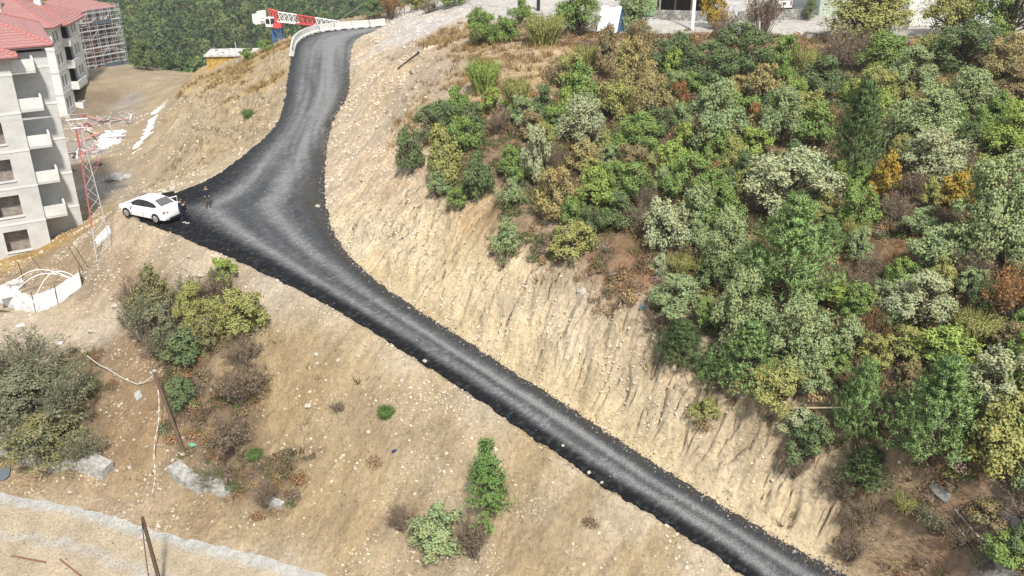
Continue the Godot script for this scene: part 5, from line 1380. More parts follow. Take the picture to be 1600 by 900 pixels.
func make_valley() -> void:
	var v := PackedVector3Array()
	var nn := PackedVector3Array()
	var c := PackedColorArray()
	var idx := PackedInt32Array()
	var nx := 150
	var nf := 110
	for j in nf:
		for i in nx:
			var x := -520.0 + i * 6.5
			var f := 120.0 + j * 6.5
			v.append(Vector3(x, valley(x, f), -f))
			nn.append(Vector3(valley(x - 3, f) - valley(x + 3, f), 6, valley(x, f + 3) - valley(x, f - 3)).normalized())
			var q := Color(0.085, 0.09, 0.05).lerp(Color(0.20, 0.165, 0.12), clampf(noise.get_noise_2d(x * 2.0, f * 2.0 + 60.0) * 2.0, 0, 1))
			if f < 240.0: q = Color(0.36, 0.29, 0.20)
			c.append(q)
	for j in nf - 1:
		for i in nx - 1:
			var k := j * nx + i
			idx.append_array([k, k + nx, k + nx + 1, k, k + nx + 1, k + 1])
	var arr := []
	arr.resize(Mesh.ARRAY_MAX)
	arr[Mesh.ARRAY_VERTEX] = v; arr[Mesh.ARRAY_NORMAL] = nn; arr[Mesh.ARRAY_COLOR] = c; arr[Mesh.ARRAY_INDEX] = idx
	var m := ArrayMesh.new()
	m.add_surface_from_arrays(Mesh.PRIMITIVE_TRIANGLES, arr)
	tag(part("hillside", m, M.hill), "", "", "", "structure")
	var far_crowns := [oak_crown(901, 16, 1600, 0.13), oak_crown(902, 14, 1600, 0.14), oak_crown(903, 18, 1700, 0.13)]
	rng.seed = 51
	var spots := [[], [], []]
	var tints := [[], [], []]
	for k in 9500:
		var x := rng.randf_range(-300.0, 70.0)
		var f := rng.randf_range(262.0, 520.0)
		if noise.get_noise_2d(x * 2.6, f * 2.6 + 30.0) < -0.42: continue
		var size := rng.randf_range(1.8, 4.0)
		var b := Basis(Vector3.UP, rng.randf() * TAU).scaled(Vector3(size, size * rng.randf_range(0.9, 1.4), size))
		var t := k % 3
		spots[t].append(Transform3D(b, Vector3(x, valley(x, f) - 0.2, -f)))
		tints[t].append([Color(0.080, 0.125, 0.050), Color(0.105, 0.15, 0.06), Color(0.06, 0.095, 0.04), Color(0.13, 0.16, 0.06)][rng.randi() % 4] * rng.randf_range(0.7, 1.6))
	for t in 3: instances("far_wood", far_crowns[t][0], M.tuft, spots[t], tints[t], "dark green wood covering the far hillside")
	# greenery at the edge of the yard
	rng.seed = 61
	for q in [[-70.0, 176.0, 7.5, 8.0, "green", "left of three leafy trees beyond the dirt yard"], [-64.0, 180.0, 8.5, 9.0, "green", "middle of three leafy trees beyond the dirt yard"], [-58.0, 174.0, 8.0, 8.0, "leaf", "right of three leafy trees beyond the dirt yard"]]:
		plant("oak", q[4], Vector3(q[0], valley(q[0], q[1]) - 0.2, -q[1]), q[2], q[3], "fresh green oak, " + q[5], "trees behind the yard")

# ---------------------------------------------------------------- buildings
const FLOOR := 3.05

# A wall in the plane z = 0 of its own frame (x along, y up, outside is +z) with rectangular openings [x0, x1, y0, y1]
func wall_with_holes(s: Shape, frame: Transform3D, x0: float, x1: float, y0: float, y1: float, thick: float, holes: Array, col := Color.WHITE) -> void:
	var xs := [x0, x1]
	var ys := [y0, y1]
	for h in holes:
		for q in [h[0], h[1]]:
			if not xs.has(q): xs.append(q)
		for q in [h[2], h[3]]:
			if not ys.has(q): ys.append(q)
	xs.sort(); ys.sort()
	for i in xs.size() - 1:
		var start := -1
		for j in ys.size():
			var solid := false
			if j < ys.size() - 1:
				solid = true
				var mx: float = (xs[i] + xs[i + 1]) * 0.5
				var my: float = (ys[j] + ys[j + 1]) * 0.5
				for h in holes:
					if mx > h[0] and mx < h[1] and my > h[2] and my < h[3]: solid = false
			if solid and start < 0: start = j
			if not solid and start >= 0:
				var at := Vector3((xs[i] + xs[i + 1]) * 0.5, (ys[start] + ys[j]) * 0.5, -thick * 0.5)
				s.box(frame * at, Vector3(xs[i + 1] - xs[i], ys[j] - ys[start], thick), frame.basis, col)
				start = -1

func face(at: Vector3, deg: float) -> Transform3D:
	return Transform3D(Basis(Vector3.UP, deg_to_rad(deg)), at)

# Hip roof over a rectangle, laid in overlapping courses; ridge and hip caps are their own part
func hip_roof(parent: Node3D, x0: float, x1: float, z0: float, z1: float, y: float, slope: float, courses := 0.38) -> void:
	var s := Shape.new()
	var cx := (x0 + x1) * 0.5
	var cz := (z0 + z1) * 0.5
	var half := minf(x1 - x0, z1 - z0) * 0.5
	var high := half * slope
	var n := int(half / courses)
	for side in 4:
		for k in n:
			var t0 := float(k) / n
			var t1 := float(k + 1) / n + 0.02
			var p := []
			for q in [[t0, 0.07], [t1, 0.0]]:
				var ins: float = half * minf(q[0], 1.0)
				var yy: float = y + high * minf(q[0], 1.0) + q[1]
				var a := Vector3(x0 + ins, yy, z0 + ins)
				var b := Vector3(x1 - ins, yy, z0 + ins)
				var c := Vector3(x1 - ins, yy, z1 - ins)
				var d := Vector3(x0 + ins, yy, z1 - ins)
				p.append([[d, c], [c, b], [b, a], [a, d]][side])
			var tone := 1.0 + noise2.get_noise_2d(k * 37.0, side * 90.0) * 0.16
			s.quad(p[0][0], p[0][1], p[1][1], p[1][0], Color(tone, tone, tone))
			s.quad(p[0][0] - Vector3.UP * 0.05, p[0][1] - Vector3.UP * 0.05, p[0][1], p[0][0], Color(tone, tone, tone))
	var r := part("roof", s, M.tile, parent)
	var caps := Shape.new()
	var ridge_a := Vector3(x0 + half, y + high, z0 + half)
	var ridge_b := Vector3(x1 - half, y + high, z1 - half)
	for q in [[Vector3(x0, y, z0), ridge_a], [Vector3(x0, y, z1), Vector3(ridge_a.x, ridge_a.y, ridge_b.z) if x1 - x0 > z1 - z0 else ridge_b], [Vector3(x1, y, z1), ridge_b], [Vector3(x1, y, z0), Vector3(ridge_b.x, ridge_b.y, ridge_a.z) if x1 - x0 > z1 - z0 else ridge_a], [ridge_a, ridge_b]]:
		var l: float = q[0].distance_to(q[1])
		var m := maxi(1, int(l / 0.4))
		for k in m:
			caps.tube(q[0].lerp(q[1], float(k) / m) + Vector3.UP * 0.05, q[0].lerp(q[1], float(k + 1.1) / m) + Vector3.UP * 0.03, 0.13, 0.09, 6)
	part("ridge_tiles", caps, M.tile_dark, r)
	var eave := Shape.new()
	eave.span(Vector3(x0 + 0.04, y - 0.22, z0 + 0.04), Vector3(x1 - 0.04, y - 0.06, z1 - 0.04))
	part("soffit", eave, M.plaster, r)
	var gutter := Shape.new()
	for q in [[Vector3(x0, y - 0.05, z1), Vector3(x1, y - 0.05, z1)], [Vector3(x1, y - 0.05, z1), Vector3(x1, y - 0.05, z0)], [Vector3(x0, y - 0.05, z0), Vector3(x0, y - 0.05, z1)]]:
		gutter.tube(q[0], q[1], 0.09, 0.09, 6)
	part("gutter", gutter, M.gutter, r)

func window_frame(parent: Node3D, frame: Transform3D, x0: float, x1: float, y0: float, y1: float, bars := 1) -> void:
	var s := Shape.new()
	var d := -0.14
	for q in [[x0, x0 + 0.09, y0, y1], [x1 - 0.09, x1, y0, y1], [x0 + 0.09, x1 - 0.09, y0, y0 + 0.08], [x0 + 0.09, x1 - 0.09, y1 - 0.08, y1]]:
		s.box(frame * Vector3((q[0] + q[1]) * 0.5, (q[2] + q[3]) * 0.5, d), Vector3(q[1] - q[0], q[3] - q[2], 0.10), frame.basis)
	for k in bars:
		var x := lerpf(x0, x1, (k + 1.0) / (bars + 1.0))
		s.box(frame * Vector3(x, (y0 + y1) * 0.5, d), Vector3(0.10, y1 - y0 - 0.16, 0.09), frame.basis)
	var w := part("window", s, M.white_paint, parent)
	var g := Shape.new()
	g.box(frame * Vector3((x0 + x1) * 0.5, (y0 + y1) * 0.5, d - 0.01), Vector3(x1 - x0 - 0.17, y1 - y0 - 0.15, 0.02), frame.basis)
	part("pane", g, M.glass, w)

func balcony(parent: Node3D, lo: Vector3, hi: Vector3, open_back := true) -> void:
	var s := Shape.new()
	s.span(lo, Vector3(hi.x, lo.y + 0.18, hi.z))
	var b := part("balcony", s, M.plaster, parent)
	var p := Shape.new()
	p.span(Vector3(lo.x, lo.y + 0.18, hi.z - 0.14), Vector3(hi.x, hi.y, hi.z + 0.02))
	p.span(Vector3(hi.x - 0.14, lo.y + 0.18, lo.z), Vector3(hi.x + 0.02, hi.y, hi.z - 0.14))
	part("parapet", p, M.plaster_white, b)

func front_block() -> void:
	var o := thing("apartment_building", "unfinished grey apartment block with open windows nearest the pylon", "building", Vector3(-39.6, 9.0, -71.4), deg_to_rad(30), "apartment blocks under construction")
	var top := FLOOR * 5.0 + 2.3
	var wall := Shape.new()
	var holes := []
	for k in 6:
		var y := 1.2 + FLOOR * k
		if y + 1.9 < top:
			holes.append([-3.35, -1.55, y + 0.55, y + 2.35])
			holes.append([-7.6, -5.8, y + 0.55, y + 2.35])
			holes.append([-12.0, -10.2, y + 0.55, y + 2.35])
	wall_with_holes(wall, face(Vector3.ZERO, 0), -15, 0, -2, top, 0.28, holes)
	wall_with_holes(wall, face(Vector3(0, 0, 0), 90), 0.28, 2.4, -2, top, 0.28, [])
	# rear wing, set back two metres
	wall_with_holes(wall, face(Vector3(0, 0, -2.4), 0), 0.0, 2.9, -2, top, 0.28, [])
	wall_with_holes(wall, face(Vector3(2.9, 0, -2.4), 90), 0.28, 12.0, -2, top, 0.28, [])
	wall_with_holes(wall, face(Vector3(-15.0, 0, -14.4), 180), -17.9, 0.0, -2, top, 0.28, [])
	wall_with_holes(wall, face(Vector3(-15.0, 0, -14.1), -90), 0.0, 13.8, -2, top, 0.28, [])
	part("wall", wall, M.plaster, o)
	var inner := Shape.new()
	for k in 6:
		var y := 1.2 + FLOOR * k
		inner.span(Vector3(-14.7, y - 0.2, -13.9), Vector3(-0.3, y, -0.3))
	inner.span(Vector3(-14.6, -2, -1.2), Vector3(-0.31, top, -1.0))
	inner.span(Vector3(-4.4, -2, -4.39), Vector3(-4.2, top, -0.31))
	part("floor_slabs", inner, M.raw_wall, o)
	for h in holes:
		var s := Shape.new()
		s.box(Vector3((h[0] + h[1]) * 0.5, h[2] - 0.05, 0.04), Vector3(h[1] - h[0] + 0.2, 0.09, 0.12))
		part("window_sill", s, M.plaster_white, o)
	var band := Shape.new()
	for k in 6:
		var y := 1.2 + FLOOR * k
		if y < top:
			band.span(Vector3(-15.02, y - 0.20, 0.0), Vector3(0.03, y - 0.02, 0.04))
			band.span(Vector3(0.31, y - 0.20, -2.4), Vector3(2.92, y - 0.02, -2.36))
			balcony(o, Vector3(0.01, y - 0.18, -2.37), Vector3(1.75, y + 0.9, -0.25))
	part("string_course", band, M.plaster_white, o)
	hip_roof(o, -15.8, 0.7, -12.0, 0.75, top + 0.2, 0.44)
	hip_roof(o, -14.0, 3.5, -15.2, -1.7, top + 0.55, 0.44)
	hip_roof(o, -9.5, -2.0, -9.0, 1.6, top - 0.25, 0.40)

func middle_block() -> void:
	var o := thing("apartment_building", "unfinished white apartment block with red roof and paired windows, middle of three", "building", Vector3(-61.2, 6.3, -122.0), deg_to_rad(9.2), "apartment blocks under construction")
	var fl := 2.95
	var top := fl * 5.0
	var wall := Shape.new()
	var side := face(Vector3.ZERO, 90)      # east wall: x runs to the north
	var holes := []
	for k in 5:
		var y := fl * k
		for q in [[0.7, 1.7], [2.0, 3.0], [9.2, 10.1], [10.5, 11.4]]: holes.append([q[0], q[1], y + 0.75, y + 2.35])
	var deep := []
	for k in 5: deep.append([4.4, 7.9, fl * k + 0.15, fl * k + 2.6])
	wall_with_holes(wall, side, 0.0, 13.0, -3, top, 0.3, holes + deep)
	var front_holes := []
	for k in 5: front_holes.append([-3.9, -3.2, fl * k + 0.6, fl * k + 2.4])
	wall_with_holes(wall, face(Vector3.ZERO, 0), -4.6, -0.3, -3, top, 0.3, front_holes)
	wall_with_holes(wall, face(Vector3(-4.6, 0, -1.6), 0), -13.0, 0.0, -3, top, 0.3, [])
	wall_with_holes(wall, face(Vector3(-17.6, 0, -13.0), -90), 0.0, 11.4, -3, top, 0.3, [])
	wall_with_holes(wall, face(Vector3(-17.6, 0, -13.0), 180), -17.3, 0.0, -3, top, 0.3, [])
	wall_with_holes(wall, face(Vector3(-4.6, 0, -1.6), -90), 0.0, 1.3, -3, top, 0.3, [])
	part("wall", wall, M.plaster_white, o)
	var inner := Shape.new()
	for k in 6: inner.span(Vector3(-17.2, fl * k - 0.1, -12.6), Vector3(-0.32, fl * k + 0.12, -1.95))
	inner.span(Vector3(-2.2, -3, -12.5), Vector3(-2.0, top, -0.4))
	part("floor_slabs", inner, M.raw_wall, o)
	for h in holes: window_frame(o, side, h[0], h[1], h[2], h[3], 0)
	for h in front_holes: window_frame(o, face(Vector3.ZERO, 0), h[0], h[1], h[2], h[3], 0)
	for k in 5:
		var b := Shape.new()
		var y := fl * k
		b.span(Vector3(0.002, y - 0.15, -8.4), Vector3(1.0, y + 0.05, -4.0))
		var bal := part("balcony", b, M.plaster_white, o)
		var p := Shape.new()
		p.span(Vector3(0.86, y + 0.05, -8.4), Vector3(1.03, y + 0.95, -4.0))
		p.span(Vector3(0.003, y + 0.05, -4.16), Vector3(0.86, y + 0.95, -4.0))
		part("parapet", p, M.plaster_white, bal)
		if k > 0:
			for q in [[Vector3(0.0, y - 0.10, -3.9), Vector3(0.06, y + 0.12, -0.0)], [Vector3(0.0, y - 0.10, -13.0), Vector3(0.06, y + 0.12, -8.5)], [Vector3(-4.6, y - 0.10, 0.0), Vector3(0.06, y + 0.12, 0.06)]]:
				var c := Shape.new()
				c.span(q[0], q[1])
				part("string_course", c, M.plaster, o)
	hip_roof(o, -18.4, 0.9, -13.8, 0.9, top + 0.2, 0.42)
	hip_roof(o, -9.0, 1.7, -10.6, -2.2, top + 0.05, 0.42)
	for q in [[-7.0, -3.2], [-3.4, -8.2]]:
		var ch := Shape.new()
		ch.span(Vector3(q[0] - 0.45, top + 1.6, q[1] - 0.35), Vector3(q[0] + 0.45, top + 4.1, q[1] + 0.35))
		ch.span(Vector3(q[0] - 0.55, top + 4.1, q[1] - 0.45), Vector3(q[0] + 0.55, top + 4.25, q[1] + 0.45))
		part("chimney", ch, M.plaster_white, o)

func scaffold_block() -> void:
	var at := Vector3(-105.2, -9.0, -215.0)
	var turn := deg_to_rad(58)
	var o := thing("apartment_building", "brick apartment block wrapped in scaffolding, farthest of the three", "building", at, turn, "apartment blocks under construction")
	var fl := 3.1
	var top := fl * 6.0
	var l := 14.0
	var wall := Shape.new()
	var holes := []
	for k in 6:
		for q in [[1.0, 2.1], [3.4, 5.4], [8.0, 9.1], [10.2, 11.1], [11.5, 12.4]]: holes.append([q[0], q[1], fl * k + 0.8, fl * k + 2.3])
	wall_with_holes(wall, face(Vector3.ZERO, 0), 0.0, l, -3, top, 0.3, holes)
	wall_with_holes(wall, face(Vector3(l, 0, 0), 90), 0.3, 12.0, -3, top, 0.3, [])
	wall_with_holes(wall, face(Vector3(0, 0, -12.0), -90), 0.0, 11.7, -3, top, 0.3, [])
	wall_with_holes(wall, face(Vector3(0, 0, -12.0), 180), -l + 0.3, -0.3, -3, top, 0.3, [])
	part("wall", wall, M.plaster, o)
	var brick := Shape.new()
	for k in [2, 3, 4]:
		wall_with_holes(brick, face(Vector3(0, 0, 0.04), 0), 0.05, l - 0.05, fl * k + 0.1, fl * (k + 1) - 0.25, 0.035, holes)
	part("brick_infill", brick, M.brick, o)
	var inner := Shape.new()
	for k in 7: inner.span(Vector3(0.3, fl * k - 0.15, -11.6), Vector3(l - 0.3, fl * k + 0.05, -0.32))
	inner.span(Vector3(0.3, -3, -3.2), Vector3(l - 0.3, top, -3.0))
	part("floor_slabs", inner, M.raw_wall, o)
	for h in holes:
		if h[2] > fl * 5.0 or h[2] < fl * 2.0: window_frame(o, face(Vector3.ZERO, 0), h[0], h[1], h[2], h[3], 1)
	for k in range(1, 6):
		for q in [[2.6, 6.4], [9.6, 12.8]]:
			var b := Shape.new()
			b.span(Vector3(q[0], fl * k - 0.15, 0.003), Vector3(q[1], fl * k + 0.05, 0.75))
			part("balcony", b, M.plaster_white, o)
	hip_roof(o, -1.2, l + 0.8, -13.0, 1.0, top + 0.25, 0.42)
	hip_roof(o, -22.0, 1.0, -14.0, -0.6, top + 0.1, 0.42)
	var c := thing("scaffolding", "tall tube scaffolding round the far brick apartment block", "scaffolding", at, turn)
	var tubes := Shape.new()
	for side in 2:
		var f := face(Vector3(0, 0, 1.1), 0) if side == 0 else face(Vector3(l + 1.0, 0, 0), 90)
		var n := 8 if side == 0 else 5
		for k in n:
			var x := 2.1 * k - 0.4
			var st := Shape.new()
			for z in [0.0, 0.9]:
				st.tube(f * Vector3(x, -3, z), f * Vector3(x, top + 1.0, z), 0.055, 0.055, 5)
			part("standard", st, M.steel, c)
		for lift in 10:
			var y := lift * 2.0 + 0.2
			var le := Shape.new()
			for z in [0.0, 0.9]:
				le.tube(f * Vector3(-0.8, y, z), f * Vector3(2.1 * (n - 1), y, z), 0.05, 0.05, 5)
			le.tube(f * Vector3(-0.8, y + 1.0, 0.9), f * Vector3(2.1 * (n - 1), y + 1.0, 0.9), 0.045, 0.045, 5)
			for k in n: le.tube(f * Vector3(2.1 * k - 0.4, y, 0.0), f * Vector3(2.1 * k - 0.4, y, 0.9), 0.045, 0.045, 5)
			part("ledger", le, M.steel, c)
			if (lift * 7 + side) % 3 != 0:
				var bd := Shape.new()
				bd.box(f * Vector3(2.1 * (n - 1) * 0.5, y + 0.09, 0.45), Vector3(2.1 * (n - 1), 0.06, 0.7), f.basis)
				part("platform", bd, M.steel_board, c)
			if lift % 2 == 0:
				var br := Shape.new()
				for k in range(lift % 3, n - 1, 3):
					br.tube(f * Vector3(2.1 * k - 0.4, y, 0.9), f * Vector3(2.1 * k + 1.7, y + 2.0, 0.9), 0.045, 0.045, 5)
				part("brace", br, M.steel, c)
	for q in [[7.0, 15.6, 5.0], [0.5, 15.4, 3.6], [8.0, 5.4, 5.0]]:
		var net := Shape.new()
		for k in int(q[2] / 0.5): net.span(Vector3(q[0] + k * 0.5, q[1], 2.05), Vector3(q[0] + k * 0.5 + 0.44, q[1] + 0.85 + 0.1 * (k % 2), 2.09))
		part("guard_panel", net, M.blue_grey, c)

func far_houses() -> void:
	var o := thing("small_house", "small far house with red roof beside the scaffolded block", "house", Vector3(-84.0, -9.0, -196.0), 0.4)
	var s := Shape.new()
	s.span(Vector3(-3, -2, -3), Vector3(3, 2.6, 3))
	part("wall", s, M.plaster_white, o)
	hip_roof(o, -3.5, 3.5, -3.5, 3.5, 2.7, 0.4)
	o = thing("yellow_hut", "yellow plastered hut with rubble on its flat roof", "hut", Vector3(-38.4, 13.2, -127.0), deg_to_rad(6))
	s = Shape.new()
	wall_with_holes(s, face(Vector3(0, 0, 2.2), 0), -3.7, 3.7, -1, 3.7, 0.25, [])
	wall_with_holes(s, face(Vector3(3.7, 0, 2.2), 90), 0.25, 4.4, -1, 3.7, 0.25, [])
	wall_with_holes(s, face(Vector3(-3.7, 0, -2.2), -90), 0.0, 4.15, -1, 3.7, 0.25, [])
	wall_with_holes(s, face(Vector3(3.7, 0, -2.2), 180), 0.25, 7.15, -1, 3.7, 0.25, [])
	part("wall", s, M.yellow, o)
	s = Shape.new()
	s.span(Vector3(-3.95, 3.7, -2.5), Vector3(3.95, 3.92, 2.5))
	var r := part("roof_slab", s, M.pale_sheet, o)
	rng.seed = 71
	for k in 46:
		var q := part("roof_rubble", pebble_shape(700 + k % 5, 4, 6), M.rust_rubble if rng.randf() < 0.4 else M.concrete, r)
		q.position = Vector3(rng.randf_range(-3.6, 3.6), 3.98, rng.randf_range(-2.2, 2.2))
		q.scale = Vector3.ONE * rng.randf_range(0.08, 0.26)

# ---------------------------------------------------------------- tower crane
func lattice(s: Shape, a: Vector3, b: Vector3, up: Vector3, w0: float, h0: float, w1: float, h1: float, n: int, r: float) -> void:
	var d := (b - a).normalized()
	var sd := d.cross(up).normalized()
	var prev := []
	for k in n + 1:
		var t := float(k) / n
		var p := a.lerp(b, t)
		var w := lerpf(w0, w1, t) * 0.5
		var h := lerpf(h0, h1, t)
		var c := [p - sd * w, p + sd * w, p + up * h]
		if k:
			for q in 3:
				s.bar(prev[q], c[q], r * 2.2)
			s.bar(prev[0], c[2], r); s.bar(prev[1], c[2], r); s.bar(prev[2], c[0], r); s.bar(prev[2], c[1], r); s.bar(prev[0], c[1], r)
		prev = c

func crane() -> void:
	var base := Vector3(-44.6, -10.0, -175.0)
	var o := thing("tower_crane", "tower crane with blue mast and red and white jib behind the barrier", "crane", base)
	var top := 23.0
	var m := Shape.new()
	var w := 0.8
	for k in 12:
		var y0 := top * k / 12.0
		var y1 := top * (k + 1) / 12.0
		var c := [Vector3(-w, 0, -w), Vector3(w, 0, -w), Vector3(w, 0, w), Vector3(-w, 0, w)]
		for q in 4:
			var a: Vector3 = c[q]
			var b: Vector3 = c[(q + 1) % 4]
			m.bar(a + Vector3.UP * y0, a + Vector3.UP * y1, 0.26)
			m.bar(a + Vector3.UP * y1, b + Vector3.UP * y1, 0.13)
			m.bar(a + Vector3.UP * y0, b + Vector3.UP * y1, 0.13)
			m.bar(b + Vector3.UP * y0, a + Vector3.UP * y1, 0.13)
	part("mast", m, M.crane_blue, o)
	var turn := Shape.new()
	turn.span(Vector3(-1.1, top, -1.1), Vector3(1.1, top + 0.9, 1.1))
	part("slewing_ring", turn, M.crane_red, o)
	var dir := Vector3(16.4, 0, 9.0).normalized()
	var y := Vector3.UP * (top + 1.1)
	var marks := [0.6, 5.2, 9.6, 16.0, 27.0]
	for k in 4:
		var s := Shape.new()
		var h0 := lerpf(1.75, 0.85, minf(marks[k] / 19.0, 1.0))
		var h1 := lerpf(1.75, 0.85, minf(marks[k + 1] / 19.0, 1.0))
		lattice(s, y + dir * marks[k], y + dir * marks[k + 1], Vector3.UP, 1.1, h0, 1.1, h1, int((marks[k + 1] - marks[k]) / 0.95), 0.11)
		part("jib_section", s, M.crane_red if k == 1 else M.crane_white, o)
	var head := Shape.new()
	lattice(head, y - dir * 1.6 + Vector3.UP * 0.4, y + dir * 0.7, Vector3.UP, 1.1, 1.7, 1.1, 1.75, 3, 0.16)
	part("tower_head", head, M.crane_red, o)
	var cj := Shape.new()
	lattice(cj, y - dir * 5.2, y - dir * 0.8, Vector3.UP, 1.2, 0.5, 1.2, 0.5, 4, 0.12)
	part("counter_jib", cj, M.crane_white, o)
	var turn_b := Basis(Vector3.UP, atan2(-dir.z, dir.x))
	for k in 3:
		var wgt := Shape.new()
		wgt.box(y - dir * (3.6 + k * 0.62) + Vector3.UP * (0.2 if k else 0.5), Vector3(0.56, 2.3 - 0.3 * k, 1.9), turn_b)
		part("counterweight", wgt, M.crane_white, o)
	var cab := Shape.new()
	var side := Vector3(dir.z, 0, -dir.x)
	var cc := y - dir * 0.5 - side * 1.2
	cab.box(cc, Vector3(1.3, 1.7, 1.2), turn_b)
	var cabin := part("cabin", cab, M.crane_white, o)
	var gl := Shape.new()
	gl.box(cc + dir * 0.62 + Vector3.UP * 0.15, Vector3(0.08, 1.0, 1.05), turn_b)
	gl.box(cc - side * 0.58 + Vector3.UP * 0.15, Vector3(0.9, 0.9, 0.08), turn_b)
	part("cabin_window", gl, M.dark_glass, cabin)

# ---------------------------------------------------------------- road things
func barriers() -> void:
	# new-jersey profile, x across, y up; lifted on two feet so that water drains under it
	var prof := [Vector2(-0.30, 0.10), Vector2(-0.30, 0.20), Vector2(-0.14, 0.42), Vector2(-0.09, 1.0), Vector2(0.09, 1.0), Vector2(0.14, 0.42), Vector2(0.30, 0.20), Vector2(0.30, 0.10)]
	var l := 2.45
	var s := Shape.new()
	for k in prof.size():
		var a: Vector2 = prof[k]
		var b: Vector2 = prof[(k + 1) % prof.size()]
		s.quad(Vector3(b.x, b.y, -l / 2), Vector3(b.x, b.y, l / 2), Vector3(a.x, a.y, l / 2), Vector3(a.x, a.y, -l / 2))
	for z in [-l / 2, l / 2]:
		for k in range(1, prof.size() - 1):
			var a := Vector3(prof[0].x, prof[0].y, z)
			var b := Vector3(prof[k].x, prof[k].y, z)
			var c := Vector3(prof[k + 1].x, prof[k + 1].y, z)
			if z < 0: s.tri(a, b, c)
			else: s.tri(a, c, b)
	var body := s.mesh()
	s = Shape.new()
	for z in [-0.75, 0.75]: s.span(Vector3(-0.295, -0.12, z - 0.30), Vector3(0.295, 0.10, z + 0.30))
	var feet := s.mesh()
	var pts := []
	for k in left_edge.size():
		var p := left_edge[k]
		if p.y > 106.5: pts.append(p)
	pts.reverse()
	var run := 0.0
	var spots := []
	var next := 1.3
	for k in pts.size() - 1:
		var seg: float = pts[k].distance_to(pts[k + 1])
		while next < run + seg:
			spots.append([pts[k].lerp(pts[k + 1], (next - run) / seg), (pts[k + 1] - pts[k]).normalized()])
			next += 2.5
		run += seg
	var words := ["first", "second", "third", "fourth", "fifth", "sixth", "seventh", "eighth", "ninth", "tenth", "eleventh", "twelfth", "thirteenth", "fourteenth", "fifteenth", "sixteenth"]
	for k in spots.size():
		var p: Vector2 = spots[k][0]
		var d: Vector2 = spots[k][1]
		var o := thing("concrete_barrier", "white concrete barrier block at the road crest, %s from the near end" % words[mini(k, 15)], "barrier", Vector3(p.x, road_height(p.x, p.y) + 0.06, -p.y), atan2(d.x, -d.y), "concrete barriers along the upper bend")
		part("barrier_body", body, M.barrier, o)
		part("barrier_feet", feet, M.barrier, o)

# loft: rows of points from one end to the other, closed or open around
func loft(s: Shape, rows: Array, closed := true, flip := false) -> void:
	for j in rows.size() - 1:
		var m: int = rows[j].size()
		for k in (m if closed else m - 1):
			var l := (k + 1) % m
			if flip: s.quad(rows[j][k], rows[j][l], rows[j + 1][l], rows[j + 1][k])
			else: s.quad(rows[j][k], rows[j + 1][k], rows[j + 1][l], rows[j][l])

func smooth_mesh(s: Shape, angle := 0.6) -> ArrayMesh:
	# average the normals of faces that meet at a point and differ by less than the angle
	var at := {}
	for k in s.v.size():
		var key := (s.v[k] * 500.0).round()
		if not at.has(key): at[key] = []
		at[key].append(s.n[k])
	for k in s.v.size():
		var sum := Vector3.ZERO
		for m in at[(s.v[k] * 500.0).round()]:
			if m.dot(s.n[k]) > 1.0 - angle: sum += m
		s.n[k] = sum.normalized()
	return s.mesh()

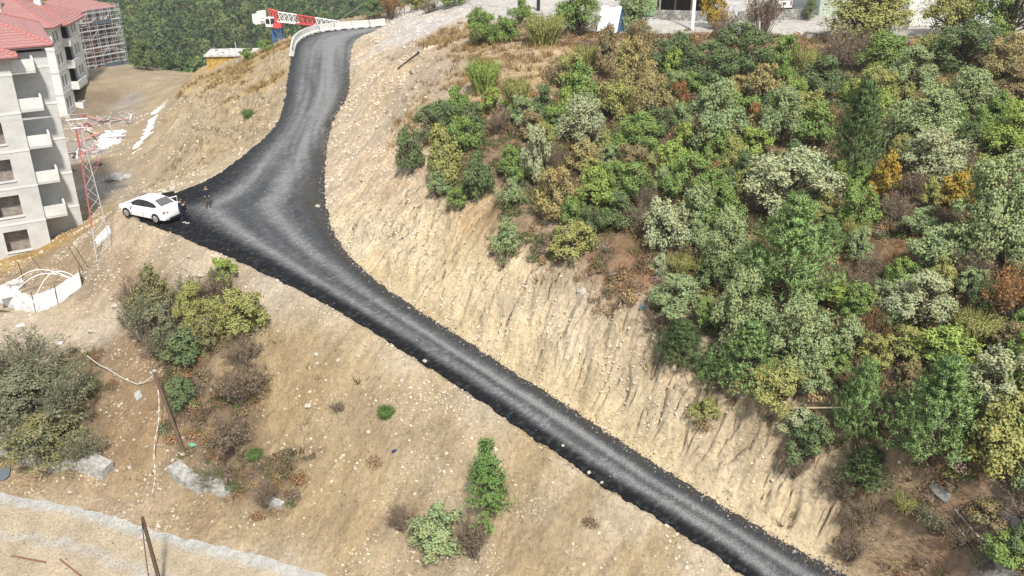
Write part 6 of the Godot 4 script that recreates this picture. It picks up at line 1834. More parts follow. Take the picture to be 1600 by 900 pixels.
func car() -> void:
	# nose points to +x in its own frame; origin on the ground between the axles
	var front := Vector2(-28.95, 65.2)
	var rear := Vector2(-26.15, 63.8)
	var mid := (front + rear) * 0.5
	var dir := (front - rear).normalized()
	var a := Vector3(front.x, road_height(front.x, front.y), -front.y)
	var o := thing("parked_car", "white sedan parked at the road edge with its far rear door open", "car", Vector3(mid.x, road_height(mid.x, mid.y) + 0.07, -mid.y), atan2(dir.y, dir.x))
	o.scale = Vector3.ONE * 1.14
	var body := Shape.new()
	# stations along x: [x, sill y, belt y, half width at sill, at waist, at belt]
	var st := [[-2.27, 0.42, 0.72, 0.55, 0.62, 0.50], [-2.22, 0.30, 0.92, 0.72, 0.78, 0.66], [-2.05, 0.22, 1.03, 0.82, 0.86, 0.76], [-1.70, 0.20, 1.06, 0.84, 0.89, 0.80], [-1.25, 0.20, 1.02, 0.85, 0.90, 0.80], [-0.6, 0.19, 0.97, 0.86, 0.90, 0.80], [0.2, 0.19, 0.93, 0.86, 0.90, 0.79], [0.9, 0.19, 0.93, 0.86, 0.90, 0.78], [1.35, 0.20, 0.90, 0.85, 0.89, 0.76], [1.75, 0.20, 0.83, 0.82, 0.87, 0.72], [2.05, 0.22, 0.74, 0.72, 0.80, 0.62], [2.22, 0.28, 0.64, 0.55, 0.66, 0.46], [2.27, 0.36, 0.54, 0.40, 0.48, 0.34]]
	var rows := []
	for q in st:
		var x: float = q[0]
		var half := [Vector2(q[3] * 0.8, q[1]), Vector2(q[3], q[1] + 0.06), Vector2(q[4], lerpf(q[1], q[2], 0.55)), Vector2(q[4] * 0.985, lerpf(q[1], q[2], 0.78)), Vector2(q[5], q[2] - 0.015), Vector2(q[5] * 0.5, q[2] + 0.025)]
		var row := []
		for p in half: row.append(Vector3(x, p.y, p.x))
		for k in range(half.size() - 1, -1, -1): row.append(Vector3(x, half[k].y, -half[k].x))
		rows.append(row)
	loft(body, rows, true, false)
	for e in [0, rows.size() - 1]:
		var c := Vector3.ZERO
		for p in rows[e]: c += p / rows[e].size()
		for k in rows[e].size():
			var l: int = (k + 1) % rows[e].size()
			if e == 0: body.tri(c, rows[e][k], rows[e][l])
			else: body.tri(c, rows[e][l], rows[e][k])
	part("body", smooth_mesh(body, 0.35), M.car_paint, o)
	# roof and pillars
	var green := Shape.new()
	var gs := [[-1.72, 1.05, 0.70, 0.66], [-1.42, 1.22, 0.74, 0.62], [-1.05, 1.38, 0.77, 0.59], [-0.6, 1.45, 0.78, 0.58], [-0.1, 1.475, 0.79, 0.58], [0.3, 1.455, 0.79, 0.57], [0.65, 1.33, 0.78, 0.58], [1.0, 1.13, 0.76, 0.60], [1.3, 0.93, 0.72, 0.62]]
	rows = []
	for q in gs:
		var belt := 0.92
		var t := clampf((q[1] - belt) / 0.56, 0.02, 1.0)
		var roof_w := lerpf(q[2], q[3], t)
		var row := []
		for p in [Vector2(q[2], belt), Vector2(lerpf(q[2], roof_w, 0.9), lerpf(belt, q[1], 0.88)), Vector2(roof_w * 0.93, q[1] - 0.012), Vector2(roof_w * 0.5, q[1] + 0.018)]: row.append(Vector3(q[0], p.y, p.x))
		for k in range(3, -1, -1): row.append(Vector3(q[0], row[k].y, -row[k].z))
		rows.append(row)
	loft(green, rows, false, false)
	part("roof", smooth_mesh(green, 0.3), M.car_paint, o)
	# side glass, a little proud of the pillars
	for sd in [1.0, -1.0]:
		var g := Shape.new()
		var low := []
		var high := []
		for q in [[-1.36, 1.03, 1.16], [-1.05, 1.0, 1.30], [-0.6, 0.985, 1.375], [-0.1, 0.97, 1.395], [0.25, 0.96, 1.375], [0.6, 0.955, 1.25], [0.95, 0.95, 1.05]]:
			for e in 2:
				var y: float = q[1 + e]
				var w := lerpf(0.785, 0.60, clampf((y - 0.92) / 0.56, 0, 1)) + 0.022
				(low if e == 0 else high).append(Vector3(q[0], y, w * sd))
		for k in low.size() - 1:
			if sd > 0: g.quad(low[k], low[k + 1], high[k + 1], high[k])
			else: g.quad(low[k + 1], low[k], high[k], high[k + 1])
		part("side_window", g, M.car_glass, o)
		var pil := Shape.new()
		pil.box(Vector3(-0.16, 1.18, sd * 0.735), Vector3(0.07, 0.42, 0.035), Basis(Vector3.RIGHT, -sd * 0.38))
		part("door_pillar", pil, M.black_trim, o)
		for x in [-1.12, -0.20, 0.86]:
			var seam := Shape.new()
			seam.box(Vector3(x, 0.60, sd * 0.893), Vector3(0.014, 0.60, 0.02))
			part("door_seam", seam, M.black_trim, o)
		var mir := Shape.new()
		mir.box(Vector3(0.72, 1.0, sd * 0.98), Vector3(0.12, 0.13, 0.2))
		part("mirror", mir, M.car_paint, o)
		for x in [-0.75, 0.28]:
			var hd := Shape.new()
			hd.box(Vector3(x - 0.28, 0.80, sd * 0.905), Vector3(0.2, 0.03, 0.03))
			part("door_handle", hd, M.car_paint, o)
		var tl := Shape.new()
		tl.box(Vector3(-2.10, 0.83, sd * 0.70), Vector3(0.20, 0.13, 0.34), Basis(Vector3.UP, sd * 0.55))
		part("tail_light", tl, M.tail_red, o)
		var hl := Shape.new()
		hl.box(Vector3(2.08, 0.64, sd * 0.60), Vector3(0.22, 0.13, 0.30), Basis(Vector3.UP, -sd * 0.6))
		part("headlight", hl, M.lamp_clear, o)
		for x in [-1.32, 1.32]:
			var ty := Shape.new()
			ty.tube(Vector3(x, 0.31, sd * 0.72), Vector3(x, 0.31, sd * 0.895), 0.315, 0.315, 22)
			ty.tube(Vector3(x, 0.31, sd * 0.895), Vector3(x, 0.31, sd * 0.91), 0.315, 0.285, 22)
			var wheel := part("wheel", ty, M.rubber, o)
			var rim := Shape.new()
			rim.tube(Vector3(x, 0.31, sd * 0.905), Vector3(x, 0.31, sd * 0.918), 0.225, 0.21, 20)
			for k in 7:
				var an := TAU * k / 7.0
				rim.box(Vector3(x + cos(an) * 0.12, 0.31 + sin(an) * 0.12, sd * 0.925), Vector3(0.2, 0.05, 0.025), Basis(Vector3.BACK, an))
			part("hubcap", rim, M.rim, wheel)
			var arch := Shape.new()
			for k in 14:
				var a0 := PI * k / 14.0
				var a1 := PI * (k + 1) / 14.0
				arch.quad(Vector3(x + cos(a0) * 0.32, 0.31 + sin(a0) * 0.32, sd * 0.906), Vector3(x + cos(a0) * 0.37, 0.31 + sin(a0) * 0.37, sd * 0.900), Vector3(x + cos(a1) * 0.37, 0.31 + sin(a1) * 0.37, sd * 0.900), Vector3(x + cos(a1) * 0.32, 0.31 + sin(a1) * 0.32, sd * 0.906))
			part("wheel_arch", arch, M.black_trim, o)
	var rw := Shape.new()
	for k in 6:
		var z0 := lerpf(-1.0, 1.0, k / 6.0)
		var z1 := lerpf(-1.0, 1.0, (k + 1) / 6.0)
		var r0 := 0.024 * (1.0 - z0 * z0)
		var r1 := 0.024 * (1.0 - z1 * z1)
		rw.quad(Vector3(-1.66, 1.115 + r0, z0 * 0.56), Vector3(-1.66, 1.115 + r1, z1 * 0.56), Vector3(-1.06, 1.415 + r1, z1 * 0.50), Vector3(-1.06, 1.415 + r0, z0 * 0.50))
	part("rear_window", rw, M.rear_glass, o)
	var fw := Shape.new()
	for k in 6:
		var z0 := lerpf(1.0, -1.0, k / 6.0)
		var z1 := lerpf(1.0, -1.0, (k + 1) / 6.0)
		var r0 := 0.026 * (1.0 - z0 * z0)
		var r1 := 0.026 * (1.0 - z1 * z1)
		fw.quad(Vector3(1.20, 1.04 + r0, z0 * 0.58), Vector3(1.20, 1.04 + r1, z1 * 0.58), Vector3(0.50, 1.435 + r1, z1 * 0.51), Vector3(0.50, 1.435 + r0, z0 * 0.51))
	part("windscreen", fw, M.car_glass, o)
	var pl := Shape.new()
	pl.box(Vector3(-2.235, 0.76, 0), Vector3(0.04, 0.12, 0.52), Basis(Vector3.BACK, 0.16))
	part("number_plate", pl, M.plate, o)
	var bp := Shape.new()
	bp.box(Vector3(-2.24, 0.40, 0), Vector3(0.10, 0.10, 1.1))
	part("rear_bumper_trim", bp, M.black_trim, o)
	# far rear door swung open
	var door := Shape.new()
	var hinge := Basis(Vector3.UP, 1.1)
	var hp := Vector3(-0.15, 0, 0.90)
	for q in [[Vector3(-0.5, 0.62, 0.0), Vector3(0.98, 0.72, 0.07)]]: door.box(hp + hinge * q[0], q[1], hinge)
	var dn := part("open_door", door, M.car_paint, o)
	var win := Shape.new()
	win.box(hp + hinge * Vector3(-0.48, 1.16, 0.0), Vector3(0.80, 0.36, 0.04), hinge)
	win.box(hp + hinge * Vector3(-0.5, 0.62, -0.05), Vector3(0.9, 0.6, 0.04), hinge)
	part("door_lining", win, M.black_trim, dn)

# ---------------------------------------------------------------- people: one continuous surface from tapered capsules
func capsule(p: Vector3, a: Vector3, b: Vector3, ra: float, rb: float) -> float:
	var d := b - a
	var t := clampf((p - a).dot(d) / maxf(d.length_squared(), 1e-6), 0, 1)
	return p.distance_to(a + d * t) - lerpf(ra, rb, t)

func person_mesh(bones: Array, cell: float, paint: Callable) -> ArrayMesh:
	var lo := Vector3(9, 9, 9)
	var hi := -lo
	for b in bones:
		for q in 2:
			var r: Vector3 = Vector3.ONE * (b[2 + q] + cell * 2.0)
			lo = lo.min(b[q] - r); hi = hi.max(b[q] + r)
	var n := Vector3i(((hi - lo) / cell).ceil()) + Vector3i.ONE
	var field := PackedFloat32Array()
	field.resize(n.x * n.y * n.z)
	field.fill(1.0)
	for b in bones:
		var r: float = maxf(b[2], b[3]) + 0.09
		var i0 := Vector3i(((b[0].min(b[1]) - Vector3.ONE * r - lo) / cell).floor()).clamp(Vector3i.ZERO, n - Vector3i.ONE)
		var i1 := Vector3i(((b[0].max(b[1]) + Vector3.ONE * r - lo) / cell).ceil()).clamp(Vector3i.ZERO, n - Vector3i.ONE)
		for z in range(i0.z, i1.z + 1):
			for y in range(i0.y, i1.y + 1):
				for x in range(i0.x, i1.x + 1):
					var k := (z * n.y + y) * n.x + x
					var d := capsule(lo + Vector3(x, y, z) * cell, b[0], b[1], b[2], b[3])
					var h := clampf(0.5 + 0.5 * (field[k] - d) / 0.03, 0, 1)
					field[k] = lerpf(field[k], d, h) - 0.03 * h * (1.0 - h)
	var cells := {}
	var verts := []
	for z in n.z - 1:
		for y in n.y - 1:
			for x in n.x - 1:
				var sum := Vector3.ZERO
				var m := 0
				var e := []
				for c in 8: e.append(field[((z + (c >> 2)) * n.y + y + ((c >> 1) & 1)) * n.x + x + (c & 1)])
				if (e.min() < 0.0) == (e.max() < 0.0): continue
				for q in [[0, 1], [2, 3], [4, 5], [6, 7], [0, 2], [1, 3], [4, 6], [5, 7], [0, 4], [1, 5], [2, 6], [3, 7]]:
					var u: float = e[q[0]]
					var w: float = e[q[1]]
					if (u < 0.0) != (w < 0.0):
						var t := u / (u - w)
						var pa := Vector3(q[0] & 1, (q[0] >> 1) & 1, q[0] >> 2)
						var pb := Vector3(q[1] & 1, (q[1] >> 1) & 1, q[1] >> 2)
						sum += pa.lerp(pb, t); m += 1
				cells[Vector3i(x, y, z)] = verts.size()
				verts.append(lo + (Vector3(x, y, z) + sum / m) * cell)
	var s := Shape.new()
	var dirs := [Vector3i(1, 0, 0), Vector3i(0, 1, 0), Vector3i(0, 0, 1)]
	for c in cells:
		for d in 3:
			var u: Vector3i = dirs[(d + 1) % 3]
			var w: Vector3i = dirs[(d + 2) % 3]
			if not (cells.has(c - u) and cells.has(c - w) and cells.has(c - u - w)): continue
			var k0: int = (c.z * n.y + c.y) * n.x + c.x
			var c1: Vector3i = c + dirs[d]
			var k1: int = (c1.z * n.y + c1.y) * n.x + c1.x
			if (field[k0] < 0.0) == (field[k1] < 0.0): continue
			var a: Vector3 = verts[cells[c]]
			var b: Vector3 = verts[cells[c - u]]
			var e: Vector3 = verts[cells[c - u - w]]
			var f: Vector3 = verts[cells[c - w]]
			var col: Color = paint.call((a + b + e + f) * 0.25)
			if field[k0] < 0.0: s.quad(a, b, e, f, col)
			else: s.quad(f, e, b, a, col)
	return smooth_mesh(s, 0.9)

# face is the way they look in the person's own frame: -z is ahead
func person(label: String, at: Vector3, turn: float, jacket: Color, trousers: Color, pose: Dictionary) -> void:
	var hip := Vector3(0, 0.92, 0)
	var lean: float = pose.get("lean", 0.0)
	var chest := hip + Vector3(0, 0.46, -lean)
	var neck := hip + Vector3(0, 0.58, -lean * 1.3)
	var head := neck + Vector3(0, 0.19, -0.03 - lean * 0.5)
	var bones := [[hip, chest, 0.135, 0.15], [chest, neck, 0.14, 0.065], [neck, head, 0.055, 0.06], [head, head + Vector3(0, 0.045, 0.0), 0.088, 0.095], [head + Vector3(0, -0.05, -0.06), head + Vector3(0, -0.03, -0.03), 0.05, 0.06], [head + Vector3(0, -0.01, -0.1), head + Vector3(0, -0.03, -0.112), 0.012, 0.016]]
	for sd in [-1.0, 1.0]:
		var foot: Vector3 = pose.feet[0 if sd < 0 else 1]
		var ankle := foot + Vector3(0, 0.09, 0)
		var hj := hip + Vector3(sd * 0.09, -0.02, 0)
		var knee := hj.lerp(ankle, 0.5) + Vector3(0, 0.01, -0.04)
		bones.append_array([[hj, knee, 0.10, 0.072], [knee, ankle, 0.068, 0.048], [foot + Vector3(0, 0.05, 0.04), foot + Vector3(sd * 0.02, 0.04, -0.16), 0.05, 0.042]])
		var shoulder := chest + Vector3(sd * 0.185, 0.02, 0)
		var hand: Vector3 = pose.hands[0 if sd < 0 else 1] + Vector3(0, 0, -lean)
		var elbow := shoulder.lerp(hand, 0.5) + Vector3(sd * 0.06, -0.04, 0.07)
		bones.append_array([[chest + Vector3(sd * 0.08, 0.03, 0), shoulder, 0.10, 0.075], [shoulder, elbow, 0.07, 0.056], [elbow, hand, 0.054, 0.036]])
		var aim := (hand - elbow).normalized()
		var across := aim.cross(Vector3(0, 0, -1) if absf(aim.z) < 0.8 else Vector3.UP).normalized()
		bones.append([hand, hand + aim * 0.07, 0.034, 0.036])
		for k in 4:
			var root := hand + aim * 0.07 + across * (k - 1.5) * 0.02
			var mid := root + aim * (0.045 - absf(k - 1.4) * 0.006)
			bones.append_array([[root, mid, 0.011, 0.010], [mid, mid + (aim * 0.7 + Vector3(0, 0, -0.7)).normalized() * 0.035, 0.010, 0.008]])
		bones.append([hand + aim * 0.02 + across * 0.03 * sd, hand + aim * 0.055 + across * 0.055 * sd, 0.013, 0.010])
	var hands: Array = pose.hands
	var paint := func(p: Vector3) -> Color:
		if p.y > neck.y + 0.06:
			return Color(0.02, 0.017, 0.015) if p.y > head.y + 0.045 or p.z > head.z + 0.02 else Color(0.34, 0.23, 0.175)
		for h in hands:
			if p.distance_to(h + Vector3(0, -0.04, -lean)) < 0.075: return Color(0.34, 0.23, 0.175)
		if p.y < 0.10: return pose.get("shoes", Color(0.03, 0.03, 0.03))
		if p.y > neck.y - 0.02: return Color(0.34, 0.23, 0.175)
		if p.y < 0.90: return trousers
		if pose.has("shirt") and absf(p.x) < 0.05 and p.z < -0.08 - lean * 0.3: return pose.shirt
		return jacket
	var o := thing("person", label, "person", at, turn)
	part("figure", person_mesh(bones, 0.022, paint), M.cloth, o)

func people() -> void:
	person("person in dark top and brown trousers standing alone on the road", ground_point(-23.75, 66.2), deg_to_rad(200), Color(0.03, 0.035, 0.05), Color(0.10, 0.075, 0.06), {"feet": [Vector3(-0.14, 0, 0.02), Vector3(0.14, 0, -0.05)], "hands": [Vector3(-0.16, 0.98, -0.16), Vector3(0.16, 0.98, -0.16)]})
	person("person in navy jacket and pale shirt standing by the open car door", ground_point(-25.05, 63.75), deg_to_rad(-70), Color(0.022, 0.030, 0.06), Color(0.02, 0.024, 0.04), {"feet": [Vector3(-0.12, 0, 0.05), Vector3(0.12, 0, -0.08)], "hands": [Vector3(-0.14, 1.12, -0.30), Vector3(0.14, 1.12, -0.30)], "shirt": Color(0.6, 0.62, 0.66), "lean": 0.05})
	person("person in black clothes holding a phone behind the white car", ground_point(-24.62, 63.2), deg_to_rad(-60), Color(0.012, 0.014, 0.018), Color(0.012, 0.015, 0.024), {"feet": [Vector3(-0.15, 0, 0.06), Vector3(0.13, 0, -0.10)], "hands": [Vector3(-0.10, 1.22, -0.32), Vector3(0.16, 1.15, -0.28)], "lean": 0.07, "shoes": Color(0.55, 0.55, 0.55)})

# ---------------------------------------------------------------- pylon, poles, cables
func pylon() -> void:
	var at := ground_point(-30.75, 62.4, -0.15)
	var o := thing("lattice_pylon", "slim red and white lattice pylon beside the white car", "pylon", at, deg_to_rad(25))
	var high := 10.3
	var bw := 0.58
	var tw := 0.20
	var c := [Vector2(-1, -1), Vector2(1, -1), Vector2(1, 1), Vector2(-1, 1)]
	var corner := func(k: int, t: float) -> Vector3:
		var w := lerpf(bw, tw, minf(t * 1.25, 1.0))
		return Vector3(c[k].x * w, t * high, c[k].y * w)
	for k in 4:
		var prev := -0.03
		for q in [0.22, 0.92, 1.0]:
			var s := Shape.new()
			s.bar(corner.call(k, prev), corner.call(k, minf(0.8, q)), 0.09 if k == 3 else 0.05)
			if q > 0.8: s.bar(corner.call(k, 0.8), corner.call(k, q), 0.12)
			if q < 1.0: part("leg", s, M.galvanised if q < 0.5 or k == 1 or k == 2 else M.pylon_red, o)
			prev = q
	var n := 11
	for k in n:
		var t0 := float(k) / n * 0.95
		var t1 := float(k + 1) / n * 0.95
		for q in 4:
			var s := Shape.new()
			if (k + q) % 2: s.bar(corner.call(q, t0), corner.call((q + 1) % 4, t1), 0.032)
			else: s.bar(corner.call((q + 1) % 4, t0), corner.call(q, t1), 0.032)
			part("brace", s, M.galvanised if k < 8 or q % 2 else M.pylon_red, o)
	for q in [[0.99, 0.7], [0.93, 0.5]]:
		var s := Shape.new()
		s.bar(Vector3(-q[1], q[0] * high, 0), Vector3(q[1], q[0] * high, 0), 0.12)
		s.bar(Vector3(-q[1], q[0] * high, 0.02), Vector3(-0.2, q[0] * high - 0.55, 0), 0.07)
		s.bar(Vector3(q[1], q[0] * high, 0.02), Vector3(0.2, q[0] * high - 0.55, 0), 0.07)
		var arm := part("cross_arm", s, M.galvanised, o)
		for x in [-q[1] + 0.1, -0.45, 0.45, q[1] - 0.1]:
			var i := Shape.new()
			i.tube(Vector3(x, q[0] * high + 0.05, 0), Vector3(x, q[0] * high + 0.32, 0), 0.03, 0.03, 6)
			for d in 3: i.tube(Vector3(x, q[0] * high + 0.12 + d * 0.08, 0), Vector3(x, q[0] * high + 0.16 + d * 0.08, 0), 0.085, 0.06, 8)
			part("insulator", i, M.porcelain if x < 0 else M.pylon_red, arm)
	for k in 3:      # drooping red jumper cables
		var s := Shape.new()
		var a := Vector3(0.25 + 0.2 * k, high * 0.98, 0.15)
		var b := Vector3(0.35, high * (0.60 + 0.04 * k), 0.2)
		var pts := []
		for q in 9:
			var t := q / 8.0
			pts.append(a.lerp(b, t) + Vector3(sin(t * PI) * (0.6 + 0.2 * k), -sin(t * PI) * 0.5, 0.2 * k * sin(t * PI)))
		s.line(pts, 0.015, 5)
		part("cable", s, M.pylon_red if k % 2 else M.pink_cable, o)
	for k in 4:
		var s := Shape.new()
		var a := o.transform * Vector3(-1.3 + 0.7 * k, high + 0.25, 0)
		var b := Vector3(-62.0, 22.0 + k * 0.5, -74.0 + k * 1.2)
		var pts := []
		for q in 13:
			var t := q / 12.0
			pts.append(a.lerp(b, t) - Vector3.UP * sin(t * PI) * 1.1)
		s.line(pts, 0.016, 4)
		tag(part("power_line", s, M.cable_grey), "thin power line from the red pylon to the left, %s of four" % ["lowest", "second", "third", "topmost"][k], "cable", "power lines of the pylon")

func poles() -> void:
	var s := Shape.new()
	var b := ground_point(-19.8, 45.0, -0.3)
	var t := Vector3(-22.1, 12.0, -47.9)
	s.tube(b, t, 0.13, 0.10, 10)
	var o := thing("wooden_pole", "weathered wooden pole leaning on the slope above the dirt road", "pole")
	part("shaft", s, M.old_wood, o)
	s = Shape.new()
	s.tube(t + Vector3(-0.05, -0.25, 0), t + Vector3(0.05, 0.06, 0), 0.12, 0.12, 8)
	part("cap", s, M.concrete, o)
	o = thing("wooden_pole", "dark wooden pole standing by the dirt road in front", "pole", ground_point(-18.6, 36.4))
	s = Shape.new()
	s.tube(Vector3(0, -0.4, 0), Vector3(-0.25, 4.85, -0.05), 0.12, 0.09, 10)
	part("shaft", s, M.old_wood, o)
	s = Shape.new()
	var pts := []
	for k in 10: pts.append(Vector3(-0.22 - 0.32 * sin(k / 9.0 * PI * 0.5), 4.7 - k * 0.58, 0.12))
	s.line(pts, 0.025, 5)
	part("cable", s, M.black_trim, o)
	o = thing("lamp_post", "white round lamp post beside the upper street", "lamp post", ground_point(17.9, 91.6))
	s = Shape.new()
	s.tube(Vector3(0, -0.2, 0), Vector3(0, 8.5, 0), 0.20, 0.13, 14)
	part("shaft", s, M.white_paint, o)
	s = Shape.new()
	s.tube(Vector3(0, 8.4, 0), Vector3(-1.4, 8.8, 0), 0.05, 0.04, 8)
	s.box(Vector3(-1.6, 8.8, 0), Vector3(0.6, 0.12, 0.25))
	part("lamp_arm", s, M.galvanised, o)
	o = thing("dark_post", "dark square post at the left end of the upper street", "post", ground_point(2.9, 102.5))
	s = Shape.new()
	s.box(Vector3(0, 1.4, 0), Vector3(0.38, 3.2, 0.38))
	part("shaft", s, M.black_trim, o)
	s = Shape.new()
	s.box(Vector3(0, 3.05, 0), Vector3(0.5, 0.1, 0.5))
	part("cap", s, M.galvanised, o)
	var y := -16.0
	o = thing("street_lamp", "thin grey street lamp in front of the far wood", "lamp post", Vector3(-73.5, y, -243.0))
	s = Shape.new()
	s.tube(Vector3(0.6, 0, 0), Vector3(0, 14.6, 0), 0.26, 0.18, 8)
	part("shaft", s, M.concrete, o)
	s = Shape.new()
	s.tube(Vector3(0.1, 12.2, 0), Vector3(-1.2, 12.9, 0), 0.07, 0.07, 6)
	s.box(Vector3(-1.4, 12.95, 0), Vector3(0.8, 0.22, 0.4))
	part("lamp_arm", s, M.white_paint, o)
	for k in 3:
		s = Shape.new()
		pts = []
		var a := Vector3(-36.0 + 2.0 * k, 13.5 - 0.6 * k, -150.0)
		var e := Vector3(-8.0, 31.5 - 1.3 * k, -128.0)
		for q in 15: pts.append(a.lerp(e, q / 14.0) - Vector3.UP * sin(q / 14.0 * PI) * 0.5)
		s.line(pts, 0.035, 4)
		tag(part("overhead_cable", s, M.cable_grey), "thin pale overhead cable above the road barrier, %s of three" % ["upper", "middle", "lower"][k], "cable", "overhead cables past the barrier")

func tape() -> void:
	var pts := [[-28.3, 52.2, 0.9], [-26.6, 51.1, 0.45], [-24.2, 49.8, 0.25], [-22.9, 49.5, 0.8], [-22.05, 48.2, 1.7]]
	var s := Shape.new()
	var line_ := []
	for p in pts: line_.append(ground_point(p[0], p[1], p[2]))
	for k in line_.size() - 1:
		for q in 6:
			var a: Vector3 = line_[k].lerp(line_[k + 1], q / 6.0)
			var b: Vector3 = line_[k].lerp(line_[k + 1], (q + 1) / 6.0)
			a.y -= sin(q / 6.0 * PI) * 0.12; b.y -= sin((q + 1) / 6.0 * PI) * 0.12
			s.box((a + b) * 0.5, Vector3(0.035, 0.05, a.distance_to(b) + 0.01), Basis.looking_at(b - a), Color(1, 1, 1))
	tag(part("barrier_tape", s, M.tape_white), "pale tape strung from the grey bush to the leaning pole", "tape")
	s = Shape.new()
	var prev := ground_point(-22.1, 48.0, 1.5)
	for k in range(1, 27):
		var t := k / 26.0
		var p := ground_point(lerpf(-22.1, -21.4, t) + 0.12 * sin(t * 9.0), lerpf(48.0, 42.9, t), lerpf(1.5, 0.06, minf(1.0, t * 1.6)))
		s.box((prev + p) * 0.5, Vector3(0.06, 0.02, prev.distance_to(p)), Basis.looking_at(p - prev), Color(0.85, 0.83, 0.8) if k % 2 else Color(0.55, 0.42, 0.36))
		prev = p
	tag(part("barrier_tape", s, M.tape_white), "red and white tape hanging down the slope under the leaning pole", "tape")

# ---------------------------------------------------------------- things on the slopes
func cloth_panel(s: Shape, a: Vector3, b: Vector3, ha: float, hb: float, ripple: float, seed_: float) -> void:
	var n := 10
	var m := 5
	var side := (b - a).cross(Vector3.UP).normalized()
	var grid := []
	for i in n + 1:
		var row := []
		for j in m + 1:
			var t := i / float(n)
			var u := j / float(m)
			var p := a.lerp(b, t) + Vector3.UP * lerpf(ha, hb, t) * u
			p += side * ripple * (noise2.get_noise_2d(t * 160.0 + seed_ * 50.0, u * 90.0) * 1.3 + 0.3 * sin(t * 11.0 + seed_))
			p.y -= ripple * 1.2 * absf(noise2.get_noise_2d(t * 220.0, seed_ * 31.0)) * u
			row.append(p)
		grid.append(row)
	for i in n:
		for j in m:
			s.quad(grid[i][j], grid[i + 1][j], grid[i + 1][j + 1], grid[i][j + 1])
			var k := side * 0.012
			s.quad(grid[i][j] - k, grid[i][j + 1] - k, grid[i + 1][j + 1] - k, grid[i + 1][j] - k)

func enclosure() -> void:
	var o := thing("tarp_enclosure", "white tarpaulin enclosure with bent hoops on the bench below the pylon", "enclosure")
	var ring := [[-39.0, 61.4, 1.5], [-37.0, 59.9, 1.8], [-35.0, 58.9, 1.5], [-33.4, 59.25, 1.35], [-31.9, 60.3, 1.2], [-32.6, 61.7, 0.8], [-38.0, 63.3, 1.3]]
	for k in 5:
		var a = ring[k]
		var b = ring[k + 1]
		var pa := ground_point(a[0], a[1], -0.05)
		var pb := ground_point(b[0], b[1], -0.05)
		var s := Shape.new()
		cloth_panel(s, pa, pb, a[2], b[2], 0.10 if k < 3 else 0.03, k * 1.7)
		part("tarp_panel", s, M.tarp_white if k != 4 else M.tarp_blue, o)
	var s := Shape.new()
	cloth_panel(s, ground_point(ring[6][0], ring[6][1], 0.1), ground_point(ring[0][0], ring[0][1], 0.1), 0.9, 1.1, 0.12, 9.0)
	part("tarp_panel", s, M.tarp_white, o)
	for q in ring:
		s = Shape.new()
		var p := ground_point(q[0], q[1], -0.2)
		s.bar(p, p + Vector3(0.04, q[2] + 0.45, 0), 0.06)
		part("stake", s, M.old_wood, o)
	for q in [[-38.4, 61.4, -33.0, 61.6, 2.1], [-37.4, 60.4, -32.6, 61.0, 1.9], [-35.3, 60.0, -32.3, 60.9, 2.0]]:
		var pts := []
		var a := ground_point(q[0], q[1], 0.9)
		var b := ground_point(q[2], q[3], 0.3)
		for k in 17:
			var t := k / 16.0
			pts.append(a.lerp(b, t) + Vector3.UP * sin(t * PI) * q[4] * 0.62)
		s = Shape.new()
		s.line(pts, 0.045, 6)
		part("hoop", s, M.white_pipe, o)
	s = Shape.new()
	s.box(ground_point(-37.6, 60.3, 1.25), Vector3(1.6, 0.10, 1.1), Basis(Vector3.UP, 0.4).rotated(Vector3.RIGHT, 0.2))
	part("folded_tarp", s, M.tarp_white, o)
	s = Shape.new()
	s.box(ground_point(-38.2, 59.9, 0.08), Vector3(2.0, 0.10, 0.12), Basis(Vector3.UP, -0.3))
	part("loose_board", s, M.old_wood, o)
	for k in 4:
		s = Shape.new()
		var q = [[-38.9, 65.0], [-36.4, 64.0], [-32.6, 62.4], [-31.9, 61.9]][k]
		var p := ground_point(q[0], q[1], -0.2)
		s.bar(p, p + Vector3([-0.1, -0.9, -0.7, -0.6][k], [1.6, 2.0, 2.1, 1.8][k], 0.1), 0.07)
		tag(part("wooden_stake", s, M.old_wood), "thin brown stake behind the tarp enclosure, %s from left" % ["first", "second", "third", "fourth"][k], "stake", "stakes behind the enclosure")

func wall_strip(called: String, label: String, category: String, pts: Array, high: float, back: float, m: Material) -> void:
	# a low wall that follows the ground, stepped along its length, broken along the top
	var s := Shape.new()
	for k in pts.size() - 1:
		var n := 6
		for q in n:
			var t0 := q / float(n)
			var t1 := (q + 1) / float(n)
			var ax_ := lerpf(pts[k][0], pts[k + 1][0], t0)
			var af_ := lerpf(pts[k][1], pts[k + 1][1], t0)
			var bx_ := lerpf(pts[k][0], pts[k + 1][0], t1)
			var bf_ := lerpf(pts[k][1], pts[k + 1][1], t1)
			var a := ground_point(ax_, af_)
			var b := ground_point(bx_, bf_)
			var side := (b - a).cross(Vector3.UP).normalized() * 0.12
			var rear := -side * back / 0.12
			var ha := Vector3.UP * high * (1.0 + 0.5 * noise2.get_noise_2d(ax_ * 25.0, af_ * 25.0))
			var hb := Vector3.UP * high * (1.0 + 0.5 * noise2.get_noise_2d(bx_ * 25.0, bf_ * 25.0))
			var dn := Vector3.DOWN * 0.6
			s.quad(a + side + dn, b + side + dn, b + side + hb, a + side + ha)
			s.quad(b + rear + dn, a + rear + dn, a + rear + ha, b + rear + hb)
			s.quad(a + side + ha, b + side + hb, b + rear + hb, a + rear + ha)
			if q == 0 and k == 0: s.quad(a + rear + dn, a + side + dn, a + side + ha, a + rear + ha)
			if q == n - 1 and k == pts.size() - 2: s.quad(b + side + dn, b + rear + dn, b + rear + hb, b + side + hb)
	tag(part(called, s, m), label, category)

